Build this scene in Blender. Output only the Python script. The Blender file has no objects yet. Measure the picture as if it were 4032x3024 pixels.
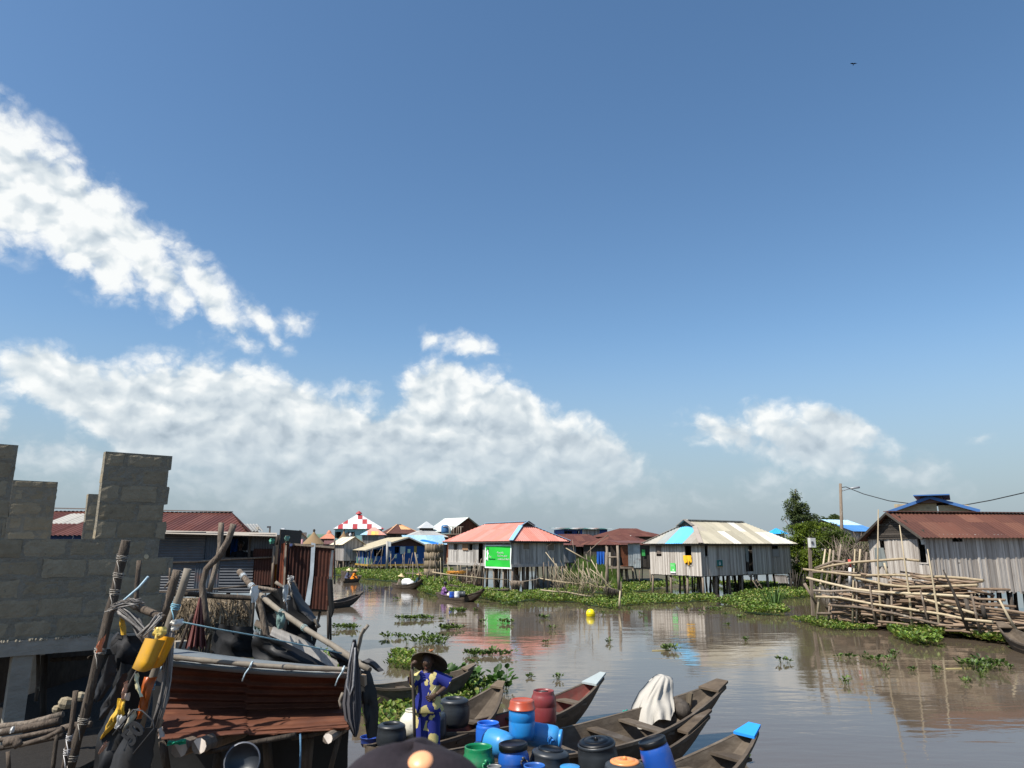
import bpy, math, random
from mathutils import Vector, Matrix, noise as mnoise
V = Vector
rng = random.Random(11)
def R(a, b): return rng.uniform(a, b)
rad = math.radians
scene = bpy.context.scene
col = scene.collection
# ------------------------------------------------------------------ camera
CAMH, PITCH, FPX = 3.2, rad(12.6), 2850.0
cam_d = bpy.data.cameras.new('camera'); cam = bpy.data.objects.new('camera', cam_d); col.objects.link(cam)
cam.location = (0, 0, CAMH); cam.rotation_euler = (rad(90) + PITCH, 0, 0)
cam_d.sensor_width = 36; cam_d.lens = 36 * FPX / 4032; cam_d.clip_end = 8000; cam_d.clip_start = .05
cam_d.dof.use_dof = True; cam_d.dof.focus_distance = 30; cam_d.dof.aperture_fstop = 6.5
scene.camera = cam
CP, SP = math.cos(PITCH), math.sin(PITCH)
def ray(x, y):
    a, b = (x - 2016) / FPX, (1512 - y) / FPX
    return V((a, CP - SP * b, SP + CP * b))
def G(x, y, z=0.0):                     # pixel of the photograph -> point at height z
    d = ray(x, y); t = (z - CAMH) / d.z
    return V((d.x * t, d.y * t, z))
def A(x, y, Y):                         # pixel -> point at distance Y ahead
    d = ray(x, y); t = Y / d.y
    return V((d.x * t, Y, CAMH + d.z * t))
def ZC(p): return p.y * CP + (p.z - CAMH) * SP
def px(p): z = ZC(p); return (2016 + p.x / z * FPX, 1512 - ((p.z - CAMH) * CP - p.y * SP) / z * FPX)
def along(p, d, x):                     # parameter t where p + t*d falls in column x
    k = (x - 2016) / FPX
    # p.x + t d.x = k (zc0 + t*(d.y CP + d.z SP))
    return (k * ZC(p) - p.x) / (d.x - k * (d.y * CP + d.z * SP))
def hd(deg): return V((math.sin(rad(deg)), math.cos(rad(deg)), 0))
Z3 = V((0, 0, 1))
# ------------------------------------------------------------------ objects
def tag(o, label, cat, group=None, kind=None):
    if label: o['label'] = label
    if cat: o['category'] = cat
    if group: o['group'] = group
    if kind: o['kind'] = kind
    return o
def empty(name, loc, label, cat, group=None):
    o = bpy.data.objects.new(name, None); col.objects.link(o); o.location = loc
    o.empty_display_size = .2
    return tag(o, label, cat, group)
def wl(o):
    p = V(o.location)
    while o.parent: o = o.parent; p = p + V(o.location)
    return p
class MB:
    def __init__(s): s.v, s.f, s.c, s.s, s.m = [], [], [], [], []
    def add(s, vs, fs, c=(1, 1, 1), r=None, sm=False, mi=0):
        o = len(s.v); s.v += [tuple(p) for p in vs]
        if r is None: r = rng.random()
        for f in fs:
            s.f.append(tuple(i + o for i in f)); s.c.append((c[0], c[1], c[2], r)); s.s.append(sm); s.m.append(mi)
        return s
    def obox(s, o, ax, ay, az, c=(1, 1, 1), r=None, mi=0):      # box from a corner and three edge vectors
        o = V(o); p = [o, o + ax, o + ax + ay, o + ay]; p += [q + az for q in p]
        f = [(0, 3, 2, 1), (4, 5, 6, 7), (0, 1, 5, 4), (1, 2, 6, 5), (2, 3, 7, 6), (3, 0, 4, 7)]
        if V(ax).cross(V(ay)).dot(V(az)) < 0: f = [tuple(reversed(q)) for q in f]
        return s.add(p, f, c, r, False, mi)
    def cbox(s, ctr, sx, sy, sz, rz=0, **k):
        a, b = V((math.cos(rz), math.sin(rz), 0)) * sx, V((-math.sin(rz), math.cos(rz), 0)) * sy
        return s.obox(V(ctr) - a / 2 - b / 2 - V((0, 0, sz / 2)), a, b, V((0, 0, sz)), **k)
    def bar(s, p0, p1, w, h, up=Z3, **k):
        d = V(p1) - V(p0); sd = d.cross(up)
        if sd.length < 1e-5: sd = d.cross(V((1, 0, 0)))
        sd.normalize(); u = sd.cross(d).normalized()
        return s.obox(V(p0) - sd * w / 2 - u * h / 2, sd * w, d, u * h, **k)
    def tube(s, pts, rr, n=8, c=(1, 1, 1), r=None, mi=0, caps=True, wob=0, sm=True):
        pts = [V(p) for p in pts]
        if not isinstance(rr, (list, tuple)): rr = [rr] * len(pts)
        vs, fs = [], []; prev = None
        for i, p in enumerate(pts):
            t = (pts[min(i + 1, len(pts) - 1)] - pts[max(i - 1, 0)])
            if t.length < 1e-7: t = V((0, 0, 1))
            t.normalize()
            if prev is None: a = t.orthogonal().normalized()
            else:
                a = prev - t * prev.dot(t)
                a = a.normalized() if a.length > 1e-5 else t.orthogonal().normalized()
            prev = a; b = t.cross(a)
            for k in range(n):
                q = 2 * math.pi * k / n; w = rr[i] * (1 + (R(-wob, wob) if wob else 0))
                vs.append(p + a * math.cos(q) * w + b * math.sin(q) * w)
        for i in range(len(pts) - 1):
            for k in range(n):
                k2 = (k + 1) % n
                fs.append((i * n + k, i * n + k2, (i + 1) * n + k2, (i + 1) * n + k))
        if r is None: r = rng.random()
        o = len(s.v); s.add(vs, fs, c, r, sm, mi)
        if caps and n > 2:
            s.add([], [], c)
            L = len(pts) - 1
            for fc in (tuple(o + k for k in reversed(range(n))), tuple(o + L * n + k for k in range(n))):
                s.f.append(fc); s.c.append((c[0], c[1], c[2], r)); s.s.append(False); s.m.append(mi)
        return s
    def lathe(s, base, prof, n=20, axis=Z3, c=(1, 1, 1), r=None, mi=0, sm=True, cx=1.0):
        ax = V(axis).normalized(); a = ax.orthogonal().normalized() if abs(ax.z) < .999 else V((1, 0, 0)); b = ax.cross(a)
        vs, fs = [], []
        for (q, z) in prof:
            for k in range(n):
                t = 2 * math.pi * k / n
                vs.append(V(base) + ax * z + a * math.cos(t) * q * cx + b * math.sin(t) * q)
        for i in range(len(prof) - 1):
            for k in range(n):
                k2 = (k + 1) % n
                fs.append((i * n + k, i * n + k2, (i + 1) * n + k2, (i + 1) * n + k))
        return s.add(vs, fs, c, r, sm, mi)
    def loft(s, rings, c=(1, 1, 1), r=None, mi=0, sm=True, closed=True, caps=False):
        n = len(rings[0]); vs = [p for g in rings for p in g]; fs = []
        for i in range(len(rings) - 1):
            for k in range(n if closed else n - 1):
                k2 = (k + 1) % n
                fs.append((i * n + k, i * n + k2, (i + 1) * n + k2, (i + 1) * n + k))
        if caps: fs.append(tuple(reversed(range(n)))); fs.append(tuple((len(rings) - 1) * n + k for k in range(n)))
        return s.add(vs, fs, c, r, sm, mi)
    def quad(s, a, b, c_, d, **k): return s.add([a, b, c_, d], [(0, 1, 2, 3)], **k)
    def slab(s, pts, off, **k):          # convex polygon with thickness
        pts = [V(p) for p in pts]; n = len(pts); off = V(off)
        return s.add(pts + [p + off for p in pts], [tuple(range(n)), tuple(reversed(range(n, 2 * n)))] +
                     [(i, i + n, (i + 1) % n + n, (i + 1) % n) for i in range(n)], **k)
    def build(s, name, mats, parent=None, loc=None, label=None, cat=None, group=None, kind=None):
        me = bpy.data.meshes.new(name)
        if not isinstance(mats, (list, tuple)): mats = [mats]
        if parent is not None: base = wl(parent)
        elif loc is not None: base = V(loc)
        else:
            xs = [p[0] for p in s.v]; ys = [p[1] for p in s.v]
            base = V(((min(xs) + max(xs)) / 2, (min(ys) + max(ys)) / 2, min(p[2] for p in s.v)))
        me.from_pydata([(p[0] - base.x, p[1] - base.y, p[2] - base.z) for p in s.v], [], s.f)
        me.polygons.foreach_set('use_smooth', s.s); me.polygons.foreach_set('material_index', s.m)
        at = me.attributes.new('tint', 'FLOAT_COLOR', 'FACE')
        at.data.foreach_set('color', [x for c in s.c for x in c])
        for m in mats: me.materials.append(m)
        me.update()
        o = bpy.data.objects.new(name, me); col.objects.link(o)
        if parent is not None: o.parent = parent
        else: o.location = base
        return tag(o, label, cat, group, kind)
def copy_thing(o, loc, rot=None, scale=None):
    c = o.copy(); col.objects.link(c); c.location = loc
    if rot is not None: c.rotation_euler = rot
    if scale is not None: c.scale = scale
    for ch in list(o.children):
        d = ch.copy(); col.objects.link(d); d.parent = c
    return c
# ------------------------------------------------------------------ materials
def nd(nt, t, **k):
    n = nt.nodes.new(t)
    for a, b in k.items(): setattr(n, a, b)
    return n
def newmat(name):
    m = bpy.data.materials.new(name); m.use_nodes = True; nt = m.node_tree
    return m, nt, nt.nodes['Principled BSDF']
def ramp(nt, fac, cols, pos=None):
    r = nd(nt, 'ShaderNodeValToRGB'); e = r.color_ramp.elements
    while len(e) < len(cols): e.new(.5)
    for i, c in enumerate(cols):
        e[i].position = pos[i] if pos else i / max(1, len(cols) - 1); e[i].color = (*c, 1)
    nt.links.new(fac, r.inputs[0]); return r.outputs[0]
def math_(nt, op, a, b=None, c=None, clamp=False):
    n = nd(nt, 'ShaderNodeMath', operation=op, use_clamp=clamp)
    for i, x in enumerate((a, b, c)):
        if x is None: continue
        if isinstance(x, (int, float)): n.inputs[i].default_value = x
        else: nt.links.new(x, n.inputs[i])
    return n.outputs[0]
def mixc(nt, fac, a, b, mode='MIX'):
    n = nd(nt, 'ShaderNodeMix', data_type='RGBA', blend_type=mode)
    for i, x in ((0, fac), (6, a), (7, b)):
        if isinstance(x, (int, float)): n.inputs[i].default_value = x
        elif isinstance(x, tuple): n.inputs[i].default_value = (*x, 1)
        else: nt.links.new(x, n.inputs[i])
    return n.outputs[2]
def nz(nt, vec, scale, detail=5, rough=.6, dist=0.0):
    n = nd(nt, 'ShaderNodeTexNoise'); n.inputs['Scale'].default_value = scale; n.inputs['Detail'].default_value = detail
    n.inputs['Roughness'].default_value = rough; n.inputs['Distortion'].default_value = dist
    nt.links.new(vec, n.inputs['Vector']); return n.outputs[0]
def mapping(nt, src, scale=(1, 1, 1), loc=(0, 0, 0), rot=(0, 0, 0), typ='POINT'):
    m = nd(nt, 'ShaderNodeMapping', vector_type=typ)
    m.inputs['Scale'].default_value = scale; m.inputs['Location'].default_value = loc; m.inputs['Rotation'].default_value = rot
    nt.links.new(src, m.inputs['Vector']); return m.outputs[0]
def M(name, cols, scale=8, st=(1, 1, 1), rnd=.5, rough=.8, bump=.4, bscale=None, stains=(), metal=0.0, spec=.4, detail=6, dist=.02, trans=0.0, tintv=0.0):
    m, nt, b = newmat(name); L = nt.links.new
    tc = nd(nt, 'ShaderNodeTexCoord').outputs['Object']
    at = nd(nt, 'ShaderNodeAttribute', attribute_name='tint')
    # every piece gets its own patch of the pattern
    off = nd(nt, 'ShaderNodeVectorMath', operation='MULTIPLY_ADD'); 
    comb = nd(nt, 'ShaderNodeCombineXYZ')
    for i in range(3): L(at.outputs['Alpha'], comb.inputs[i])
    L(comb.outputs[0], off.inputs[0]); off.inputs[1].default_value = (37, 53, 71); L(tc, off.inputs[2])
    vec = mapping(nt, off.outputs[0], st)
    n1 = nz(nt, vec, scale, detail)
    f = math_(nt, 'MULTIPLY_ADD', math_(nt, 'SUBTRACT', n1, .5), 1.5 * (1 - rnd * .5), .5)
    f = math_(nt, 'ADD', f, math_(nt, 'MULTIPLY', math_(nt, 'SUBTRACT', at.outputs['Alpha'], .5), rnd), clamp=True)
    c = ramp(nt, f, cols)
    c = mixc(nt, 1.0, c, at.outputs['Color'], 'MULTIPLY')
    for (sc, lo, hi, ss, amt) in stains:
        sv = mapping(nt, off.outputs[0], st if ss < 0 else (1, 1, 1))
        n2 = nz(nt, sv, abs(ss), 6, .65)
        mr = nd(nt, 'ShaderNodeMapRange'); L(n2, mr.inputs[0]); mr.inputs[1].default_value = lo; mr.inputs[2].default_value = hi
        mr.inputs[4].default_value = amt
        c = mixc(nt, mr.outputs[0], c, sc)
    L(c, b.inputs['Base Color']); b.inputs['Roughness'].default_value = rough; b.inputs['Metallic'].default_value = metal
    b.inputs['Specular IOR Level'].default_value = spec
    if bump:
        bp = nd(nt, 'ShaderNodeBump'); bp.inputs['Strength'].default_value = bump; bp.inputs['Distance'].default_value = dist
        n3 = n1 if bscale is None else nz(nt, vec, bscale, 6)
        L(n3, bp.inputs['Height']); L(bp.outputs[0], b.inputs['Normal'])
    if trans:
        tr = nd(nt, 'ShaderNodeBsdfTranslucent'); L(c, tr.inputs[0]); mx = nd(nt, 'ShaderNodeMixShader'); mx.inputs[0].default_value = trans
        L(b.outputs[0], mx.inputs[1]); L(tr.outputs[0], mx.inputs[2]); L(mx.outputs[0], nt.nodes['Material Output'].inputs[0])
    return m
mt = {}
mt['board'] = M('weathered_board', [(.17, .155, .138), (.36, .335, .305), (.58, .545, .5)], 3, (5, 5, .5), .7, .85, .4, stains=[((.10, .07, .05), .6, .8, 1.3, .5)])
mt['slat'] = M('palm_stalk', [(.22, .185, .155), (.43, .385, .335), (.64, .59, .525)], 3, (5, 5, .35), .75, .85, .4, stains=[((.12, .085, .065), .58, .8, .9, .55)])
mt['npole'] = M('rough_bark_pole', [(.045, .033, .024), (.13, .1, .075), (.3, .25, .195)], 9, (2.2, 2.2, .28), .45, .9, 1.0, bscale=16, dist=.03, detail=8, stains=[((.36, .32, .26), .58, .7, 7, .55), ((.03, .022, .017), .56, .7, 4, .6)])
mt['ndark'] = M('rough_dark_pole', [(.015, .011, .008), (.05, .038, .028), (.13, .105, .082)], 9, (2.2, 2.2, .28), .4, .9, 1.0, bscale=16, dist=.03, detail=8, stains=[((.19, .165, .135), .6, .72, 6, .5)])
mt['pole'] = M('bare_wood', [(.1, .075, .055), (.2, .155, .115), (.34, .28, .215)], 5, (4, 4, .8), .6, .85, .6, stains=[((.42, .38, .32), .58, .72, 2.5, .5)])
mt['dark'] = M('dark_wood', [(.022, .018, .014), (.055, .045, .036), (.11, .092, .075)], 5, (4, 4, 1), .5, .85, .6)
mt['log'] = M('log_bark', [(.09, .058, .036), (.19, .13, .085), (.31, .225, .155)], 4, (2, 2, 2), .8, .85, .6, stains=[((.4, .33, .25), .6, .75, 3, .5)])
mt['bamboo'] = M('bamboo', [(.27, .205, .125), (.41, .33, .21), (.53, .445, .305)], 3, (3, 3, .6), .6, .6, .2, stains=[((.17, .13, .09), .58, .75, 2, .55)])
mt['hull'] = M('boat_planks', [(.034, .025, .017), (.088, .067, .047), (.17, .138, .102)], 3.5, (1.2, 1.2, 2.2), .45, .8, .6, stains=[((.26, .23, .195), .58, .76, 2.2, .5), ((.03, .026, .022), .56, .72, 1.1, .6)])
mt['rust'] = M('rusty_iron', [(.05, .015, .008), (.125, .038, .016), (.23, .082, .036)], 5, (1, 1, 1), .5, .8, .3, stains=[((.05, .02, .014), .55, .75, 1.2, .6), ((.34, .15, .07), .62, .78, 4, .4)])
mt['sheet'] = M('painted_iron_sheet', [(.72, .72, .72), (.9, .9, .9), (1, 1, 1)], 2.5, (1, 1, 1), .45, .6, .1, stains=[((.2, .16, .12), .6, .85, 2.2, .35)])
mt['zinc'] = M('old_zinc', [(.16, .17, .175), (.27, .285, .29), (.42, .43, .43)], 2.5, (1, 1, 1), .4, .55, .15, stains=[((.16, .065, .03), .58, .72, 1.4, .8), ((.06, .05, .045), .6, .8, 4, .5)])
mt['paint'] = M('painted_board', [(.75, .75, .75), (.9, .9, .9), (1, 1, 1)], 3, (2, 2, .6), .5, .7, .15, stains=[((.14, .12, .1), .64, .85, 1.8, .4)])
mt['cloth'] = M('cotton_cloth', [(.82, .82, .82), (.95, .95, .95), (1, 1, 1)], 5, (1, 1, 1), .2, .95, .15, stains=[((.3, .25, .19), .62, .85, 3, .3)], spec=.2)
mt['plastic'] = M('hard_plastic', [(.85, .85, .85), (.95, .95, .95), (1, 1, 1)], 3, (1, 1, 1), .15, .36, .04, stains=[((.22, .2, .165), .5, .8, 2.5, .38), ((.1, .09, .07), .58, .72, 9, .4)], spec=.5)
mt['rubber'] = M('black_plastic', [(.008, .008, .008), (.018, .018, .019), (.038, .037, .036)], 3, (1, 1, 1), .5, .55, .3, stains=[((.17, .155, .135), .6, .85, 2.5, .35)], spec=.4)
mt['pot'] = M('worn_black_plastic', [(.012, .013, .014), (.022, .024, .026), (.04, .042, .044)], 4, (1, 1, 3), .4, .42, .1, stains=[((.12, .115, .105), .58, .85, 3, .3)], spec=.5)
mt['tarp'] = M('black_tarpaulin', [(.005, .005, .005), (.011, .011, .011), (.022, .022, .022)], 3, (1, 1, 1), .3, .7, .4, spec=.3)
mt['straw'] = M('dry_straw', [(.1, .075, .05), (.21, .165, .11), (.34, .275, .19)], 9, (3, 3, .6), .7, .95, .5)
mt['thatch'] = M('brown_thatch', [(.12, .075, .035), (.22, .145, .075), (.32, .23, .13)], 6, (4, 4, 1), .5, .95, .6)
mt['block'] = M('sand_cement_block', [(.21, .172, .112), (.285, .238, .162), (.35, .3, .212)], 9, (1, 1, 1), .45, .95, .8, bscale=22, dist=.02, stains=[((.2, .178, .14), .56, .75, 3, .45), ((.38, .345, .275), .62, .78, 6, .35), ((.09, .08, .065), .64, .7, 16, .6)], spec=.2)
mt['mortar'] = M('grey_mortar', [(.18, .158, .115), (.235, .21, .16), (.3, .272, .215)], 12, (1, 1, 1), .2, .95, 1.0, bscale=20, dist=.03, spec=.2)
mt['conc'] = M('raw_concrete', [(.22, .195, .155), (.3, .27, .22), (.38, .345, .29)], 5, (1, 1, 2), .3, .9, .6, bscale=16, stains=[((.1, .095, .085), .58, .75, 1.4, .5)], spec=.3)
mt['rope'] = M('twine', [(.6, .6, .6), (.85, .85, .85), (1, 1, 1)], 30, (1, 1, 1), .3, .9, .3)
mt['leaf'] = M('leaf', [(.55, .55, .5), (.9, .9, .85), (1.25, 1.2, .95)], 3, (1, 1, 1), .9, .5, 0, trans=.38, spec=.4)
mt['skin'] = M('dark_skin', [(.05, .029, .019), (.075, .043, .028), (.095, .056, .037)], 6, (1, 1, 1), .1, .5, .05, spec=.4)
mt['metal'] = M('grey_metal', [(.24, .25, .26), (.36, .37, .38), (.5, .5, .5)], 4, (1, 1, 1), .3, .45, .05, metal=.3)
mt['void'] = M('near_black', [(.006, .006, .006), (.01, .01, .01), (.014, .014, .014)], 3, (1, 1, 1), .2, .9, 0, spec=.1)  # one even near black, worn by the bird
# ------------------------------------------------------------------ light, sky with clouds
SUN_EL = 54; SH = V((-.80, -.60, 0)).normalized()       # direction towards the sun: behind the viewer's shoulder
sd = bpy.data.lights.new('sun', 'SUN'); sd.energy = 4.6; sd.angle = rad(.53); sd.color = (1, .95, .87)
sun = bpy.data.objects.new('sun', sd); col.objects.link(sun); sun.location = (-30, -20, 60)
sdir = V((SH.x * math.cos(rad(SUN_EL)), SH.y * math.cos(rad(SUN_EL)), math.sin(rad(SUN_EL))))
sun.rotation_euler = sdir.to_track_quat('Z', 'Y').to_euler()
w = bpy.data.worlds.new('World'); scene.world = w; w.use_nodes = True; nt = w.node_tree; L = nt.links.new
sky = nd(nt, 'ShaderNodeTexSky', sky_type='NISHITA'); sky.sun_disc = False; sky.sun_elevation = rad(SUN_EL)
sky.sun_rotation = math.atan2(SH.x, SH.y); sky.air_density = 1.0; sky.dust_density = .7; sky.ozone_density = 1.3; sky.altitude = 0
bg = nt.nodes['Background']; bg.inputs[1].default_value = .11
g = nd(nt, 'ShaderNodeTexCoord').outputs['Generated']
sx = nd(nt, 'ShaderNodeSeparateXYZ'); L(g, sx.inputs[0])
az = math_(nt, 'MULTIPLY', math_(nt, 'ARCTAN2', sx.outputs[0], sx.outputs[1]), 57.2958)
el = math_(nt, 'MULTIPLY', math_(nt, 'ARCSINE', sx.outputs[2]), 57.2958)
ae = nd(nt, 'ShaderNodeCombineXYZ'); L(az, ae.inputs[0]); L(el, ae.inputs[1]); P = ae.outputs[0]
def azel(x, y):
    d = ray(x, y).normalized(); return math.degrees(math.atan2(d.x, d.y)), math.degrees(math.asin(d.z))
def warp(src, sc, amt, seed):
    n = nd(nt, 'ShaderNodeTexNoise'); n.inputs['Scale'].default_value = sc; n.inputs['Detail'].default_value = 7; n.inputs['Roughness'].default_value = .62
    L(mapping(nt, src, loc=(seed, seed * 1.7, 0)), n.inputs['Vector'])
    s = nd(nt, 'ShaderNodeVectorMath', operation='SUBTRACT'); L(n.outputs['Color'], s.inputs[0]); s.inputs[1].default_value = (.5, .5, .5)
    m = nd(nt, 'ShaderNodeVectorMath', operation='MULTIPLY_ADD'); L(s.outputs[0], m.inputs[0]); m.inputs[1].default_value = (amt, amt, 0); L(src, m.inputs[2])
    return m.outputs[0]
# cloud masses: centre x, y and half sizes in photo pixels, tilt, weight
CL = [(-60, 700, 270, 200, 25, .84), (230, 810, 360, 155, 40, .78), (540, 980, 340, 115, 42, .64), (810, 1140, 290, 88, 45, .53), (1030, 1270, 180, 52, 40, .42), (640, 1150, 160, 40, 15, .3), (1160, 1270, 110, 70, -20, .35),
      (250, 1500, 200, 110, 12, .85), (-60, 1650, 120, 80, 10, .5),
      (700, 1665, 380, 170, 18, 1.0), (1000, 1690, 480, 210, 15, 1.1), (1330, 1750, 420, 180, 10, 1.0), (1760, 1590, 190, 150, 35, 1.0), (2010, 1720, 420, 175, 28, 1.05), (2250, 1770, 330, 140, 28, .8), (1650, 1760, 520, 150, 0, .95), (1200, 1900, 1000, 150, 2, .55), (2100, 1910, 700, 140, 8, .5), (420, 1830, 400, 110, 5, .45), (2500, 1880, 240, 70, 25, .4),
      (1850, 1380, 150, 70, 15, .5), (1690, 1340, 75, 45, 40, .4), (1420, 1530, 130, 50, 0, .4), (1900, 1440, 160, 50, 20, .3),
      (2880, 1700, 230, 90, 10, .5), (3200, 1740, 300, 130, 18, .65), (3300, 1690, 170, 70, 25, .75), (3560, 1860, 250, 120, 30, .4), (3150, 1900, 330, 110, 0, .4), (2750, 1960, 250, 90, 0, .3), (3880, 1720, 90, 35, 5, .3), (2650, 1900, 300, 60, 20, .25)]
DEG = 57.2958 / FPX
def density(src):
    acc = None
    for (x, y, a, b, t, wt) in CL:
        ca, ce = azel(x, y); k = math.cos(rad(ce))
        v = mapping(nt, src, (a * DEG / k * 1.42, b * DEG * 1.42, 1), (ca, ce, 0), (0, 0, -rad(t)), 'TEXTURE')
        gr = nd(nt, 'ShaderNodeTexGradient', gradient_type='SPHERICAL'); L(v, gr.inputs[0])
        q = math_(nt, 'MULTIPLY', gr.outputs['Fac'], wt * 1.75)
        acc = q if acc is None else math_(nt, 'SMOOTH_MAX', acc, q, .12)
    return acc
pw = warp(P, .2, 2.6, 3.1)
mask = density(pw)
def puff(ox, oy, dt=8):
    v = mapping(nt, pw, (.34, .46, 1), (5 + ox, 2 + oy, 0)); f = nz(nt, v, 1.0, dt, .54, .1)
    vo = nd(nt, 'ShaderNodeTexVoronoi', feature='SMOOTH_F1', voronoi_dimensions='2D'); vo.inputs['Scale'].default_value = 1.5; vo.inputs['Detail'].default_value = dt / 2; vo.inputs['Roughness'].default_value = .55; vo.inputs['Smoothness'].default_value = .35; L(v, vo.inputs['Vector'])
    b = math_(nt, 'SUBTRACT', .95, vo.outputs['Distance'])
    return math_(nt, 'ADD', math_(nt, 'MULTIPLY', f, .75), math_(nt, 'MULTIPLY', b, .27))
big = puff(0, 0)
big3 = puff(0, 0, 3); big2 = puff(.34 * .7, -.46 * 1.0, 3)   # the same field a step towards the sun
gate = math_(nt, 'MULTIPLY', mask, 2.2, clamp=True)
d0 = math_(nt, 'ADD', mask, math_(nt, 'MULTIPLY', math_(nt, 'MULTIPLY', math_(nt, 'SUBTRACT', big, .47), 1.15), gate))
cov = nd(nt, 'ShaderNodeMapRange', interpolation_type='SMOOTHSTEP'); L(d0, cov.inputs[0]); cov.inputs[1].default_value = .17; cov.inputs[2].default_value = .72
# lit side: field falls off towards the sun
lit = math_(nt, 'MULTIPLY_ADD', math_(nt, 'SUBTRACT', big3, big2), 1.9, .86)
lit = math_(nt, 'SUBTRACT', lit, math_(nt, 'MULTIPLY', math_(nt, 'SUBTRACT', mask, .9), .28))
low = nd(nt, 'ShaderNodeMapRange'); L(el, low.inputs[0]); low.inputs[1].default_value = 4; low.inputs[2].default_value = 15
lit = math_(nt, 'MULTIPLY', lit, math_(nt, 'MULTIPLY_ADD', low.outputs[0], .6, .4), clamp=True)
ccol = ramp(nt, lit, [(2.5, 3.0, 3.45), (3.5, 4.0, 4.4), (4.7, 5.1, 5.3), (6.3, 6.4, 6.3)], [0, .3, .62, .95])
hs = nd(nt, 'ShaderNodeHueSaturation'); hs.inputs['Hue'].default_value = .497; hs.inputs['Saturation'].default_value = 1.16; hs.inputs['Value'].default_value = .95
L(sky.outputs[0], hs.inputs['Color'])
hz = nd(nt, 'ShaderNodeMapRange', interpolation_type='SMOOTHSTEP'); L(el, hz.inputs[0]); hz.inputs[1].default_value = 17; hz.inputs[2].default_value = -1; hz.inputs[4].default_value = .96
base = mixc(nt, hz.outputs[0], hs.outputs[0], (2.12, 2.66, 3.12))
hb = nd(nt, 'ShaderNodeMapRange', interpolation_type='SMOOTHSTEP'); L(el, hb.inputs[0]); hb.inputs[1].default_value = .5; hb.inputs[2].default_value = 8.5; hb.inputs[3].default_value = .12; hb.inputs[4].default_value = .95
fin = mixc(nt, math_(nt, 'MULTIPLY', cov.outputs[0], hb.outputs[0]), base, ccol)
L(fin, bg.inputs[0])
w.cycles.sampling_method = 'MANUAL'; w.cycles.sample_map_resolution = 512
scene.view_settings.view_transform = 'Standard'; scene.view_settings.look = 'None'; scene.view_settings.exposure = .53; scene.view_settings.gamma = 1
scene.view_settings.use_curve_mapping = False
scene.cycles.max_bounces = 5; scene.cycles.diffuse_bounces = 3; scene.cycles.glossy_bounces = 3; scene.cycles.transmission_bounces = 2; scene.cycles.caustics_reflective = False; scene.cycles.caustics_refractive = False
scene.cycles.use_denoising = True
# ------------------------------------------------------------------ lagoon
def water_mat():
    m, nt, b = newmat('lagoon_water'); L = nt.links.new
    tc = nd(nt, 'ShaderNodeTexCoord').outputs['Object']
    n0 = nz(nt, mapping(nt, tc, (.05, .09, 1)), 1, 4)
    c = ramp(nt, n0, [(.088, .066, .045), (.118, .092, .065)])
    L(c, b.inputs['Base Color']); b.inputs['Roughness'].default_value = .05; b.inputs['IOR'].default_value = 1.333
    r1 = nz(nt, mapping(nt, tc, (1.3, 3.4, 1), rot=(0, 0, rad(-12))), 1.0, 3, .5, .3)
    r2 = nz(nt, mapping(nt, tc, (.28, .9, 1), rot=(0, 0, rad(9))), 1.0, 2, .5, .2)
    r3 = nz(nt, mapping(nt, tc, (.045, .10, 1)), 1.0, 3, .5)               # patches of breeze
    br = nd(nt, 'ShaderNodeMapRange'); L(r3, br.inputs[0]); br.inputs[1].default_value = .35; br.inputs[2].default_value = .7; br.inputs[3].default_value = .25; br.inputs[4].default_value = 1.3
    h = math_(nt, 'ADD', math_(nt, 'MULTIPLY', math_(nt, 'MULTIPLY', r1, br.outputs[0]), .0055), math_(nt, 'MULTIPLY', r2, .009))
    bp = nd(nt, 'ShaderNodeBump'); bp.inputs['Strength'].default_value = 1; bp.inputs['Distance'].default_value = 1; L(h, bp.inputs['Height']); L(bp.outputs[0], b.inputs['Normal'])
    return m
mb = MB(); S = 3500
mb.quad((-S, -S, 0), (S, -S, 0), (S, S, 0), (-S, S, 0))
mb.build('water', water_mat(), loc=(0, 0, 0), kind='structure', label='brown lagoon water with soft ripples', cat='water')
# ------------------------------------------------------------------ building helpers
class HF:                                # local frame: u along the wall running away to one side, v along the other
    def __init__(s, C, au, av, Lu, Lv): s.C = V((C[0], C[1], 0)); s.du = hd(au); s.dv = hd(av); s.Lu = Lu; s.Lv = Lv
    def p(s, u, v, z): return s.C + s.du * u + s.dv * v + Z3 * z
def slat_wall(mb, p0, p1, z0, z1, w=.11, ops=(), th=.03, jit=.012, rag=.03, top=None, out=None, c=(1, 1, 1), cvar=0.0):
    p0 = V(p0); p1 = V(p1); d = p1 - p0; ln = d.length; d.normalize()
    out = V(out) if out is not None else V((d.y, -d.x, 0))
    s = 0.0
    while s < ln - .005:
        ww = min(w * R(.75, 1.3), ln - s); r = rng.random(); k = 1 + R(-cvar, cvar); cc = (c[0] * k, c[1] * k, c[2] * k)
        za, zb = z0 - abs(R(0, rag)), (top(s + ww / 2) if top else z1)
        seg = [(za, zb)]
        for (s0, s1, a, b) in ops:
            if s + ww / 2 > s0 and s + ww / 2 < s1:
                ns = []
                for (x, y) in seg:
                    if a > x: ns.append((x, min(a, y)))
                    if b < y: ns.append((max(b, x), y))
                seg = ns
        j = R(-jit, jit)
        for (x, y) in seg:
            if y - x > .02: mb.obox(p0 + d * s + out * j + Z3 * (x - p0.z), d * ww * .97, -out * th, Z3 * (y - x), c=cc, r=r)
        s += ww
    return mb
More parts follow.
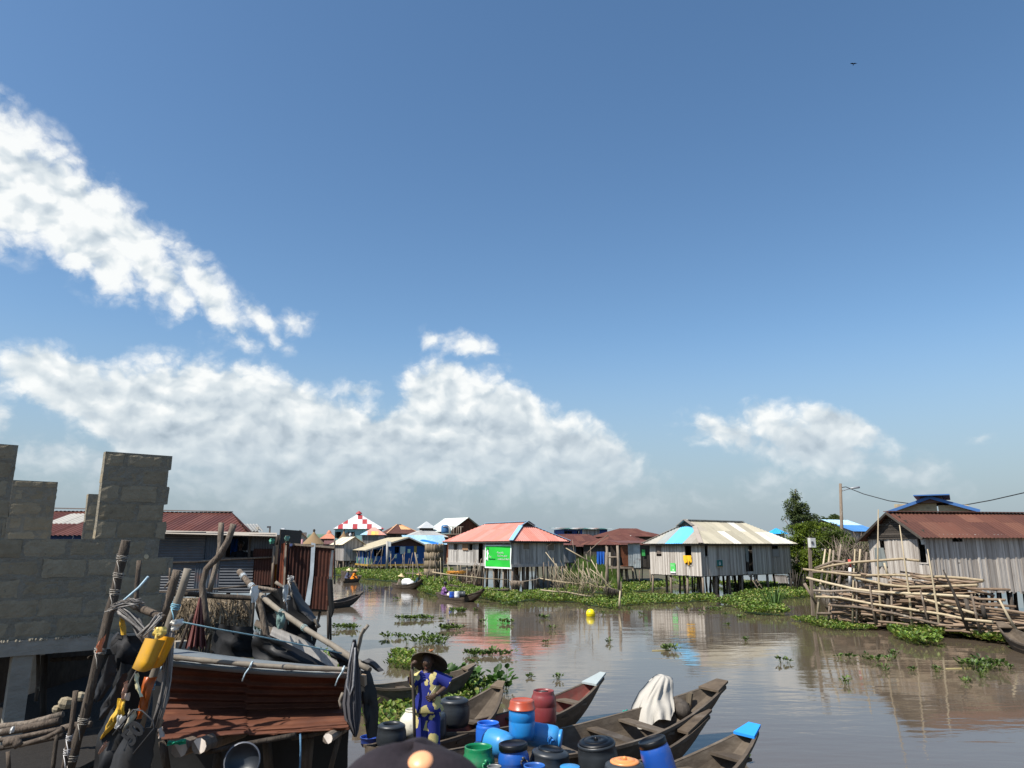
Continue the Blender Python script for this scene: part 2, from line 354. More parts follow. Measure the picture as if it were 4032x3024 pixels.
def corr_poly(mb, pts, udir, pitch=.2, amp=.02, sheet=.9, row=1.9, colf=None, step=4, mi=0):
    pts = [V(p) for p in pts]; o = pts[0]; ud = V(udir).normalized()
    n = V((0, 0, 0))
    for i in range(len(pts)): n += (pts[i] - o).cross(pts[(i + 1) % len(pts)] - o)
    n.normalize()
    if n.z < -.01: n = -n
    ud = (ud - n * ud.dot(n)).normalized(); vd = n.cross(ud)
    if vd.z < 0: vd = -vd
    st = [((p - o).dot(ud), (p - o).dot(vd)) for p in pts]
    s0, s1 = min(a for a, b in st), max(a for a, b in st); t0 = min(b for a, b in st)
    ss = set(a for a, b in st); k = int((s1 - s0) / (pitch / step)) + 1
    for i in range(k + 1): ss.add(min(s1, s0 + i * pitch / step))
    i = 0
    while s0 + i * sheet < s1: ss.add(s0 + i * sheet); i += 1
    ss = sorted(ss); sl = [ss[0]]
    for a in ss[1:]:
        if a - sl[-1] > 1e-4: sl.append(a)
    def rng_t(s):
        lo, hi = 1e9, -1e9
        for i in range(len(st)):
            (a, b), (c, d) = st[i], st[(i + 1) % len(st)]
            if min(a, c) - 1e-6 <= s <= max(a, c) + 1e-6:
                for t in ([b, d] if abs(a - c) < 1e-6 else [b + (d - b) * (s - a) / (c - a)]): lo = min(lo, t); hi = max(hi, t)
        return lo, hi
    cache = {}
    for i in range(len(sl) - 1):
        a, b = sl[i], sl[i + 1]; la, ha = rng_t(a); lb, hb = rng_t(b); si = int(((a + b) / 2 - s0) / sheet)
        oa, ob = amp * math.sin(2 * math.pi * a / pitch), amp * math.sin(2 * math.pi * b / pitch)
        r0 = int((min(la, lb) - t0) / row); r1 = int((max(ha, hb) - t0 - 1e-6) / row)
        for q in range(r0, r1 + 1):
            x, y = t0 + q * row, t0 + (q + 1) * row
            A0, A1, B0, B1 = max(la, x), min(ha, y), max(lb, x), min(hb, y)
            if A1 - A0 < 1e-5 and B1 - B0 < 1e-5: continue
            A1 = max(A0, A1); B1 = max(B0, B1)
            if (si, q) not in cache: cache[si, q] = (colf(si, q) if colf else (1, 1, 1), rng.random(), R(-.006, .006))
            cc, r, dz = cache[si, q]
            f = lambda s, t, off: o + ud * s + vd * t + n * (off + dz)
            mb.add([f(a, A0, oa), f(b, B0, ob), f(b, B1, ob), f(a, A1, oa)], [(0, 1, 2, 3)], c=cc, r=r, mi=mi, sm=True)
    return mb
def jit_c(c, k=.12):
    q = 1 + R(-k, k); return (c[0] * q, c[1] * q, c[2] * q)
def hip_faces(h, ze, zr, o, u1, u2, g1=0.0, g2=0.0, vr=None):
    "ridge along u between u1 and u2; g1, g2 = how far down the hips the small gable starts (0: none)"
    vm = h.Lv / 2 if vr is None else vr
    E = [h.p(-o, -o, ze), h.p(h.Lu + o, -o, ze), h.p(h.Lu + o, h.Lv + o, ze), h.p(-o, h.Lv + o, ze)]
    Ra, Rb = h.p(u1, vm, zr), h.p(u2, vm, zr); fs = {}
    def end(e1, e2, Rp, g):
        if g <= 0: return [e1, e2, Rp], [Rp], [Rp], None
        q1, q2 = Rp.lerp(e1, g), Rp.lerp(e2, g)
        uq = (q1 - h.C).dot(h.du); top = h.p(uq, vm, zr)
        return [e1, e2, q2, q1], [q1, top], [q2, top], [q1, q2, top]
    ea, a1, a2, ga = end(E[0], E[3], Ra, g1)       # end at u=0 ; a1 borders the v=0 side
    eb, b1, b2, gb = end(E[1], E[2], Rb, g2)
    fs['front'] = [E[0], E[1]] + b1 + list(reversed(a1))
    fs['back'] = [E[3], E[2]] + b2 + list(reversed(a2))
    fs['end0'] = ea; fs['end1'] = eb; fs['g0'] = ga; fs['g1'] = gb
    return fs
def stilts(parent, h, us, vs, zt, r=.07, lean=.05, mat='pole', name='stilt', n=7, zb=-.4):
    for u in us:
        for v in vs:
            mb = MB(); a = h.p(u + R(-.12, .12), v + R(-.1, .1), zb); b = h.p(u + R(-lean, lean), v + R(-lean, lean), zt); q = r * R(.75, 1.25)
            mid = a.lerp(b, R(.4, .6)) + V((R(-.03, .03), R(-.03, .03), 0))
            mb.tube([a, mid, b], [q * 1.1, q, q * .92], n); mb.build(name, mt[mat], parent)
def frame_rect(mb, p0, d, out, w, z0, z1, t=.06, dp=.05, c=(1, 1, 1)):
    p0 = V(p0)
    for (a, b, x, y) in ((-t, 0, z0 - t, z1 + t), (w, w + t, z0 - t, z1 + t), (0, w, z0 - t, z0), (0, w, z1, z1 + t)):
        mb.obox(V((p0.x, p0.y, x)) + d * a + out * (dp * .5), d * (b - a), -out * dp, Z3 * (y - x), c=c)
    return mb
def text_mesh(s, size, fit=None, bold=.0, ext=.002):
    cu = bpy.data.curves.new('t', 'FONT'); cu.body = s; cu.size = size; cu.extrude = ext; cu.offset = bold; cu.resolution_u = 3
    o = bpy.data.objects.new('t', cu); col.objects.link(o); dg = bpy.context.evaluated_depsgraph_get(); dg.update()
    me = bpy.data.meshes.new_from_object(o.evaluated_get(dg)); bpy.data.objects.remove(o)
    vs = [V(v.co) for v in me.vertices]; fs = [tuple(p.vertices) for p in me.polygons]
    w = max(v.x for v in vs) - min(v.x for v in vs) if vs else 1; x0 = min(v.x for v in vs)
    k = fit / w if fit else 1
    return [V(((v.x - x0) * k, v.y, v.z)) for v in vs], fs
def put_text(mb, s, size, o, xd, yd, nd_, fit=None, c=(1, 1, 1), bold=.0, ext=.002):
    vs, fs = text_mesh(s, size, fit, bold, ext)
    mb.add([V(o) + xd * v.x + yd * v.y + nd_ * v.z for v in vs], fs, c=c)
def cloth_hang(mb, p0, p1, drop, c=(1, 1, 1), nf=5, amp=.05, out=V((0, -1, 0)), n=14, m=8, ragged=.05, taper=0.0):
    p0, p1 = V(p0), V(p1); ph = R(0, 6); rows = []
    for j in range(m + 1):
        t = j / m; row = []
        for i in range(n + 1):
            s = i / n; k = (s - .5) * (1 - taper * t) + .5
            q = p0.lerp(p1, k) + out * (amp * (.25 + t) * math.sin(nf * 6.28 * s + ph + t) + .01) - Z3 * (drop * t * (1 + (R(-ragged, ragged) if j == m else 0)))
            row.append(q)
        rows.append(row)
    mb.loft(rows, c=c, closed=False)
UP = Z3
# ------------------------------------------------------------------ the house with the cream roof
PALE = [(.44, .4, .3), (.48, .44, .335), (.38, .345, .26), (.6, .575, .49), (.42, .385, .29), (.35, .315, .25), (.64, .62, .54)]
Cc = G(2768, 2345); C0 = (Cc.x, Cc.y)
Yc = Cc.y
zf = A(2768, 2268, Yc).z; ze = A(2768, 2140, Yc).z; zr = ze + 1.62
h = HF(Cc, 55, -35, 1, 1); h.Lu = along(h.p(0, 0, 2), h.du, 3115); h.Lv = along(h.p(0, 0, 2), h.dv, 2560)
T = empty('stilt_house', h.p(0, 0, 0), 'grey slatted stilt house under a cream corrugated roof with one sky blue sheet', 'house', 'stilt houses across the lagoon')
def opx(p, d, x): return along(p, d, x)
def zx(p, y): return A(px(p)[0], y, p.y).z
mb = MB()
c0 = h.p(0, 0, zf)
def span(d, xa, xb):
    a, b = sorted((along(c0, d, xa), along(c0, d, xb))); return a, b
w1 = span(h.dv, 2586, 2610); w2 = span(h.dv, 2701, 2729); w3 = span(h.du, 2779, 2793); dr = span(h.du, 2940, 2970); w4 = span(h.du, 3049, 3072)
def hz_(d, xc, y):
    t = along(c0, d, xc); q = c0 + d * t; return A(px(V((q.x, q.y, 2)))[0], y, q.y).z
slat_wall(mb, h.p(0, 0, zf), h.p(0, h.Lv, zf), zf, ze + .15, .1, [(w1[0], w1[1], hz_(h.dv, 2600, 2190), hz_(h.dv, 2600, 2144)), (w2[0], w2[1], hz_(h.dv, 2715, 2224), hz_(h.dv, 2715, 2147))], out=-h.du)
slat_wall(mb, h.p(0, 0, zf), h.p(h.Lu, 0, zf), zf, ze + .15, .1, [(w3[0], w3[1], hz_(h.du, 2786, 2191), hz_(h.du, 2786, 2140)), (dr[0], dr[1], hz_(h.du, 2955, 2250), hz_(h.du, 2955, 2145)), (w4[0], w4[1], hz_(h.du, 3060, 2165), hz_(h.du, 3060, 2147))], out=-h.dv)
slat_wall(mb, h.p(h.Lu, 0, zf), h.p(h.Lu, h.Lv, zf), zf, ze + .15, .16, out=h.du)
slat_wall(mb, h.p(0, h.Lv, zf), h.p(h.Lu, h.Lv, zf), zf, ze + .15, .16, out=h.dv)
mb.build('wall', mt['slat'], T)
mb = MB(); mb.obox(h.p(.05, .05, zf - .06), h.du * (h.Lu - .1), h.dv * (h.Lv - .1), Z3 * .06); mb.build('floor_deck', mt['dark'], T)
o_ = .42; F = hip_faces(h, ze, zr, o_, 2.0, h.Lu - 2.3, .27, 0)
mb = MB()
def cf_tan(si, q): return jit_c(PALE[(si * 3 + q * 5 + (si * si) % 3) % 7], .1)
corr_poly(mb, F['front'], h.du, .16, .022, .85, 1.7, cf_tan); corr_poly(mb, F['back'], h.du, .2, .02, .85, 1.7, cf_tan); corr_poly(mb, F['end1'], h.dv, .2, .02, .85, 1.7, cf_tan)
def cf_end(si, q): return [(.33, .3, .25), (.38, .35, .3), (.14, .52, .82), (.15, .55, .85), (.36, .38, .36), (.44, .42, .36), (.33, .31, .27), (.3, .3, .27)][si % 8]
corr_poly(mb, F['end0'], h.dv, .16, .022, .8, 5, cf_end)
rf = mb.build('roof', mt['sheet'], T)
mb = MB(); mb.slab(F['g0'], h.du * .04); mb.build('gable', mt['dark'], rf)
mb = MB()
mb.bar(F['front'][-1], F['front'][-2], .12, .05, c=(.5, .42, .33))
q = F['front'][-1]; e = F['end0'][0]
mb.bar(e + Z3 * .04, q + Z3 * .04, .32, .03, c=(.42, .36, .3)); mb.bar(F['end0'][1] + Z3 * .04, F['end0'][2] + Z3 * .04, .3, .03, c=(.42, .36, .3))
mb.bar(F['front'][2] + Z3 * .04, F['front'][3] + Z3 * .04, .36, .04, c=(.6, .57, .5))
for a, b in ((F['g0'][0], F['g0'][2]), (F['g0'][1], F['g0'][2])): mb.bar(a + Z3 * .05 - h.du * .1, b + Z3 * .05 - h.du * .1, .3, .05, c=(.3, .26, .22))
mb.build('ridge_cap', mt['sheet'], rf)
mb = MB()
for (a, b) in ((h.p(-.3, -.3, ze - .09), h.p(h.Lu + .3, -.3, ze - .09)), (h.p(-.3, -.3, ze - .09), h.p(-.3, h.Lv + .3, ze - .09))): mb.bar(a, b, .05, .09)
mb.build('eave_beam', mt['dark'], T)
stilts(T, h, [.15, 1.5, 2.9, 4.3, 5.7, 7.1, h.Lu - .2], [.1, 1.45, 2.9, h.Lv - .1], zf - .05, .085)
for i in range(22): 
    mb = MB(); u, v = R(.3, h.Lu - .3), R(.3, h.Lv - .2); a = h.p(u, v, -.4); mb.tube([a, h.p(u + R(-.25, .25), v + R(-.2, .2), zf - .05)], R(.03, .055), 5); mb.build('underfloor_prop', mt['dark'], T)
def wframe(par, p, d, out, ab, z0, z1, mat='slat', t=.05):
    mb = MB(); frame_rect(mb, V((p.x, p.y, 0)) + d * ab[0], d, out, ab[1] - ab[0], z0, z1, t); return mb.build('window_frame', mt[mat], par)
wframe(T, c0, h.dv, -h.du, w2, hz_(h.dv, 2715, 2224), hz_(h.dv, 2715, 2147)); wframe(T, c0, h.du, -h.dv, w3, hz_(h.du, 2786, 2191), hz_(h.du, 2786, 2140))
mb = MB(); cloth_hang(mb, h.p(-.02, w1[0], hz_(h.dv, 2600, 2147)), h.p(-.02, w1[1], hz_(h.dv, 2600, 2147)), .6, (.16, .13, .11), 1, .04, -h.du); mb.build('window_curtain', mt['cloth'], T)
mb = MB(); cloth_hang(mb, h.p(dr[0] + .1, .08, hz_(h.du, 2950, 2148)), h.p(dr[0] + .55, .1, hz_(h.du, 2950, 2148)), 1.1, (.3, .32, .3), 2, .05, -h.dv, taper=.6); mb.build('door_curtain', mt['cloth'], T)
mb = MB(); d0_ = h.p(dr[0] + .25, .12, zf); mb.obox(d0_, (h.du * .55 + h.dv * .3), -h.dv * .04 + h.du * .02, Z3 * 1.75); mb.build('door', mt['dark'], T)
mb = MB(); cb = h.p(w4[0] - .05, -.03, hz_(h.du, 3060, 2192)); mb.obox(cb, h.du * .75, -h.dv * .015, Z3 * .55, c=(.36, .34, .32)); mb.build('window_board', mt['paint'], T)
mb = MB()
for k in (0, .5):
    mb.tube([h.p(dr[0] + k * .9, -.1, zf + .05), h.p(dr[0] + .4 + k * .9, -1.0, -.2)], .035, 6)
for k in range(4): mb.tube([h.p(dr[0] + .05 + .1 * k, -.3 - .2 * k, zf - .15 - .28 * k), h.p(dr[0] + .5 + .1 * k, -.3 - .2 * k, zf - .15 - .28 * k)], .025, 5)
mb.build('ladder', mt['pole'], T)
# things hung on it
def yc(c): return tuple(c)
p = h.p(-.09, w2[0] - .02, hz_(h.dv, 2715, 2187)); mb = MB(); cloth_hang(mb, p, p + h.dv * (w2[1] - w2[0] + .1), .42, (.95, .5, .03), 2, .05, -h.du, ragged=.3); cloth_hang(mb, p + h.dv * .12 - Z3 * .25, p + h.dv * .45 - Z3 * .25, .42, (.62, .33, .04), 1, .05, -h.du, ragged=.2, taper=.6)
mb.build('hung_cloth', mt['cloth'], label='yellow cloth hanging out of a dark window of the cream roofed stilt house', cat='cloth')
def poster(name, O, xd, yd, nrm, wd, ht, c, label, cat='poster'):
    mb = MB(); mb.obox(O, xd * wd, yd * ht, nrm * .006, c=c); return mb.build(name, mt['paint'], label=label, cat=cat)
a = span(h.dv, 2643, 2663); O = h.p(-.05, a[1], hz_(h.dv, 2652, 2256)); wd = a[1] - a[0]
t = poster('green_poster', O, -h.dv, Z3, -h.du, wd, hz_(h.dv, 2652, 2217) - O.z, (.1, .62, .13), 'small green poster with white foot on the sunlit slat wall beneath the cream roof')
mb = MB(); mb.obox(O - h.du * .008, -h.dv * wd, Z3 * .1, -h.du * .004, c=(.85, .87, .85)); q = O - h.du * .012
for k, s in ((.52, 'Plus unis'), (.45, 'Plus forts')): put_text(mb, s, .06, q - h.dv * .06 + Z3 * k, -h.dv, Z3, -h.du, wd * .62, (.8, .9, .8))
mb.add([q - h.dv * wd * .4 + Z3 * .17, q - h.dv * wd * .7 + Z3 * .17, q - h.dv * wd * .55 + Z3 * .3], [(0, 1, 2)], c=(.8, .9, .8)); mb.build('lettering', mt['paint'], t)
a = span(h.du, 2823, 2846); O = h.p(a[0], -.05, hz_(h.du, 2835, 2234)); wd = a[1] - a[0]; ht = hz_(h.du, 2835, 2205) - O.z
t = poster('emblem_board', O, h.du, Z3, -h.dv, wd, ht, (.02, .16, .14), 'small dark green board with a white drop emblem on the shaded slat wall', 'sign')
mb = MB(); q = O - h.dv * .012; ring = []
for sgn in (-1, 1):
    pts = [q + h.du * (wd * .5 + sgn * wd * .02) + Z3 * ht * .28, q + h.du * (wd * .5 + sgn * wd * .17) + Z3 * ht * .42, q + h.du * (wd * .5 + sgn * wd * .13) + Z3 * ht * .62, q + h.du * (wd * .5 + sgn * wd * .03) + Z3 * ht * .86, q + h.du * (wd * .5 + sgn * wd * .06) + Z3 * ht * .5]
    mb.add(pts, [(0, 1, 2, 3, 4)], c=(.8, .85, .85))
mb.obox(O - h.dv * .008, h.du * wd, Z3 * ht * .14, -h.dv * .003, c=(.4, .22, .06)); frame_rect(mb, O, h.du, -h.dv, wd, O.z, O.z + ht, .02, .03, c=(.5, .5, .45)); mb.build('emblem', mt['paint'], t)
HT = h; ZFT = zf
# ------------------------------------------------------------------ the house with the pink roof and the banner
Cc = G(2017, 2328); Yc = Cc.y; zf = A(2017, 2222, Yc).z; ze = A(2017, 2130, Yc).z; zr = A(2090, 2054, Yc + 2).z
h = HF(Cc, -35, 55, 1, 1); h.Lu = along(h.p(0, 0, 2), h.du, 1765); h.Lv = along(h.p(0, 0, 2), h.dv, 2220)
c0 = h.p(0, 0, zf)
T = empty('stilt_house', h.p(0, 0, 0), 'grey board stilt house under a salmon pink roof with pale blue ridge strips', 'house', 'stilt houses across the lagoon')
wa = span(h.du, 1787, 1801); wb = span(h.du, 1846, 1861); dd = span(h.du, 1884, 1900); ra = span(h.dv, 2060, 2083); rb = span(h.dv, 2156, 2182)
za, zb = hz_(h.du, 1794, 2166), hz_(h.du, 1794, 2142)
mb = MB()
slat_wall(mb, h.p(0, 0, zf), h.p(h.Lu, 0, zf), zf, ze + .12, .17, [(wa[0], wa[1], za, zb), (wb[0], wb[1], za, zb + .02), (dd[0], dd[1], zf, hz_(h.du, 1892, 2136))], out=-h.dv, rag=.02)
slat_wall(mb, h.p(0, 0, zf), h.p(0, h.Lv, zf), zf, ze + .12, .2, [(ra[0], ra[1], hz_(h.dv, 2070, 2163), hz_(h.dv, 2070, 2136)), (rb[0], rb[1], hz_(h.dv, 2170, 2167), hz_(h.dv, 2170, 2138))], out=-h.du, rag=.02)
slat_wall(mb, h.p(h.Lu, 0, zf), h.p(h.Lu, h.Lv, zf), zf, ze + .12, .22, out=h.du); slat_wall(mb, h.p(0, h.Lv, zf), h.p(h.Lu, h.Lv, zf), zf, ze + .12, .22, out=h.dv)
mb.build('wall', mt['board'], T)
mb = MB(); mb.obox(h.p(-.08, -.08, zf - .2), h.du * (h.Lu + .16), h.dv * (h.Lv + .16), Z3 * .2); mb.build('floor_deck', mt['board'], T)
for (ab, d, n_, z0, z1) in ((ra, h.dv, -h.du, hz_(h.dv, 2070, 2163), hz_(h.dv, 2070, 2136)), (rb, h.dv, -h.du, hz_(h.dv, 2170, 2167), hz_(h.dv, 2170, 2138)), (wa, h.du, -h.dv, za, zb)):
    f = wframe(T, c0, d, n_, ab, z0, z1, 'board')
    mb = MB(); mb.obox(V((c0.x, c0.y, z0)) + d * ab[0] + n_ * .0, d * (ab[1] - ab[0]), -n_ * .03, Z3 * (z1 - z0)); mb.build('shutter', mt['dark' if d is h.du else 'pole'], f)
f = wframe(T, c0, h.du, -h.dv, wb, za, zb, 'board')
mb = MB(); mb.obox(h.p(wb[1] + .05, -.04, za), h.du * (wb[1] - wb[0]) * 1.5, -h.dv * .04, Z3 * (zb - za), c=(1.5, 1.1, .8)); mb.build('shutter', mt['pole'], f)
F = hip_faces(h, ze, zr, .4, 1.9, h.Lu - 2.0, .22, .0)
PK = [(.62, .235, .18), (.64, .25, .2), (.6, .22, .165), (.66, .27, .22)]
mb = MB(); cf = lambda si, q: jit_c(PK[(si * 7 + q * 3) % 4], .04)
for k, d in (('front', h.du), ('back', h.du), ('end0', h.dv), ('end1', h.dv)): corr_poly(mb, F[k], d, .2, .02, .9, 2.0, cf)
rf = mb.build('roof', mt['sheet'], T)
mb = MB(); BLU = (.27, .5, .72)
mb.bar(F['front'][2] + Z3 * .05, F['front'][3] + Z3 * .05, .35, .03, c=BLU)
for a, b in ((F['end0'][0], F['end0'][3]), (F['end0'][1], F['end0'][2])): mb.bar(a + Z3 * .05, b + Z3 * .05, .34, .03, c=BLU)
for a, b in ((F['g0'][0], F['g0'][2]), (F['g0'][1], F['g0'][2])): mb.bar(a + Z3 * .06 - h.du * .08, b + Z3 * .06 - h.du * .08, .22, .04, c=(.18, .26, .33))
mb.build('ridge_cap', mt['sheet'], rf)
mb = MB(); mb.slab(F['g0'], h.du * .04); mb.build('gable', mt['dark'], rf)
mb = MB()
for (a, b) in ((h.p(-.35, -.35, ze - .08), h.p(h.Lu + .35, -.35, ze - .08)), (h.p(-.35, -.35, ze - .08), h.p(-.35, h.Lv + .35, ze - .08))): mb.bar(a, b, .04, .12, c=(.6, .7, .8))
mb.build('eave_board', mt['dark'], T)
stilts(T, h, [.1, 1.3, 2.6, 3.9, 5.2, 6.5, h.Lu - .1], [.1, 1.1, 2.2, 3.3, h.Lv - .1], zf - .1, .075)
mb = MB(); q = h.p(dd[0], -.1, zf - .15)
for k in (0, .75): mb.tube([q + h.du * k + Z3 * .5, q + h.du * (k - .3) - h.dv * .9 - Z3 * 1.7], .03, 6)
for k in range(5): mb.tube([q + h.du * (-.02 - .06 * k) - h.dv * .2 * (k + 1) - Z3 * .3 * k, q + h.du * (.77 - .06 * k) - h.dv * .2 * (k + 1) - Z3 * .3 * k], .025, 5)
mb.tube([q + h.du * 1.2 - h.dv * .9 - Z3 * 1.6, q + h.du * .1 - h.dv * .3 + Z3 * .1], .03, 5)
mb.build('ladder', mt['pole'], T)
# banner: white bordered green sheet hanging in front of the corner
a = span(h.du, 2017.5, 1914); q0 = h.p(a[1], -.12, 0); q1 = h.p(a[0] - .02, -.12, 0)
zt_, zb_ = hz_(h.du, 1965, 2146), hz_(h.du, 1965, 2238); W = (q1 - q0).length; H = zt_ - zb_; xd = (q1 - q0).normalized()
def ban(s, t, off): 
    return q0 + xd * (W * s) + Z3 * (zb_ + H * t) - h.dv * (off + .025 * math.sin(5 * s + 7 * t) * (1 - .4 * t) + .012 * math.sin(16 * s - 9 * t) * (1 - t))
def bsheet(mb, s0, s1, t0, t1, off, c, n=16, m=14):
    mb.add([ban(s0 + (s1 - s0) * i / n, t0 + (t1 - t0) * j / m, off) for j in range(m + 1) for i in range(n + 1)], [(j * (n + 1) + i, j * (n + 1) + i + 1, (j + 1) * (n + 1) + i + 1, (j + 1) * (n + 1) + i) for j in range(m) for i in range(n)], c=c, r=.5, sm=True)
mb = MB(); bsheet(mb, 0, 1, 0, 1, 0, (.86, .92, .88)); T = mb.build('hung_banner', mt['cloth'], label='big green banner with a white border hanging from the pink roofed stilt house', cat='banner')
mb = MB(); bsheet(mb, .04, .965, .07, .95, .012, (.03, .52, .055)); mb.build('green_field', mt['cloth'], T)
mb = MB()
def btext(s, x, y, size, fit, c, bold=.004):
    vs, fs = text_mesh(s, size / H, fit / W * 1.0, bold / H); mb.add([ban(x + v.x, y + v.y, .03) for v in vs], fs, c=c)
wht = (.9, .95, .9)
btext('Plus unis,', .5, .64, .2, W * .24, wht); btext('Plus forts, pour', .5, .505, .2, W * .38, wht); btext('construire le Bénin', .5, .365, .2, W * .45, wht)
btext('Bloc', .16, .46, .2, W * .1, wht); btext('Républicain', .16, .365, .15, W * .25, (.0, .16, .05))
def bpoly(pts, c, off=.03): mb.add([ban(x, y, off) for x, y in pts], [tuple(range(len(pts)))], c=c)
dk, wt = (.0, .05, .02), (.9, .95, .92)      # the standing figure of the emblem
bpoly([(.05, .7), (.08, .78), (.12, .83), (.12, .88), (.145, .9), (.165, .82), (.165, .7), (.14, .68), (.12, .76), (.07, .68)], dk)
for pts in ([(.09, .76), (.12, .8), (.15, .76), (.14, .7)], [(.07, .74), (.14, .72), (.16, .62), (.13, .56), (.09, .6)], [(.09, .6), (.13, .58), (.125, .45), (.105, .34), (.09, .4), (.09, .5)], [(.105, .5), (.135, .5), (.13, .4), (.14, .32), (.12, .32)], [(.09, .5), (.1, .46), (.08, .36), (.06, .33), (.06, .4)]): bpoly(pts, wt, .032)
bpoly([(.08, .3), (.12, .3), (.11, .4), (.095, .38)], dk)
mb.build('lettering', mt['paint'], T)
mb = MB(); q0 = h.p(a[1], -.09, hz_(h.du, 1965, 2148)); mb.obox(q0, xd * W * .99, Z3 * .3, -h.dv * .02, c=(.42, .43, .43)); T = mb.build('name_board', mt['paint'], label='narrow grey name board with dark capitals just above the green banner', cat='sign')
mb = MB(); put_text(mb, 'SIEGE BLOC REPUBLICAIN GANVIE 2', .16, q0 + xd * W * .05 - h.dv * .023 + Z3 * .06, xd, Z3, -h.dv, W * .9, (.02, .03, .05), .004); mb.build('lettering', mt['paint'], T)
HP = h
# ------------------------------------------------------------------ the long brown roofed house by the log pen
Yr = 33.0; P0 = A(3672, 2330, Yr); h = HF(P0, 80, -12, 11, 4.6); h.Lv = along(h.p(0, 0, 2), h.dv, 3432)
zf = P0.z; ze = A(3672, 2112, Yr).z; zr = A(3540, 2016, h.p(0, h.Lv / 2, 0).y).z
c0 = h.p(0, 0, zf)
T = empty('stilt_house', h.p(0, 0, 0), 'long grey slatted stilt house with a rust brown roof beside the log pen', 'house', 'stilt houses across the lagoon')
g1 = span(h.dv, 3480, 3500); g2 = span(h.dv, 3637, 3666); u1 = span(h.du, 3779, 3815); zu = (A(3790, 2133, Yr).z, A(3790, 2117, Yr).z)
mb = MB()
slat_wall(mb, h.p(0, 0, zf), h.p(h.Lu, 0, zf), zf, ze + .1, .085, [(u1[0], u1[1], zu[0], zu[1]), (u1[0] + .1, u1[1] - .2, zf + 1.2, zf + 1.235), (-1, .0, 0, 9), (u1[0] - 1.0, u1[0] - .8, ze - .05, ze + 1), (u1[0] + 1.5, u1[0] + 1.75, ze - .06, ze + 1), (u1[0] + 2.9, u1[0] + 3.2, ze - .05, ze + 1)], out=-h.dv, rag=.14, jit=.02)
zg = ze - .1
slat_wall(mb, h.p(0, 0, zf), h.p(0, h.Lv, zf), zf + .1, zg, .085, [(g1[0], g1[1], zg - .5, zg - .05), (g2[0], g2[1], hz_(h.dv, 3650, 2215), hz_(h.dv, 3650, 2117))], out=-h.du, rag=.14, jit=.02)
slat_wall(mb, h.p(h.Lu, 0, zf), h.p(h.Lu, h.Lv, zf), zf, ze, .2, out=h.du); slat_wall(mb, h.p(0, h.Lv, zf), h.p(h.Lu, h.Lv, zf), zf, ze + .1, .2, out=h.dv)
mb.build('wall', mt['slat'], T)
mb = MB(); nb = 13                       # horizontal boards of the gable
for i in range(nb):
    a, b = zg + (zr - zg) * i / nb, zg + (zr - zg) * (i + 1) / nb; k = (a - zg) / (zr - zg); e_ = h.Lv / 2 * k
    mb.obox(h.p(-.06 + R(-.03, .03), e_ + R(-.15, .1), a), h.dv * max(.1, (h.Lv - 2 * e_ + R(-.1, .2))), h.du * .03, Z3 * (b - a) * .86 + h.dv * R(-.02, .02))
mb.build('gable', mt['dark'], T); mb = MB(); mb.obox(h.p(.02, .1, zg), h.dv * (h.Lv - .2), h.du * .02, Z3 * .4); mb.build('tie_beam', mt['dark'], T)
mb = MB(); RC = [(.1, .036, .022), (.12, .044, .026), (.085, .03, .019), (.135, .054, .032), (.11, .04, .024)]
def cfr(si, q): return jit_c(RC[(si * 3 + q) % 5], .15) if rng.random() > .03 else (.4, .36, .32)
E = [h.p(-.45, -.3, ze - .06), h.p(h.Lu, -.3, ze - .06), h.p(h.Lu, h.Lv / 2, zr), h.p(-.35, h.Lv / 2, zr)]
corr_poly(mb, E, h.du, .2, .02, .9, 1.5, cfr)
E2 = [h.p(-.45, h.Lv + .35, ze - .2), h.p(h.Lu, h.Lv + .35, ze - .2), h.p(h.Lu, h.Lv / 2, zr), h.p(-.35, h.Lv / 2, zr)]; corr_poly(mb, E2, h.du, .2, .02, .9, 1.5, cfr)
rf = mb.build('roof', mt['sheet'], T)
mb = MB(); mb.bar(E[3] + Z3 * .03, E[2] + Z3 * .03, .4, .03, c=(.2, .1, .08)); mb.build('ridge_cap', mt['sheet'], rf)
mb = MB(); mb.bar(E[0] - Z3 * .06, E[3] - Z3 * .06, .05, .1); mb.bar(E2[0] - Z3 * .06, E2[3] - Z3 * .06, .05, .1); mb.build('barge_board', mt['dark'], rf)
stilts(T, h, [.2, 1.1, 2.0, 2.6, 3.4, 4.1, 4.8, 5.6, 6.4, 7.3, 8.3, 9.3], [.15, 2.3, h.Lv - .2], zf + .1, .09, mat='dark')
mb = MB(); mb.obox(h.p(.05, .05, zf), h.du * (h.Lu - .1), h.dv * (h.Lv - .1), Z3 * .06); mb.build('floor_deck', mt['dark'], T)
mb = MB(); cloth_hang(mb, h.p(-.05, g1[0], zg - .4), h.p(-.05, g1[1] + .3, zg - .4), .9, (.2, .22, .21), 2, .04, -h.du, taper=-.3); mb.build('window_curtain', mt['cloth'], T)
mb = MB(); cloth_hang(mb, h.p(-.02, g2[0] + .05, hz_(h.dv, 3650, 2119)), h.p(-.02, g2[1] - .2, hz_(h.dv, 3650, 2119)), .28, (.7, .68, .62), 1, .03, -h.du); mb.build('door_rag', mt['cloth'], T)
mb = MB(); frame_rect(mb, h.p(0, g2[0], 0), h.dv, -h.du, g2[1] - g2[0], hz_(h.dv, 3650, 2215), hz_(h.dv, 3650, 2117), .06, .06); mb.build('door_frame', mt['slat'], T)
HR = h
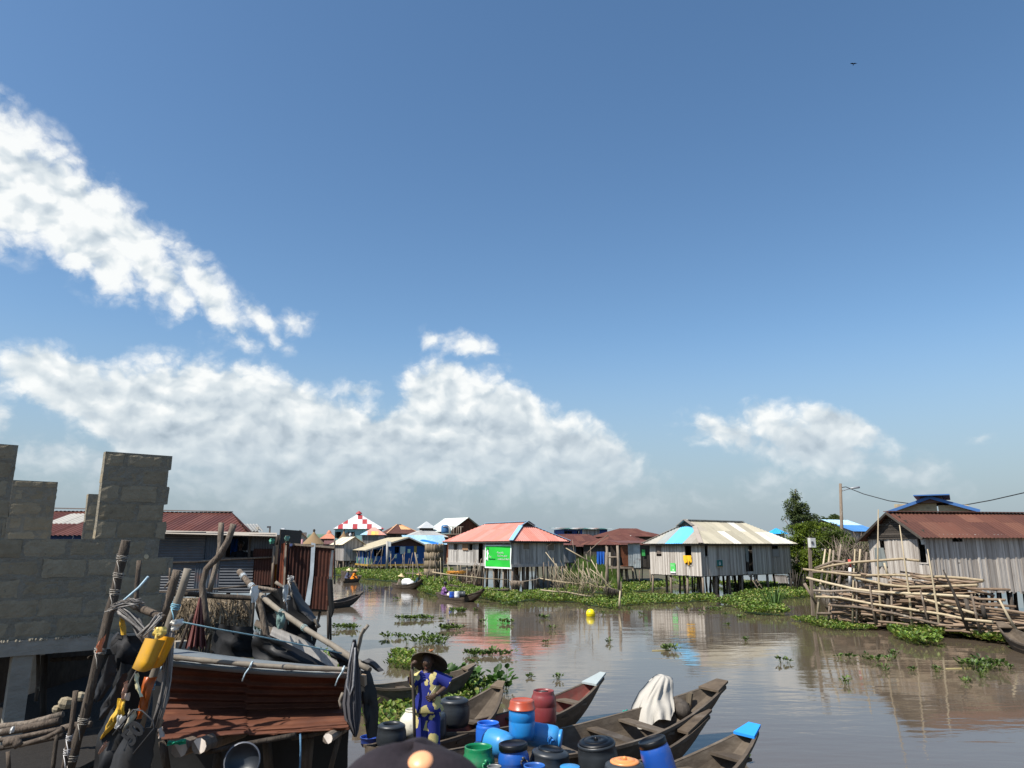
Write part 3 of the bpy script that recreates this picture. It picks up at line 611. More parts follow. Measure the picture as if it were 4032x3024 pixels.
# ------------------------------------------------------------------ the village farther off
def far_house(name, label, Y, xl, xr, yb, ye, yr, au=84, roof='hip', depth=6, ridge=(.35, .65), wall='board', wc=(1, 1, 1), rc=((.15, .055, .035),), o=.5, stilt=None, wins=(), ov_rows=2.0, group='houses of the village', cat='house', sw=.22, sheet=.9, cap=None, g=(0, 0), gcol=None, rmat='sheet', floor=True, open_front=False, vr=None, pitch=.2):
    if xl < 1900: Y *= 1.22
    if not stilt: yb = 2150 + 3.1 * 2850 / Y
    P0 = A(xl, yb, Y); h = HF(P0, au, au - 90, 1, depth); h.Lu = along(h.p(0, 0, 2), h.du, xr); zf, ze = P0.z, A(xl, ye, Y).z
    zr = A((xl + xr) / 2, yr, Y + (depth / 2 if roof != 'gable_v' else 0)).z
    T = empty(name, h.p(0, 0, min(0, zf)), label, cat, group)
    c0 = h.p(0, 0, 2); ops = []
    for (x0, x1, y0, y1) in wins:
        a, b = along(c0, h.du, x0), along(c0, h.du, x1); q = c0 + h.du * ((a + b) / 2)
        ops.append((a, b, A(x0, y1, q.y).z, A(x0, y0, q.y).z))
    mb = MB(); k = dict(c=wc, jit=.008, rag=.0)
    top = None
    if roof == 'gable_v': top = lambda s: ze + (zr - ze) * (1 - abs(s / h.Lu - .5) * 2)
    if not open_front: slat_wall(mb, h.p(0, 0, zf), h.p(h.Lu, 0, zf), zf, ze, sw, ops, out=-h.dv, top=top, **k)
    tv = None
    if roof == 'gable_u': tv = lambda s: ze + (zr - ze) * (1 - abs(s / h.Lv - .5) * 2)
    slat_wall(mb, h.p(0, 0, zf), h.p(0, h.Lv, zf), zf, ze, sw, out=-h.du, top=tv, **k); slat_wall(mb, h.p(h.Lu, 0, zf), h.p(h.Lu, h.Lv, zf), zf, ze, sw, out=h.du, top=tv, **k)
    slat_wall(mb, h.p(0, h.Lv, zf), h.p(h.Lu, h.Lv, zf), zf, ze, sw * 2, out=h.dv, **k)
    mb.build('wall', mt[wall], T)
    cf = lambda si, q: jit_c(rc[(si * 5 + q * 3 + si // 3) % len(rc)] if not callable(rc) else rc(si, q), .08)
    mb = MB(); fc = {}
    if roof == 'hip':
        F = hip_faces(h, ze, zr, o, h.Lu * ridge[0], h.Lu * ridge[1], g[0], g[1], vr)
        for kk, d in (('front', h.du), ('back', h.du), ('end0', h.dv), ('end1', h.dv)): corr_poly(mb, F[kk], d, pitch, .02, sheet, ov_rows, cf)
    elif roof == 'gable_u':
        F = {'front': [h.p(-o, -o, ze - .1), h.p(h.Lu + o, -o, ze - .1), h.p(h.Lu + o, h.Lv / 2, zr), h.p(-o, h.Lv / 2, zr)], 'back': [h.p(-o, h.Lv + o, ze - .1), h.p(h.Lu + o, h.Lv + o, ze - .1), h.p(h.Lu + o, h.Lv / 2, zr), h.p(-o, h.Lv / 2, zr)]}
        for kk in F: corr_poly(mb, F[kk], h.du, pitch, .02, sheet, ov_rows, cf)
    elif roof == 'gable_v':
        F = {'a': [h.p(-o, -o, ze - .1), h.p(h.Lu / 2, -o, zr + .03), h.p(h.Lu / 2, h.Lv + o, zr + .03), h.p(-o, h.Lv + o, ze - .1)], 'b': [h.p(h.Lu + o, -o, ze - .1), h.p(h.Lu / 2, -o, zr + .03), h.p(h.Lu / 2, h.Lv + o, zr + .03), h.p(h.Lu + o, h.Lv + o, ze - .1)]}
        for kk in F: corr_poly(mb, F[kk], h.dv, pitch, .02, sheet, ov_rows, cf)
    else:      # shed: low at the front
        F = {'a': [h.p(-o, -o, ze), h.p(h.Lu + o, -o, ze), h.p(h.Lu + o, h.Lv + o, zr), h.p(-o, h.Lv + o, zr)]}; corr_poly(mb, F['a'], h.du, pitch, .02, sheet, ov_rows, cf)
    rf = mb.build('roof', mt[rmat], T)
    if cap:
        mb = MB()
        if roof == 'hip':
            q = F['front']; mb.bar(q[2] + Z3 * .05, q[-1] + Z3 * .05, .3, .03, c=cap)
            mb.bar(q[0] + Z3 * .05, q[-1] + Z3 * .05, .22, .03, c=cap); mb.bar(q[1] + Z3 * .05, q[2] + Z3 * .05, .22, .03, c=cap)
        else:
            q = F[list(F)[0]]; mb.bar(q[2] + Z3 * .04, q[3 if roof != 'gable_v' else 1] + Z3 * .04, .3, .03, c=cap)
        mb.build('ridge_cap', mt['sheet'], rf)
    for gg in ('g0', 'g1'):
        if roof == 'hip' and F.get(gg): mb = MB(); mb.slab(F[gg], h.du * .05, c=gcol or (1, 1, 1)); mb.build('gable', mt['board' if gcol else 'dark'], rf)
    if floor: mb = MB(); mb.obox(h.p(.02, .02, zf - .08), h.du * (h.Lu - .04), h.dv * (h.Lv - .04), Z3 * .08); mb.build('floor_deck', mt['dark'], T)
    if stilt: stilts(T, h, [h.Lu * (i + .03) / (stilt - .94) for i in range(stilt)], [.15, h.Lv * .5], zf - .05, .08, n=5)
    for (a, b, z0, z1) in ops:
        mb = MB(); frame_rect(mb, h.p(0, 0, 0) + h.du * a, h.du, -h.dv, b - a, z0, z1, .06, .05); mb.build('window_frame', mt['dark'], T)
    return T, h, zf, ze, zr, F, rf
W_, Rd = (.66, .67, .67), (.4, .045, .05)
chk = lambda si, q: Rd if (q == 0 and si % 3 == 1) or (q == 1 and si % 4 == 2) or (q == 2 and si % 4 == 1) or (q == 3 and si % 3 == 0) else ((.68, .7, .7) if (si + q) % 2 else W_)
T, h, *_ = far_house('village_house', 'two storey turquoise house under a red and white checkered pyramid roof', 108, 1312, 1502, 2170, 2082, 2022, 78, 'hip', 7, (.48, .5), 'paint', (.33, .56, .53), chk, .35, sw=1.2, wins=[(1323, 1346, 2095, 2118), (1362, 1392, 2095, 2112)], ov_rows=1.5, sheet=.85)
q = h.p(h.Lu * .49, 3.5, A(1404, 2022, 136).z); mb = MB(); mb.lathe(q - Z3 * .1, [(.6, 0), (.5, .25), (.05, .55)], 8, c=Rd); mb.build('roof_cap', mt['sheet'], T)
mb = MB(); 
for a in (1362, 1386): mb.obox(A(a, 2112, 131.6 if a < 1370 else 132.4), h.du * .35 - h.dv * .2, -h.dv * .03, Z3 * .65); 
mb.build('shutter', mt['dark'], T); mb = MB(); p = A(1379, 2111, 132.4); mb.lathe(p, [(.22, 0), (.3, .3), (.2, .5), (.1, .7)], 8, c=(.8, .78, .74)); mb.build('water_jar', mt['cloth'], label='whitish bundle on the window sill of the checkered roof house', cat='bundle')
multi = lambda si, q: [(.42, .6, .7), (.4, .58, .7), (.72, .3, .2), (.85, .55, .13), (.8, .45, .15), (.72, .3, .22), (.7, .33, .25)][si % 7] if q < 1 else (.66, .35, .28)
far_house('village_house', 'small slatted house under a patchwork roof of blue, orange and yellow sheets', 92, 1420, 1510, 2160, 2106, 2076, 82, 'hip', 4.5, (.45, .55), 'board', (.6, .6, .6), multi, .3, sw=.2, sheet=.55, ov_rows=1.3)
far_house('village_house', 'low house with a dark brown hip roof and one pale orange patch', 100, 1530, 1640, 2140, 2101, 2065, 70, 'hip', 7, (.4, .55), 'dark', (1, 1, 1), lambda si, q: (.75, .42, .2) if (q == 1 and si in (3, 4)) else (.095, .035, .022), .6, cap=(.62, .35, .2), sw=.3)
GR = ((.38, .38, .37), (.32, .32, .31), (.42, .42, .4))
T, h, *_ = far_house('village_house', 'house with a two tier roof of grey iron sheets', 96, 1632, 1770, 2165, 2114, 2082, 66, 'hip', 7, (.42, .52), 'board', (.5, .5, .5), GR, .6, sw=.3)
q = (h.p(0, 0, 0) + h.p(h.Lu, h.Lv, 0)) / 2; za, zb = A(1690, 2079, 120).z, A(1690, 2052, 120).z; k = h.Lu * .23
mb = MB(); mb.loft([[q + h.du * x * k + h.dv * y * k * .9 + Z3 * za for x, y in ((-1, -1), (1, -1), (1, 1), (-1, 1))], [q + h.du * x * .05 + h.dv * y * .05 + Z3 * zb for x, y in ((-1, -1), (1, -1), (1, 1), (-1, 1))]], c=(.55, .57, .57), sm=False); mb.build('upper_roof', mt['sheet'], T)
mb = MB(); mb.obox(q - h.du * k * .7 - h.dv * k * .6 + Z3 * (za - .45), h.du * k * 1.4, h.dv * k * 1.2, Z3 * .5); mb.build('roof_neck', mt['dark'], T)
far_house('village_house', 'house with a pale blue sheet roof partly under a bright blue tarpaulin', 88, 1600, 1748, 2160, 2141, 2107, 72, 'gable_u', 5, (0, 1), 'board', (.6, .6, .6), ((.33, .54, .68), (.38, .58, .7), (.3, .5, .66)), .4, sw=.3)
mb = MB(); a, b, c, d = A(1652, 2130, 106.3), A(1722, 2149, 105.2), A(1728, 2141, 106.4), A(1672, 2127, 107.4)
mb.loft([[a.lerp(b, i / 10) + Z3 * (R(-.03, .05) + .05) for i in range(11)], [a.lerp(d, .5).lerp(b.lerp(c, .5), i / 10) + Z3 * R(.08, .16) for i in range(11)], [d.lerp(c, i / 10) + Z3 * R(.08, .14) for i in range(11)]], c=(.01, .2, .72), closed=False); mb.build('tarpaulin', mt['plastic'], label='bright blue tarpaulin thrown over a pale blue sheet roof', cat='tarpaulin')
mt_ = [(.62, .67, .62), (.58, .64, .6), (.64, .66, .6), (.66, .42, .26), (.7, .5, .3), (.55, .6, .5), (.66, .38, .26)]
T, h, *_ = far_house('village_house', 'upper house with a pale mint and orange striped gable roof beside a balcony tank', 97, 1772, 1900, 2128, 2090, 2036, 50, 'gable_v', 6, (0, 1), 'rust', (1, 1, 1), lambda si, q: mt_[(si * 3 + q) % 3] if si < 9 else mt_[3 + si % 4], .5, sw=.3)
mb = MB(); p = A(1752, 2099, 98.5); mb.lathe(p, [(.0, 0), (.5, 0), (.52, .2), (.5, .9), (.3, 1.05), (0, 1.05)], 14, c=(.03, .13, .3)); mb.build('water_tank', mt['plastic'], label='dark blue water tank on the balcony next to the mint striped roof', cat='tank')
mb = MB(); p = A(1770, 2100, 98)
for i in range(6): mb.tube([p + V((i * .3, 0, -.6)), p + V((i * .3 + R(-.1, .1), 0, .9))], .07, 6)
mb.bar(p + V((-.9, 0, -.1)), p + V((1.8, 0, -.1)), .4, .1); mb.bar(p + V((-.9, 0, .85)), p + V((1.8, 0, .85)), .08, .08); mb.build('balcony', mt['pole'], T)
mb = MB(); p = A(1738, 2102, 101); mb.obox(p, V((1.2, .3, 0)), V((-.1, 2, 0)), Z3 * .75, c=(.35, .6, .58)); mb.build('side_room', mt['paint'], T)
# blue house with the long cream roof, gable towards us
Yb = 92; P0 = A(1450, 2222, Yb); h = HF(P0, 66, -24, 1, 6); h.Lu = along(h.p(0, 0, 2), h.du, 1672); h.Lv = along(h.p(0, 0, 2), h.dv, 1384)
zf = P0.z; zl, zap, zrr = A(1450, 2163, Yb).z, A(1605, 2116, Yb + 2).z, A(1685, 2150, Yb + 3).z; ua = along(h.p(0, 0, 2), h.du, 1605)
T = empty('stilt_house', h.p(0, 0, 0), 'deep blue stilt house with a yellow floor band and a long cream roof', 'house', 'stilt houses across the lagoon')
topf = lambda s: (zl + (zap - zl) * s / ua if s < ua else zap + (zrr - zap) * (s - ua) / (h.Lu - ua)) - .05
c0 = h.p(0, 0, 2); BL = (.012, .075, .27)
def zy(x, y): q = c0 + h.du * along(c0, h.du, x); return A(x, y, q.y).z
ws = [(1556, 1573, 2152, 2178), (1468, 1506, 2164, 2190)]
ops = [(along(c0, h.du, a), along(c0, h.du, b), zy(a, d), zy(a, c)) for a, b, c, d in ws]
zmid = zy(1605, 2150)
mb = MB(); slat_wall(mb, h.p(0, 0, zf), h.p(h.Lu, 0, zf), zf, 9, .3, ops, top=lambda s: min(topf(s), zmid), out=-h.dv, c=BL, jit=.004, rag=0)
slat_wall(mb, h.p(0, 1.2, zf), h.p(0, h.Lv, zf), zf, zl, .3, [(.5, 1.3, zf + .1, zf + 1.7)], out=-h.du, c=BL, rag=0); slat_wall(mb, h.p(h.Lu, 0, zf), h.p(h.Lu, h.Lv, zf), zf, zrr, .3, out=h.du, c=BL, rag=0)
slat_wall(mb, h.p(0, h.Lv, zf), h.p(h.Lu, h.Lv, zf), zf, 9, .4, out=h.dv, top=topf, c=BL, rag=0); mb.build('wall', mt['paint'], T)
mb = MB(); u0 = ua * (zmid - zl) / (zap - zl) if zmid > zl else 0
n = 24
for i in range(n):
    a, b = h.Lu * i / n, h.Lu * (i + 1) / n
    za_, zb_ = topf((a + b) / 2), zmid
    if za_ > zb_: mb.obox(h.p(a, .01, zb_), h.du * (b - a) * .98, h.dv * .03, Z3 * (za_ - zb_), c=(.075, .03, .025))
mb.build('gable', mt['paint'], T)
mb = MB(); mb.obox(h.p(-.15, -.35, zf - .22), h.du * (h.Lu + .2), h.dv * (h.Lv + .4), Z3 * .2, c=(.42, .26, .05)); mb.build('floor_band', mt['paint'], T)
CRM = [(.47, .41, .27), (.52, .45, .3), (.43, .37, .25), (.5, .44, .32)]
mb = MB(); cf = lambda si, q: jit_c(CRM[(si * 3 + q * 5) % 4], .07)
rl = [h.p(-.6, -.5, zl - .12), h.p(ua, -.5, zap + .06), h.p(ua, h.Lv + .3, zap + .06), h.p(-.6, h.Lv + .3, zl - .12)]
corr_poly(mb, rl, h.dv, .2, .02, .9, 1.8, cf); rr_ = [h.p(h.Lu + .7, -.5, zrr - .15), h.p(ua, -.5, zap + .06), h.p(ua, h.Lv + .3, zap + .06), h.p(h.Lu + .7, h.Lv + .3, zrr - .15)]
corr_poly(mb, rr_, h.dv, .2, .02, .9, 1.8, cf); rf = mb.build('roof', mt['sheet'], T)
mb = MB(); mb.bar(rl[0] - Z3 * .08 - h.dv * .03, rl[1] - Z3 * .08 - h.dv * .03, .04, .14); mb.bar(rr_[0] - Z3 * .08 - h.dv * .03, rr_[1] - Z3 * .08 - h.dv * .03, .04, .14); mb.build('barge_board', mt['board'], rf)
stilts(T, h, [h.Lu * i / 11 for i in range(12)], [0, 2.5, h.Lv], zf - .15, .08, n=5, mat='dark')
mb = MB(); O = h.p(ops[0][1] + .05, -.06, ops[0][2] - .1); mb.obox(O, h.du * .65, -h.dv * .03, Z3 * (ops[0][3] - ops[0][2] + .1), c=(.5, .55, .56)); mb.build('shutter', mt['paint'], T)
for a, b, c, d in ((1629, 1640, 2150, 2177),): mb = MB(); u = along(c0, h.du, a); mb.obox(h.p(u, -.03, zy(a, d)), h.du * .36, -h.dv * .02, Z3 * (zy(a, c) - zy(a, d)), c=(.42, .27, .05)); mb.build('panel', mt['paint'], T)
for (a, b, c, d, cc, lb) in ((1604, 1615, 2162, 2177, (.55, .72, .5), 'whitish and green paper poster on the blue house wall beside the open window'), (1635, 1646, 2182, 2198, (.62, .66, .68), 'pale torn paper poster low on the blue house wall near the reed granary'), (1530, 1540, 2170, 2194, (.45, .45, .5), 'greyish paper poster on the blue house wall by the electricity post'), (1552, 1562, 2183, 2198, (.38, .52, .45), 'greenish paper poster low on the blue house wall beneath the open window'), (1476, 1485, 2192, 2208, (.4, .5, .5), 'faded pale poster under the wide dark window of the blue house')):
    u = along(c0, h.du, a); poster('paper_poster', h.p(u, -.03, zy(a, d)), h.du, Z3, -h.dv, along(c0, h.du, b) - u, zy(a, c) - zy(a, d), cc, lb)
# porch rail of painted slats
PC = [(.75, .78, .72), (.75, .78, .72), (.1, .5, .2), (.5, .62, .3), (.12, .2, .5), (.7, .75, .7), (.1, .45, .2)]
mb = MB()
for i in range(16): mb.obox(h.p(-.06, .05 + i * h.Lv / 16, zf + .0), h.dv * .13, h.du * .03, Z3 * (.75 if i % 5 else 1.5), c=PC[i % 7])
for i in range(3): mb.obox(h.p(.1 + i * .25, -.09, zf), h.du * .12, h.dv * .03, Z3 * .7, c=PC[(i + 2) % 7])
mb.build('porch_rail', mt['paint'], T)
HB = h
# barn with striped roof in front of it
T, h2, *_ = far_house('stilt_house', 'narrow grey plank barn with a lean cream striped roof next to the blue house', 80, 1352, 1430, 2208, 2142, 2114, 62, 'gable_v', 6, (0, 1), 'board', (.8, .8, .82), ((.62, .55, .4), (.7, .66, .52), (.5, .42, .3)), .35, sw=.16, stilt=8, group='stilt houses across the lagoon', sheet=.45)
far_house('village_house', 'long dark shed of weathered planks behind the plank barn', 96, 1278, 1372, 2190, 2140, 2128, 80, 'gable_u', 4, (0, 1), 'board', (.5, .45, .45), ((.16, .07, .06), (.2, .1, .08)), .3, sw=.2, stilt=7)
OR = ((.62, .24, .14), (.58, .22, .13), (.64, .27, .17))
T, h, *_ = far_house('village_house', 'house with a bell shaped orange tiled pyramid roof and a small cap', 110, 1262, 1312, 2145, 2121, 2096, 80, 'hip', 5, (.45, .55), 'paint', (.14, .05, .045), OR, .4, sw=.4)
q = (h.p(0, 0, 0) + h.p(h.Lu, h.Lv, 0)) / 2 + Z3 * A(1285, 2098, 136).z; mb = MB(); mb.lathe(q, [(.55, 0), (.3, .25), (.25, .4), (.05, .5)], 8, c=OR[0]); mb.build('roof_cap', mt['sheet'], T)
far_house('village_house', 'house with a long green sheet roof behind the thatched huts', 120, 1205, 1270, 2140, 2118, 2103, 86, 'gable_u', 5, (0, 1), 'board', (.6, .6, .6), ((.12, .2, .13), (.15, .22, .14)), .3, sw=.4)
T, h, *_ = far_house('village_house', 'plastered grey gable house with orange roof slopes and a little vent cap', 100, 1150, 1205, 2160, 2122, 2096, 60, 'gable_v', 6, (0, 1), 'conc', (1.5, 1.45, 1.35), OR, .3, sw=2.0)
mb = MB(); q = A(1180, 2096, 122); mb.lathe(q - Z3 * .1, [(.5, 0), (.45, .2), (.05, .5)], 4, c=(.3, .28, .25)); mb.build('vent_cap', mt['zinc'], T)
far_house('village_house', 'small open dark roofed shelter before the grey gable house', 92, 1144, 1182, 2162, 2133, 2118, 70, 'gable_v', 4, (0, 1), 'board', (.7, .7, .7), ((.07, .05, .045),), .3, sw=.5)
def hut(xc, yt, yb, wpx, Y, label):
    b = A(xc, yb, Y); t = A(xc, yt, Y); H = t.z - b.z; r = wpx / 2 * ZC(b) / FPX
    T = empty('thatched_hut', V((b.x, b.y, 0)), label, 'hut', 'thatched round huts')
    mb = MB(); mb.lathe(b - Z3 * .1, [(r * 1.02, 0), (r * .98, .08), (r * .62, H * .36), (r * .33, H * .62), (r * .14, H * .82), (r * .06, H * .95), (0, H * .96)], 22); mb.build('thatch_roof', mt['thatch'], T)
    mb = MB(); mb.lathe(b - Z3 * .1 + Z3 * H * .9, [(0, 0), (r * .1, .1), (r * .12, .3), (r * .06, .42), (0, .45)], 10); mb.build('finial_pot', mt['dark'], T)
    mb = MB(); n = 40
    for i in range(n):
        q = 6.283 * i / n; mb.cbox((b.x + math.cos(q) * r * .85, b.y + math.sin(q) * r * .85, b.z / 2), r * .13, .06, b.z, rz=q + 1.57)
    mb.build('wall', mt['board'], T)
hut(1234, 2088, 2139, 86, 100, 'thatched round hut with a clay finial seen above the rusty iron booth')
hut(1352, 2086, 2140, 66, 104, 'thatched round hut leaning behind the cream striped barn roof')
# behind and right of the pink roof
DB = ((.11, .036, .022), (.125, .043, .027), (.095, .032, .02), (.14, .052, .032))
far_house('village_house', 'long brown iron roofed barn with an open dark front by the grass', 84, 2268, 2392, 2205, 2152, 2103, 80, 'hip', 8, (-.3, .75), 'dark', (.5, .5, .5), lambda si, q: (.02, .075, .065) if (si == 7 and q == 1) else DB[(si * 3 + q) % 4], .5, sw=.3, wins=[(2290, 2345, 2156, 2204)])
far_house('village_house', 'small grey plank annex with a flat rusty roof against the pink roofed house', 62, 2216, 2268, 2215, 2146, 2138, 72, 'shed', 3, (0, 1), 'board', (.75, .8, .85), DB, .4, sw=.18, stilt=4)
T, h, *_ = far_house('village_house', 'two storey blue house with a flat green edged roof behind the brown barn', 105, 2222, 2394, 2150, 2083, 2076, 80, 'shed', 6, (0, 1), 'paint', (.02, .08, .3), ((.03, .1, .09), (.04, .12, .1), (.5, .55, .53), (.3, .14, .1)), .7, sw=.6, wins=[(2226, 2234, 2092, 2100), (2245, 2260, 2092, 2100), (2267, 2285, 2091, 2100)])
mb = MB(); a = along(h.p(0, 0, 2), h.du, 2294); b = along(h.p(0, 0, 2), h.du, 2362); z0 = A(2294, 2110, 105).z; slat_wall(mb, h.p(a, -.05, z0), h.p(b, -.05, z0), z0, A(2294, 2084, 105).z, .25, out=-h.dv); mb.build('board_panel', mt['board'], T)
T, h, *_ = far_house('village_house', 'tall house with a big brown hip roof and a pale framed gable vent', 92, 2458, 2612, 2160, 2112, 2080, 70, 'hip', 8, (.3, .6), 'dark', (1, 1, 1), DB, .6, g=(0, .3), gcol=(1.2, 1.2, 1.2), sw=.4)
far_house('village_house', 'low house with a brown hip roof and three pale roof patches', 76, 2400, 2580, 2200, 2145, 2108, 74, 'hip', 7, (.32, .8), 'dark', (.6, .6, .6), lambda si, q: (.6, .58, .52) if (q == 2 and si in (5, 6, 8)) else DB[(si + q) % 4], .5, sw=.3, g=(.12, 0))
far_house('village_house', 'pale yellow plastered house glimpsed behind the palm', 110, 2395, 2460, 2150, 2124, 2116, 84, 'shed', 5, (0, 1), 'paint', (.7, .62, .35), ((.3, .24, .2),), .4, sw=2)
# little shack on stilts: zinc sheets
Ys = 60; P0 = A(2446, 2232, Ys); h = HF(P0, 78, -12, 1, 2.5); h.Lu = along(h.p(0, 0, 2), h.du, 2556); zf = A(2500, 2236, Ys).z
T = empty('stilt_shack', h.p(0, 0, 0), 'little shack of rust and grey iron sheets on stilts between the two big stilt houses', 'shack', 'stilt houses across the lagoon')
c0 = h.p(0, 0, 2); ux = lambda x: along(c0, h.du, x)
def zq(x, y): q = c0 + h.du * ux(x); return A(x, y, q.y).z
def vsheet(mb, u0, u1, z0, z1, v=0.0, pitch=.12, c=(1, 1, 1), amp=.015): corr_wall(mb, h.p(u0, v, z0), h.p(u1, v, z0), z0, z1, pitch, amp, -h.dv, c)
def corr_wall(mb, p0, p1, z0, z1, pitch, amp, out, c=(1, 1, 1), horiz=False, z0b=None, z1b=None, seg=4, r=None):
    p0, p1 = V(p0), V(p1); d = p1 - p0; ln = d.length; d.normalize(); z0b = z0 if z0b is None else z0b; z1b = z1 if z1b is None else z1b
    if r is None: r = rng.random()
    if not horiz:
        n = max(2, int(ln / pitch * seg)); b, t = [], []
        for i in range(n + 1):
            s = i / n; q = p0 + d * (ln * s) + V(out) * (amp * math.sin(6.283 * s * ln / pitch)); b.append(V((q.x, q.y, z0 + (z0b - z0) * s))); t.append(V((q.x, q.y, z1 + (z1b - z1) * s)))
        mb.loft([b, t], c=c, r=r, closed=False)
    else:
        n = max(2, int((z1 - z0) / pitch * seg)); rows = []
        for j in range(n + 1):
            s = j / n; o = V(out) * (amp * math.sin(6.283 * s * (z1 - z0) / pitch)); rows.append([V((p.x, p.y, z0 + (z1 - z0) * s)) + o for p in (p0, p0.lerp(p1, .5), p1)])
        mb.loft(rows, c=c, r=r, closed=False)
for i, (a, b, y0, y1, m_) in enumerate(((2446, 2474, 2149, 2230, 'rust'), (2474, 2496, 2140, 2229, 'zinc'), (2494, 2521, 2139, 2236, 'zinc'))):
    mb = MB(); vsheet(mb, ux(a), ux(b), zq(a, y1), zq(a, y0), -.02 * i, .11 if m_ == 'rust' else .14, (1, 1, 1) if m_ == 'rust' else (1.35, 1.4, 1.4)); mb.build('sheet_panel', mt[m_], T)
mb = MB(); slat_wall(mb, h.p(ux(2521), 0, zf + .1), h.p(ux(2556), 0, zf + .1), zf + .1, zq(2540, 2150), .16, out=-h.dv, jit=.03, rag=.1); mb.build('slat_panel', mt['dark'], T)
mb = MB(); mb.obox(h.p(-.1, .1, zf), h.du * h.Lu * 1.02, h.dv * 2.3, Z3 * .1); mb.obox(h.p(-1.0, -.6, zf - .05), h.du * 1.8, h.dv * .8, Z3 * .08); mb.build('floor_deck', mt['pole'], T)
mb = MB(); slat_wall(mb, h.p(0, 2.4, zf), h.p(h.Lu, 2.4, zf), zf, zq(2500, 2150), .3, out=h.dv); mb.build('wall', mt['dark'], T)
mb = MB(); mb.obox(h.p(-.2, -.3, zq(2500, 2139)), h.du * (h.Lu + .4), h.dv * 3 + Z3 * .2, Z3 * .03, c=(.16, .06, .04)); mb.build('roof', mt['sheet'], T)
stilts(T, h, [.1, .5, .9, 1.5, h.Lu - .1], [-.1, 1.2, 2.3], zf, .06, lean=.2, n=5)
poster('green_poster', h.p(ux(2527), -.07, zq(2527, 2189)), h.du, Z3, -h.dv, .28, .5, (.08, .5, .12), 'green poster on the dark slat front of the little iron sheet shack')
mb = MB(); cloth_hang(mb, A(2349, 2172, 67), A(2381, 2172, 67), 1.1, (.02, .12, .5), 3, .08); mb.build('hung_cloth', mt['plastic'], label='crumpled blue tarpaulin hanging before the dark barn front', cat='tarpaulin')
mb = MB(); cloth_hang(mb, A(2381, 2175, 66.5), A(2420, 2174, 66.5), 1.3, (.4, .35, .28), 3, .08); mb.build('hung_cloth', mt['cloth'], label='beige cloth hanging between blue tarpaulins before the dark barn', cat='cloth')
mb = MB(); cloth_hang(mb, A(2409, 2172, 66.2), A(2432, 2172, 66.2), .55, (.02, .15, .6), 2, .06, taper=.5); mb.build('hung_cloth', mt['plastic'], label='small bright blue tarpaulin corner next to the beige cloth', cat='tarpaulin')
mb = MB(); cloth_hang(mb, A(2418, 2196, 58), A(2446, 2192, 58), .65, (.02, .02, .02), 2, .05, taper=-.5); mb.build('hung_cloth', mt['tarp'], label='black net sheet hung at the edge of the little shack deck', cat='tarpaulin')
def post(name, x0, y0, x1, y1, Y, r, label, mat='pole', cat='post', group=None, n=7, wob=.03, extra=()):
    "a standing post: foot pixel, top pixel at distance Y"
    a, b = A(x0, y0, Y), A(x1, y1, Y); pts = [a.lerp(b, t) + V((R(-wob, wob), R(-wob, wob), 0)) * (0 if t in (0, 1) else 1) for t in (0, .3, .65, 1)]
    mb = MB(); mb.tube(pts, [r * 1.15, r * 1.05, r * .95, r * .85], n)
    for e in extra: mb.tube(e, r * .6, 5)
    return mb.build(name, mt[mat], label=label, cat=cat, group=group)
post('mooring_post', 2392, 2300, 2389, 2152, 50, .1, 'thick weathered post with a notched head before the grass, next to the little shack', extra=[[A(2389, 2156, 50), A(2385, 2149, 50)]])
post('mooring_post', 2438, 2322, 2431, 2148, 48, .1, 'tall leaning post with a crosspiece standing at the little shack deck')
mb = MB(); mb.tube([A(2392, 2194, 50), A(2432, 2194, 49.5)], .05, 6); mb.build('cross_rail', mt['pole'], label='thin rail joining the two tall posts before the beige cloth', cat='rail')
# far right, beyond the bushes
T, h, *_ = far_house('village_house', 'open sided house under a pale and bright blue sheet roof behind the bushes', 70, 3374, 3444, 2130, 2088, 2046, 62, 'gable_u', 6, (0, 1), 'board', (.7, .7, .7), lambda si, q: (.07, .22, .48) if q == 0 else (.4, .6, .72), .5, sw=.4)
far_house('village_house', 'bright sky blue roof corner peeping out beside the tall tree', 86, 3056, 3096, 2140, 2102, 2080, 100, 'hip', 3, (.45, .55), 'board', (1, 1, 1), ((.03, .36, .75), (.04, .42, .8)), .4, sw=.4)
Yt = 48; T, h, zf_, ze_, zr_, F, rf = far_house('village_house', 'tall plastered house with bright blue roof edges rising behind the brown roof', Yt, 3560, 3850, 2140, 2014, 1966, 121, 'gable_v', 6, (0, 1), 'conc', (1.3, 1.25, 1.0), ((.3, .11, .08), (.33, .13, .09)), .5, sw=3.0)
mb = MB()
for k in 'ab': mb.bar(F[k][0] - h.dv * .02, F[k][1] - h.dv * .02 + Z3 * .0, .06, .18, c=(.05, .15, .38))
mb.build('barge_board', mt['paint'], rf)
q = h.p(h.Lu * .5, 0, zr_); mb = MB()
mb.obox(q - h.du * .9 - h.dv * .9 + Z3 * .12, h.du * 2.0 - Z3 * .0, h.dv * 6, Z3 * .07, c=(.05, .15, .38)); mb.obox(q - h.du * .55 - h.dv * .3 - Z3 * .3, h.du * 1.2, h.dv * 5, Z3 * .42, c=(.16, .1, .08)); mb.build('ridge_vent', mt['paint'], rf)
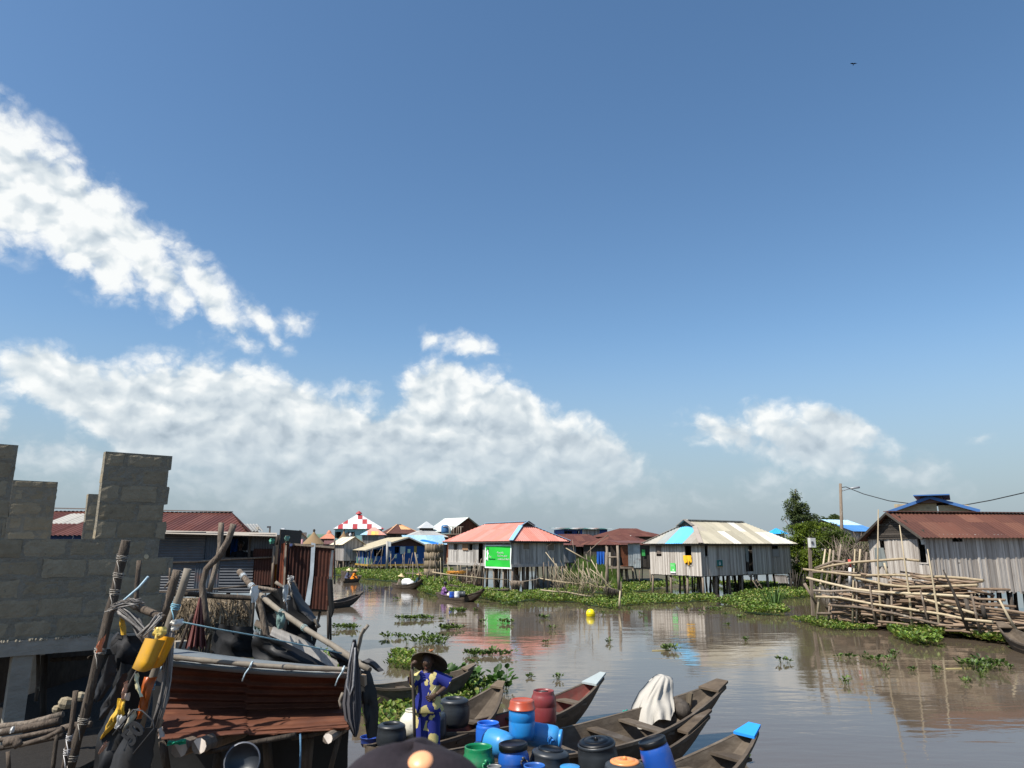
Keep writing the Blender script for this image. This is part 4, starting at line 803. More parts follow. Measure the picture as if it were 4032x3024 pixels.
# ------------------------------------------------------------------ water hyacinth, grass, trees
GREEN = [(.085, .16, .028), (.125, .225, .036), (.175, .28, .045), (.24, .34, .055), (.15, .2, .035), (.3, .3, .09)]
def leaf(mb, p, d, s, w=.8, c=(.06, .12, .02), fold=.18):
    d = V(d).normalized(); sd = d.cross(Z3)
    if sd.length < .05: sd = V((1, 0, 0))
    sd.normalize(); u = sd.cross(d)
    if u.z < 0: u = -u
    q = lambda x, y: p + d * (s * x) + sd * (s * w * .5 * y) + u * (s * fold * abs(y) - s * .25 * x * x)
    mb.add([q(0, 0), q(.3, .95), q(.72, .8), q(1, 0), q(.72, -.8), q(.3, -.95)], [(0, 3, 2, 1), (0, 5, 4, 3)], c=c, sm=True)
def hy_plant(mb, p, s, n, ht, stalk=True, spread=.5, cs=None):
    for i in range(n):
        a = R(0, 6.283); rr = s * spread * math.sqrt(rng.random()); top = p + V((math.cos(a) * rr, math.sin(a) * rr, ht * R(.35, 1.0)))
        c = jit_c(rng.choice(cs or GREEN), .2); d = V((math.cos(a) * R(.2, 1), math.sin(a) * R(.2, 1), R(.3, 1.7)))
        if stalk:
            b = p + V((math.cos(a) * rr * .35, math.sin(a) * rr * .35, -.01)); sd = V((math.sin(a), -math.cos(a), 0)) * .006
            mb.add([b - sd, b + sd, top + sd * .6, top - sd * .6], [(0, 1, 2, 3)], c=(.12, .17, .03))
        leaf(mb, top, d, s * R(.28, .42) if stalk else s * R(.7, 1.1), R(.7, 1.0), c)
def inpoly(x, y, P):
    r = False; j = len(P) - 1
    for i in range(len(P)):
        if (P[i][1] > y) != (P[j][1] > y) and x < (P[j][0] - P[i][0]) * (y - P[i][1]) / (P[j][1] - P[i][1]) + P[i][0]: r = not r
        j = i
    return r
mt['matbase'] = M('floating_leaf_litter', [(.012, .022, .006), (.03, .05, .012), (.05, .075, .018)], 6, (1, 1, 1), .5, .8, .6)
def hy_mat(pp, dens, size, ht, label, stalk=False, gap=.36, base=True, cs=None, seed=0):
    P = [G(x, y) for x, y in pp]; x0, x1 = min(p.x for p in P), max(p.x for p in P); y0, y1 = min(p.y for p in P), max(p.y for p in P)
    Q = [(p.x, p.y) for p in P]; mb = MB(); n = int((x1 - x0) * (y1 - y0) * dens); k = 0
    for i in range(n):
        x, y = R(x0, x1), R(y0, y1); nn = mnoise.noise(V((x * .8 + seed, y * .5, seed))); e = mnoise.noise(V((x * .35, y * .2, 7 + seed)))
        if not inpoly(x + e * .5, y + e * 1.6, Q) or nn * .5 + .5 < gap * .72: continue
        k += 1
        hy_plant(mb, V((x, y, 0)), size * (1 if stalk else .5), 6 if stalk else 6, ht * (1 if stalk else .72) * (.65 + .7 * (nn * .5 + .5)), stalk, .5 if stalk else .9, cs)
    if base:
        nx = 60
        for i in range(nx):
            for j in range(nx):
                x, y = x0 + (x1 - x0) * (i + .5) / nx, y0 + (y1 - y0) * (j + .5) / nx; e = mnoise.noise(V((x * .35, y * .2, 7 + seed))); nn = mnoise.noise(V((x * .8 + seed, y * .5, seed)))
                if all(inpoly(x + e * .5 + a_, y + e * 1.6 + b_, Q) for a_, b_ in ((-.5, 0), (.5, 0), (0, -.8), (0, .8))) and nn * .5 + .5 > gap: mb.quad((x - (x1 - x0) / nx / 2, y - (y1 - y0) / nx / 2, .012), (x + (x1 - x0) / nx / 2, y - (y1 - y0) / nx / 2, .012), (x + (x1 - x0) / nx / 2, y + (y1 - y0) / nx / 2, .012), (x - (x1 - x0) / nx / 2, y + (y1 - y0) / nx / 2, .012), mi=1, r=R(0, 1))
    return mb.build('water_hyacinth_mat', [mt['leaf'], mt['matbase']], label=label, cat='water plants', kind='stuff')
hy_mat([(1300, 2268), (1400, 2272), (1480, 2290), (1470, 2296), (1540, 2292), (1640, 2300), (1690, 2322), (1800, 2312), (1780, 2275), (1770, 2247), (1300, 2247)], 11, .32, .5, 'mat of water hyacinth between the blue house and the paddled boats', seed=1)
hy_mat([(1640, 2318), (1660, 2340), (1760, 2352), (1900, 2362), (2010, 2378), (2120, 2366), (2260, 2360), (2240, 2335), (2030, 2342), (1900, 2330), (1800, 2305), (1700, 2295)], 26, .26, .4, 'long mat of water hyacinth in front of the pink roofed house', seed=2)
hy_mat([(2100, 2352), (2130, 2380), (2220, 2376), (2300, 2392), (2420, 2404), (2480, 2384), (2560, 2384), (2700, 2378), (2815, 2370), (2815, 2350), (2560, 2352), (2480, 2345), (2420, 2360), (2300, 2365), (2200, 2350)], 30, .24, .28, 'low mat of water hyacinth before the cream roofed house', seed=3, gap=.4)
hy_mat([(2200, 2280), (2230, 2328), (2440, 2348), (2540, 2332), (2640, 2318), (2760, 2312), (2760, 2290), (2640, 2275), (2440, 2270)], 12, .3, .5, 'leafy mat of water hyacinth below the little iron sheet shack', seed=4)
hy_mat([(2890, 2405), (2960, 2420), (3090, 2428), (3115, 2416), (3060, 2388), (3010, 2362), (2960, 2372)], 34, .24, .4, 'rounded mat of water hyacinth around the sword leaved plant', seed=5, gap=.3)
hy_mat([(2790, 2380), (2900, 2396), (2930, 2380), (3000, 2368), (3200, 2362), (3200, 2322), (2950, 2300), (2800, 2300), (2960, 2340)], 18, .26, .42, 'shaded mat of water hyacinth behind and under the cream roofed house', seed=6)
hy_mat([(3115, 2440), (3180, 2460), (3250, 2474), (3340, 2474), (3450, 2484), (3440, 2466), (3330, 2452), (3200, 2436)], 60, .2, .2, 'thin fringe of water hyacinth along the foot of the log pen', seed=7, gap=.3)
hy_mat([(3500, 2486), (3520, 2512), (3600, 2542), (3690, 2544), (3720, 2520), (3800, 2524), (3900, 2538), (4000, 2544), (4070, 2550), (4070, 2510), (3900, 2492), (3860, 2474), (3700, 2480), (3560, 2468)], 60, .26, .36, 'bright mat of water hyacinth along the lower logs', seed=8, gap=.25)
hy_mat([(1470, 2940), (1480, 2800), (1520, 2752), (1700, 2748), (1790, 2712), (1840, 2665), (1900, 2665), (1985, 2700), (1970, 2725), (1900, 2770), (1800, 2800), (1720, 2820), (1640, 2850), (1600, 2940)], 40, .26, .2, 'lush near mat of water hyacinth around the standing man', True, .12, seed=9)
hy_mat([(1490, 2640), (1495, 2600), (1560, 2590), (1610, 2596), (1650, 2632), (1640, 2645)], 40, .26, .22, 'strip of water hyacinth on the far side of the old brown boat', True, .12, seed=12)
hy_mat([(1000, 2480), (1000, 2800), (1480, 2960), (1480, 2780), (1300, 2640)], 14, .26, .2, 'water hyacinth under the deck poles', True, .5, seed=10)
mb = MB(); p = G(1850, 2735)
for i in range(46):
    q = p + V((R(-.75, .8), R(-.3, 1.0), 0)); hy_plant(mb, q, .5, 4, R(.25, .5), True, .3, [(.05, .12, .025), (.07, .16, .03), (.04, .09, .02)])
mb.build('water_hyacinth', mt['leaf'], label='tall dark broad leaved water hyacinth right behind the man with the hat', cat='plant')
mb = MB(); p = G(3050, 2398)
for i in range(34):
    a = R(0, 6.28); b = p + V((math.cos(a) * .2, math.sin(a) * .2, 0)); t = b + V((math.cos(a) * R(.2, .8), math.sin(a) * .4, R(.7, 1.25))); sd = V((math.sin(a), -math.cos(a), 0)) * .03; m = b.lerp(t, .6) + Z3 * .12
    mb.add([b - sd, b + sd, m + sd, m - sd, t], [(0, 1, 2, 3), (3, 2, 4)], c=jit_c((.09, .18, .04), .3))
mb.build('sword_leaved_plant', mt['leaf'], label='tuft of tall sword shaped leaves in front of the cream roofed house', cat='plant')
# floating clumps, each on its own
CLP = [(1360, 2478, 90, 'sprawling dark clump with runners beside the rusty booth stilts'), (1548, 2512, 64, 'brownish clump between the rusty booth and the big floating clump'), (1600, 2442, 62, 'first half of the twin clumps north of the big floating clump'), (1660, 2440, 75, 'second and denser half of the twin clumps north of the big clump'), (1732, 2440, 24, 'tiny tuft beside the twin clumps'), (1765, 2480, 90, 'flat clump carrying a single pale lilac flower'), (1680, 2533, 150, 'biggest floating clump with upright leaves behind the man in the hat'), (1790, 2410, 66, 'clump floating just below the boat with the purple dressed woman'), (1897, 2452, 34, 'square little clump below the reflected green banner'), (1990, 2455, 54, 'low clump at the foot of the reflected green banner'), (1940, 2370, 36, 'dark clump at the prow of the boat with blue and white drums'), (2005, 2384, 60, 'loose clump floating across the reflected green banner'), (1882, 2408, 24, 'small flowering tuft near the prow shadow of the drum boat'), (1560, 2360, 24, 'small tuft below the boat with white sacks'), (1455, 2320, 22, 'small tuft in the channel by the farthest paddled boat'), (1697, 2354, 13, 'speck of a tuft between the two middle boats'), (2137, 2434, 44, 'clump to the west of the yellow buoy'), (2173, 2480, 36, 'upright clump south west of the yellow buoy'), (2155, 2532, 25, 'small tuft well below the yellow buoy'), (2108, 2376, 22, 'tuft in the reflection of the pink house wall'), (2390, 2532, 17, 'tiny tuft south east of the yellow buoy'), (2376, 2418, 14, 'tiny tuft just east of the yellow buoy'), (2476, 2404, 26, 'small tuft beside the forked pale stake'), (2522, 2421, 10, 'speck of leaves before the cream roofed house'), (1900, 2582, 112, 'wide clump floating east of the big leaved clump'), (1992, 2580, 66, 'clump trailing at the end of the wide clump'), (1880, 2612, 48, 'small clump tucked below the wide clump'), (2085, 2668, 28, 'small tuft beyond the red lidded blue drum'), (2186, 2675, 38, 'small tuft beyond the maroon drum'), (1972, 2702, 34, 'dark rosette adrift next to the near hyacinth mat'), (2632, 2562, 66, 'clump with a pale floating stick in the slat wall reflection'), (2940, 2524, 14, 'tiny tuft in the cream roof reflection'), (2867, 2463, 12, 'speck of a tuft in the dark door reflection'), (2945, 3000, 50, 'yellowing rosette beside the blue tipped prow'), (3100, 2610, 52, 'clump at the foot of the green bush reflection'), (3325, 2592, 54, 'clump with pale stems west of the pole reflections'), (3397, 2594, 32, 'round tuft between the pole reflections'), (3475, 2605, 70, 'larger leafy clump among the pole reflections'), (3512, 2578, 46, 'dark leafy tuft touching the larger leafy clump'), (3490, 2642, 18, 'small tuft hanging below the larger leafy clump'), (3605, 2640, 40, 'pair of tufts under the bamboo reflections'), (3692, 2647, 24, 'single tuft beside the tallest pole reflection'), (3335, 2693, 34, 'lonely tuft in open water below the log pen'), (3870, 2633, 150, 'long string of leaves with a floating stick near the lower logs'), (3860, 2668, 30, 'bright tuft below the long string of leaves'), (3810, 2690, 22, 'dark tuft below and beside the bright tuft'), (3975, 2634, 22, 'tuft off the end of the long string of leaves'), (2765, 2412, 26, 'tuft adrift before the corner stilts of the cream roofed house'), (2812, 2404, 44, 'low clump before the stilts of the cream roofed house'), (2912, 2434, 36, 'small clump off the rounded hyacinth mat'), (2705, 2402, 14, 'speck of leaves before the sunlit slat wall'), (2860, 2421, 14, 'speck of leaves under the dark door of the cream roofed house')]
for (x, y, wd, lb) in CLP:
    p = G(x, y); k = wd / FPX * ZC(p); mb = MB(); n = max(2, int(k / .13)); flat = .5 if wd < 120 else .8
    for i in range(n * (2 if k > .6 else 1)):
        q = p + V((R(-.5, .5) * k, R(-.5, .5) * k * flat, 0)); s = min(.34, max(.2, k * .7)); hy_plant(mb, q, s, 9, R(.05, .17) * (1.7 if wd > 120 else 1), True, .55, [(.07, .12, .03), (.1, .17, .035), (.14, .2, .05), (.05, .085, .02)])
    if 'flower' in lb:
        mb.tube([p, p + Z3 * .22], .008, 4, c=(.1, .15, .03))
        for i in range(14): leaf(mb, p + Z3 * R(.2, .36), (R(-1, 1), R(-1, 1), R(0, 1)), .07, .8, (.5, .45, .65))
    if 'stick' in lb: mb.tube([p + V((-k * 1.0, -.05, .01)), p + V((k * .1, 0, .015))], .018, 5, c=(.5, .44, .25))
    mb.build('water_hyacinth', mt['leaf'], label=lb, cat='plant', group='hyacinth clumps adrift on the lagoon')
# the far land with its ground cover, and tall grass between the houses
mt['land'] = M('muddy_ground', [(.05, .045, .03), (.09, .08, .05), (.06, .08, .03)], .6, (1, 1, 1), .2, .9, .5)
mb = MB(); n = 24; rows = []
for j, (yy, zz) in enumerate(((98, -.2), (104, .25), (140, .5), (400, .6), (1400, .8))):
    rows.append([V((-900 + 1800 * i / n if yy > 300 else (-75 + 190 * i / n), yy + (math.sin(i * 1.7) * 2 if yy < 150 else 0), zz)) for i in range(n + 1)])
mb.loft(rows, closed=False); mb.build('ground', mt['land'], kind='structure', label='muddy land under the far village', cat='ground')
mb = MB(); rows = [[V((x, yy, zz)) for x in (2.2, 5, 8, 11, 14)] for yy, zz in ((57, -.1), (60, .15), (66, .6), (80, .9), (96, .9))]
mb.loft(rows, closed=False); mb.build('grass_bank', mt['land'], kind='structure', label='low bank under the tall grass', cat='ground')
mb = MB()
for i in range(9000):
    t = rng.random(); yy = 57 + 24 * t; x0_, x1_ = (2205 - 2016) / FPX * yy * .98, (2440 - 2016) / FPX * yy * .98; x = R(x0_, x1_); z = max(0, min(.9, (yy - 58) * .07)); 
    b = V((x, yy, z)); hh = R(.7, 1.45) * (.6 + .5 * (mnoise.noise(V((x, yy * .4, 0))) + .5)) * (1 - .35 * max(0, (x - x0_) / (x1_ - x0_) - .55)); d = V((R(-.3, .3), R(-.2, .2), 0)) * hh; sd = V((.022, R(-.01, .01), 0))
    c = jit_c(rng.choice([(.07, .14, .02), (.1, .19, .03), (.13, .22, .04), (.16, .2, .06)]), .2)
    mb.add([b - sd, b + sd, b + d * .4 + Z3 * hh * .65 + sd * .7, b + d * .4 + Z3 * hh * .65 - sd * .7, b + d + Z3 * hh], [(0, 1, 2, 3), (3, 2, 4)], c=c)
mb.build('tall_grass', mt['leaf'], label='tall bright green grass between the pink and the cream roofed houses', cat='grass', kind='stuff')
# low far scrub behind the village
mb = MB()
for i in range(2600):
    yy = R(140, 200); x = R(-90, 190); hh = max(.3, 1.6 + 1.6 * mnoise.noise(V((x * .06, yy * .03, 2)))); leaf(mb, V((x, yy, R(0, hh))), (R(-1, 1), R(-1, .3), R(-.3, 1)), R(.8, 1.6), .9, jit_c((.045, .075, .025), .3))
mb.build('far_scrub', mt['leaf'], label='low green scrub far behind the village', cat='scrub', kind='stuff')
def crown(mb, blobs, n, size, cols, flat=1.0):
    tot = sum(b[3] * b[4] * b[5] for b in blobs)
    for (x, y, z, a, b, c_) in blobs:
        for i in range(int(n * a * b * c_ / tot)):
            while True:
                d = V((R(-1, 1), R(-1, 1), R(-1, 1)))
                if d.length < 1: break
            d *= (.45 + .55 * rng.random() ** .4) / max(.3, d.length) * d.length ** .5
            p = V((x + d.x * a, y + d.y * b, z + d.z * c_)); nn = mnoise.noise(p * 1.1 + V((9, 0, 0)))
            if nn < -.16: continue
            cc = cols[min(len(cols) - 1, int((nn + .5) * len(cols)))] if rng.random() < .7 else rng.choice(cols)
            for k in range(3): leaf(mb, p + V((R(-.1, .1), R(-.1, .1), R(-.1, .1))), (R(-1, 1), R(-1, 1), R(-.45, .5)), size * R(.7, 1.25), .7, jit_c(cc, .2))
def tree(name, base, top, trunk_r, blobs, n, size, cols, label, cat='tree', limbs=8):
    T = empty(name, V((base.x, base.y, 0)), label, cat)
    mb = MB(); mb.tube([base, base.lerp(top, .35) + V((.1, 0, 0)), base.lerp(top, .7), top], [trunk_r, trunk_r * .8, trunk_r * .5, trunk_r * .2], 7)
    for i in range(limbs):
        q = rng.choice(blobs); s = base.lerp(top, R(.3, .8)); e = V((q[0] + R(-.6, .6) * q[3], q[1] + R(-.6, .6) * q[4], q[2] + R(-.3, .6) * q[5])); mb.tube([s, s.lerp(e, .5) + Z3 * .1, e], [trunk_r * .4, trunk_r * .25, trunk_r * .1], 5)
    mb.build('trunk', mt['pole'], T); mb = MB(); crown(mb, blobs, n, size, cols); mb.build('crown', mt['leaf'], T)
    return T
DG = [(.09, .13, .06), (.115, .16, .07), (.14, .19, .08), (.17, .22, .09)]
def bl(x, y, Y, rx, rz, ry=None):
    p = A(x, y, Y); k = ZC(p) / FPX; return (p.x, p.y, p.z, rx * k, (ry or rx * .8) * k, rz * k)
Yt = 60
tree('tall_tree', A(3135, 2330, Yt), A(3133, 1925, Yt), .16, [bl(3132, 1945, Yt, 22, 34), bl(3122, 1995, Yt, 40, 40), bl(3160, 2010, Yt, 30, 34), bl(3105, 2045, Yt, 32, 40), bl(3150, 2055, Yt, 55, 36), bl(3200, 2040, Yt, 30, 22)], 3200, .13, DG, 'tall narrow grey green tree rising above the bush next to the cream roof', limbs=14)
BGc = [(.1, .15, .022), (.14, .21, .03), (.19, .26, .038), (.23, .3, .05), (.08, .12, .02)]
tree('dense_bush', A(3170, 2320, 56), A(3170, 2120, 56), .15, [bl(3140, 2115, 57, 62, 55), bl(3195, 2100, 56, 70, 52), bl(3262, 2112, 55, 60, 58), bl(3140, 2190, 57, 55, 70), bl(3220, 2190, 55, 85, 75), bl(3170, 2262, 56, 75, 50)], 11000, .13, BGc, 'dense yellow green bush under the tall tree', 'bush')
tree('spreading_bush', A(3300, 2340, 47), A(3300, 2150, 47), .12, [bl(3295, 2135, 50, 70, 55), bl(3370, 2160, 48, 70, 52), bl(3320, 2220, 48, 85, 60), bl(3435, 2145, 50, 45, 40), bl(3260, 2270, 50, 70, 45)], 7500, .12, [(.07, .11, .025), (.1, .15, .035), (.14, .19, .04), (.085, .11, .04)], 'darker spreading bush behind the electricity meter post', 'bush')
tree('round_tree', A(3270, 2160, 90), A(3270, 2060, 90), .2, [bl(3265, 2052, 90, 28, 18), bl(3290, 2048, 90, 24, 20), bl(3250, 2066, 90, 20, 14)], 500, .4, DG, 'distant round dark tree behind the open sided blue roofed house')
mb = MB()
for i in range(150):
    a = A(R(3290, 3420), R(2180, 2280), R(38, 41)); e = a + V((R(-.9, .9), R(-.4, .4), R(.3, 1.5))); mb.tube([a, a.lerp(e, .5) + V((R(-.15, .15), 0, R(-.1, .15))), e], [.018, .012, .005], 4)
mb.build('twiggy_shrub', mt['pole'], label='tangle of bare grey twigs between the bush and the long brown roofed house', cat='shrub')
for i in range(40):
    pass
mb = MB()
for i in range(60):
    x = R(3090, 3400); a = A(x, R(2320, 2345), R(50, 54)); e = a + V((R(-.3, .3), 0, R(.8, 1.8))); mb.tube([a, e], [.03, .018], 4)
mb.build('mangrove_roots', mt['dark'], label='dark thicket of thin stems and roots under the bushes', cat='roots', kind='stuff')
T = empty('palm_tree', A(2425, 2160, 125), 'distant coconut palm top between the brown roofs', 'tree'); b = A(2425, 2100, 125)
mb = MB(); mb.tube([V((b.x, b.y, 0)), b], .2, 6); mb.build('trunk', mt['pole'], T); mb = MB()
for i in range(17):
    a = 6.28 * i / 17 + R(-.2, .2); d = V((math.cos(a), math.sin(a), 0)); ln = R(1.3, 2.0); up = R(.1, 1.1); pts = [b + d * ln * t + Z3 * (up * ln * t - 1.3 * ln * t * t * .8) for t in (0, .35, .7, 1)]; sd = V((-d.y, d.x, 0))
    for j in range(3):
        for k in range(6):
            q = pts[j].lerp(pts[j + 1], k / 6)
            for sg in (-1, 1): mb.add([q, q + d * .1, q + sd * sg * .4 + d * .25 - Z3 * .22], [(0, 1, 2)], c=jit_c((.07, .11, .04), .3))
mb.build('crown', mt['leaf'], T)
# ------------------------------------------------------------------ stakes, brush, rails, pen and logs
def S5(x, y): return 1280 + x / 5.53, 2030 + y / 5.53
def S3(x, y, ox=1300, oy=1950): return ox + x / 2.765, oy + y / 2.765
k_ = 'thin bare stakes before the blue house'
for i, (a, b, c, d) in enumerate([(770, 1200, 690, 790), (1010, 1160, 1000, 760), (1205, 1220, 1260, 660), (1290, 1160, 1395, 750), (1410, 1190, 1430, 830), (930, 1100, 1045, 690), (1040, 1150, 1135, 810), (1080, 1150, 1225, 910), (1590, 1230, 1525, 1010), (1745, 1290, 1685, 850), (1760, 1280, 1720, 830), (1770, 1360, 1835, 930), (1815, 1330, 1905, 810), (2075, 1380, 1955, 800), (1910, 1350, 1910, 1000), (1955, 1130, 1980, 940), (2130, 1120, 2140, 930), (1650, 1200, 1740, 790), (1010, 1060, 1220, 720), (1400, 1000, 1330, 740), (1290, 1140, 1560, 840), (780, 1180, 730, 740), (860, 1160, 860, 1000), (1010, 1000, 1090, 1180)]):
    x0, y0 = S5(a, b); x1, y1 = S5(c, d); Y = G(x0, max(y0 + 8, 2262)).y
    Y = min(Y, 84)
    lb = 'thin bare stake standing among the hyacinths before the blue house'
    if i == 13: lb = 'thickest whitest leaning stake before the blue house next to the reed granary'
    if i == 8: lb = 'short pale stake behind the boatman with the conical hat'
    post('stake', x0, y0 + 8, x1, y1, Y, .05 if i == 13 else R(.025, .04), lb, 'bamboo' if i in (4, 8, 9, 13) else 'pole', 'stake', k_, 6, .05)
def post2(name, pts, Y, r, label, mat='pole', cat='stake', group=None, n=6, taper=.5):
    mb = MB(); P = [A(x, y, Y if not callable(Y) else Y(x)) for x, y in pts]; m = len(P) - 1
    mb.tube(P, [r * (1 - (1 - taper) * i / m) for i in range(m + 1)], n); return mb.build(name, mt[mat], label=label, cat=cat, group=group)
mb = MB(); x, y = S5(1350, 1130); a, b = A(x, 2240, 84), A(S5(1355, 560)[0], S5(1355, 560)[1], 84); mb.tube([a, b], .13, 8); T = empty('electricity_post', V((a.x, a.y, 0)), 'grey post with a white meter box in front of the blue house gable', 'post')
mb.build('post', mt['board'], T); mb = MB(); q = A(S5(1408, 620)[0], S5(1408, 620)[1], 83.8); mb.cbox(q, .28, .2, .55, c=(.6, .62, .62)); mb.build('meter_box', mt['paint'], T)
k_ = 'stakes before the pink roofed house'
for i, (a, b, c, d) in enumerate([(900, 900, 900, 730), (980, 910, 920, 630), (1060, 900, 1095, 690), (1160, 830, 1140, 660), (1200, 940, 1200, 680), (1290, 940, 1275, 680), (1380, 950, 1385, 760), (1465, 930, 1465, 830), (1540, 950, 1545, 860), (1700, 980, 1705, 820), (1050, 890, 1090, 790), (2060, 1010, 2075, 700), (2130, 1030, 2020, 865), (1910, 960, 1915, 830), (1130, 930, 1150, 830), (1600, 950, 1560, 760), (1240, 930, 1210, 850), (1330, 930, 1320, 820), (1430, 930, 1420, 760), (1620, 930, 1640, 700)]):
    x0, y0 = S3(a, b); x1, y1 = S3(c, d); lb = 'thin stake standing in the water before the pink roofed house'
    if i == 12: lb = 'short stake leaning steeply across another before the banner house corner'
    if i == 11: lb = 'tall thin pale stake in front of the shaded wall of the pink roofed house'
    post('stake', x0, y0 + 2, x1, y1, min(56, G(x0, y0 + 4).y), R(.03, .045), lb, 'bamboo' if i in (4, 5, 6, 8, 11) else 'pole', 'stake', k_, 6, .04)
post2('bamboo_rail', [S3(1110, 838), S3(1300, 868), S3(1500, 885), S3(1700, 908), S3(1945, 920)], 49, .055, 'long pale bamboo rail lying just above the water before the banner', 'bamboo', 'rail')
post2('bamboo_rail', [S3(1950, 936), S3(2050, 940), (2060, 2290), (2110, 2282), (2138, 2270)], 48, .04, 'thin sagging rail reaching from the banner house corner to the brush heap', 'pole', 'rail')
post2('bamboo_rail', [S3(820, 850), S3(950, 850), S3(1110, 838)], 50, .03, 'thin greenish rail among the stakes west of the banner house', 'pole', 'rail')
# heap of brush in the water
def S2(x, y): return 2000 + x / 2.765, 1950 + y / 2.765
BR = [([(1130, 1000), (1010, 890), (890, 800)], .035, 1), ([(890, 725), (760, 650), (630, 575)], .05, 1), ([(865, 625), (970, 530), (1085, 430)], .028, 0), ([(820, 1090), (818, 900), (820, 720)], .04, 2), ([(945, 1060), (900, 930), (855, 790)], .035, 1), ([(1075, 1000), (990, 850), (905, 700)], .04, 1), ([(985, 1000), (970, 870), (965, 740)], .035, 1), ([(1030, 990), (1022, 830)], .045, 2), ([(930, 1080), (870, 930), (820, 800)], .035, 1), ([(940, 1110), (880, 850), (850, 640)], .03, 0), ([(780, 1060), (770, 860), (765, 690)], .03, 0), ([(710, 920), (660, 860), (610, 800)], .025, 1), ([(620, 930), (520, 760), (410, 620)], .035, 1), ([(600, 920), (560, 830), (520, 740)], .03, 1), ([(560, 960), (520, 800), (490, 680)], .025, 1), ([(395, 940), (390, 840), (390, 730)], .05, 0), ([(460, 930), (450, 830), (440, 720)], .03, 0), ([(700, 960), (630, 900), (560, 850)], .025, 1), ([(640, 1050), (600, 960), (560, 880)], .035, 0), ([(1010, 1100), (960, 950), (930, 820)], .03, 1), ([(930, 1110), (780, 1085), (640, 1055), (500, 1048), (355, 1030)], .06, 1), ([(725, 960), (610, 950), (480, 930), (350, 905)], .06, 1), ([(1215, 1048), (1100, 1010), (950, 995), (860, 950), (700, 970)], .055, 1), ([(1213, 1240), (1216, 1140), (1222, 1040)], .06, 2), ([(1236, 1120), (1233, 1010), (1232, 940)], .05, 0), ([(1000, 980), (820, 850), (760, 800)], .03, 1), ([(870, 1010), (760, 900), (680, 820)], .03, 1), ([(760, 690), (720, 620), (700, 480)], .02, 0), ([(900, 740), (900, 560)], .03, 0), ([(640, 1000), (700, 780), (760, 690)], .02, 0), ([(430, 640), (420, 560), (480, 520)], .012, 0)]
for i, (p, r, m_) in enumerate(BR):
    lb = 'bare pale stick of the brush heap between the two big stilt houses'
    lb = {1: 'long pale stick slanting highest across the grass above the brush heap', 2: 'thin brown rod rising steeply over the brush heap towards the rusty roofs', 3: 'straight upright pale bamboo stake in the middle of the brush heap', 20: 'long pale bough lying on the water at the foot of the brush heap', 22: 'long crooked bough running across the brush heap to the forked stake', 23: 'forked pale stake standing in the water at the eastern end of the brush heap'}.get(i, lb)
    xb_, yb_ = S2(*max(p, key=lambda q: q[1])); post2('brush_stick', [S2(*q) for q in p], min(44.5 + (i % 5) * .4, G(xb_, yb_ + 3).y), r * 1.15, lb, ('pole', 'bamboo', 'bamboo')[m_], 'stick', 'sticks of the brush heap')
mb = MB()
for i in range(130):
    x, y = R(480, 1100), R(960, 1110); a = A(*S2(x, y), 44 + R(-.8, .8)); e = a + V((R(-.7, .5), R(-.3, .3), R(.3, 1.5) * (1 if x < 900 else .6))); mb.tube([a, a.lerp(e, .5) + V((R(-.1, .1), 0, .03)), e], [.014, .01, .005], 4)
mb.build('brushwood', mt['bamboo'], label='fine dry twigs filling the brush heap in the water', cat='twigs', kind='stuff')
mb = MB()
for i in range(170):
    x = R(1045, 1195); a = A(*S2(x, 1000 + (x - 1045) * .2 + R(-8, 14)), 44.3 + R(-.3, .3)); e = a + V((R(-.15, .15), R(-.1, .1), -R(.15, .5))); mb.tube([a, e], [.02, .008], 4)
mb.build('hanging_roots', mt['dark'], label='dark fringe of dead roots hanging from the crooked bough', cat='roots', kind='stuff')
mb = MB()
for i in range(60):
    x = R(20, 170); a = A(*S2(x, 935 + R(-8, 10)), 48 + R(-.3, .3)); e = a + V((R(-.1, .1), 0, -R(.2, .5))); mb.tube([a, e], [.02, .008], 4)
mb.build('hanging_roots', mt['pole'], label='small brown fringe of roots on the rail below the banner corner', cat='roots', kind='stuff')
mb = MB(); x, y = S2(900, 1290); p = A(x, y, G(x, 2427).y)
mb.lathe(p, [(0, -.24), (.12, -.22), (.205, -.1), (.215, 0), (.19, .11), (.12, .19), (0, .225)], 24, c=(.85, .68, .0)); mb.lathe(p, [(.219, -.02), (.219, .0)], 24, c=(.6, .5, 0)); mb.build('buoy', mt['plastic'], label='round yellow buoy afloat in open water', cat='buoy')
# ---- reed wrapped granary
mb = MB(); b = A(1708, 2238, 72); rr = 35 / FPX * ZC(b); ht = A(1708, 2152, 72).z
for i in range(90):
    q = 6.283 * i / 90; o = V((math.cos(q) * rr * R(.97, 1.03), math.sin(q) * rr, 0)); 
    for j in range(4): mb.tube([V((b.x, b.y, 0.3 + ht * .24 * j)) + o, V((b.x, b.y, .3 + ht * .24 * (j + 1) * R(.98, 1.04))) + o * R(.98, 1.06)], [.05, .05], 4)
mb.lathe(V((b.x, b.y, .2)), [(rr * .96, 0), (rr * .96, ht - .25), (0, ht - .2)], 20); mb.build('reed_granary', mt['straw'], label='round reed wrapped granary between the blue and the pink roofed houses', cat='granary')
mb = MB(); p = A(1790, 2258, 54)
for i in range(60): mb.tube([p + V((R(-.6, .9), R(-.3, .3), R(-.05, .12))), p + V((R(-.6, .9), R(-.3, .3), R(0, .2)))], .02, 4, c=(2.6, 1.5, .4))
mb.build('straw_bundle', mt['straw'], label='orange yellow straw bundle on the rail before the pink roofed house', cat='straw')
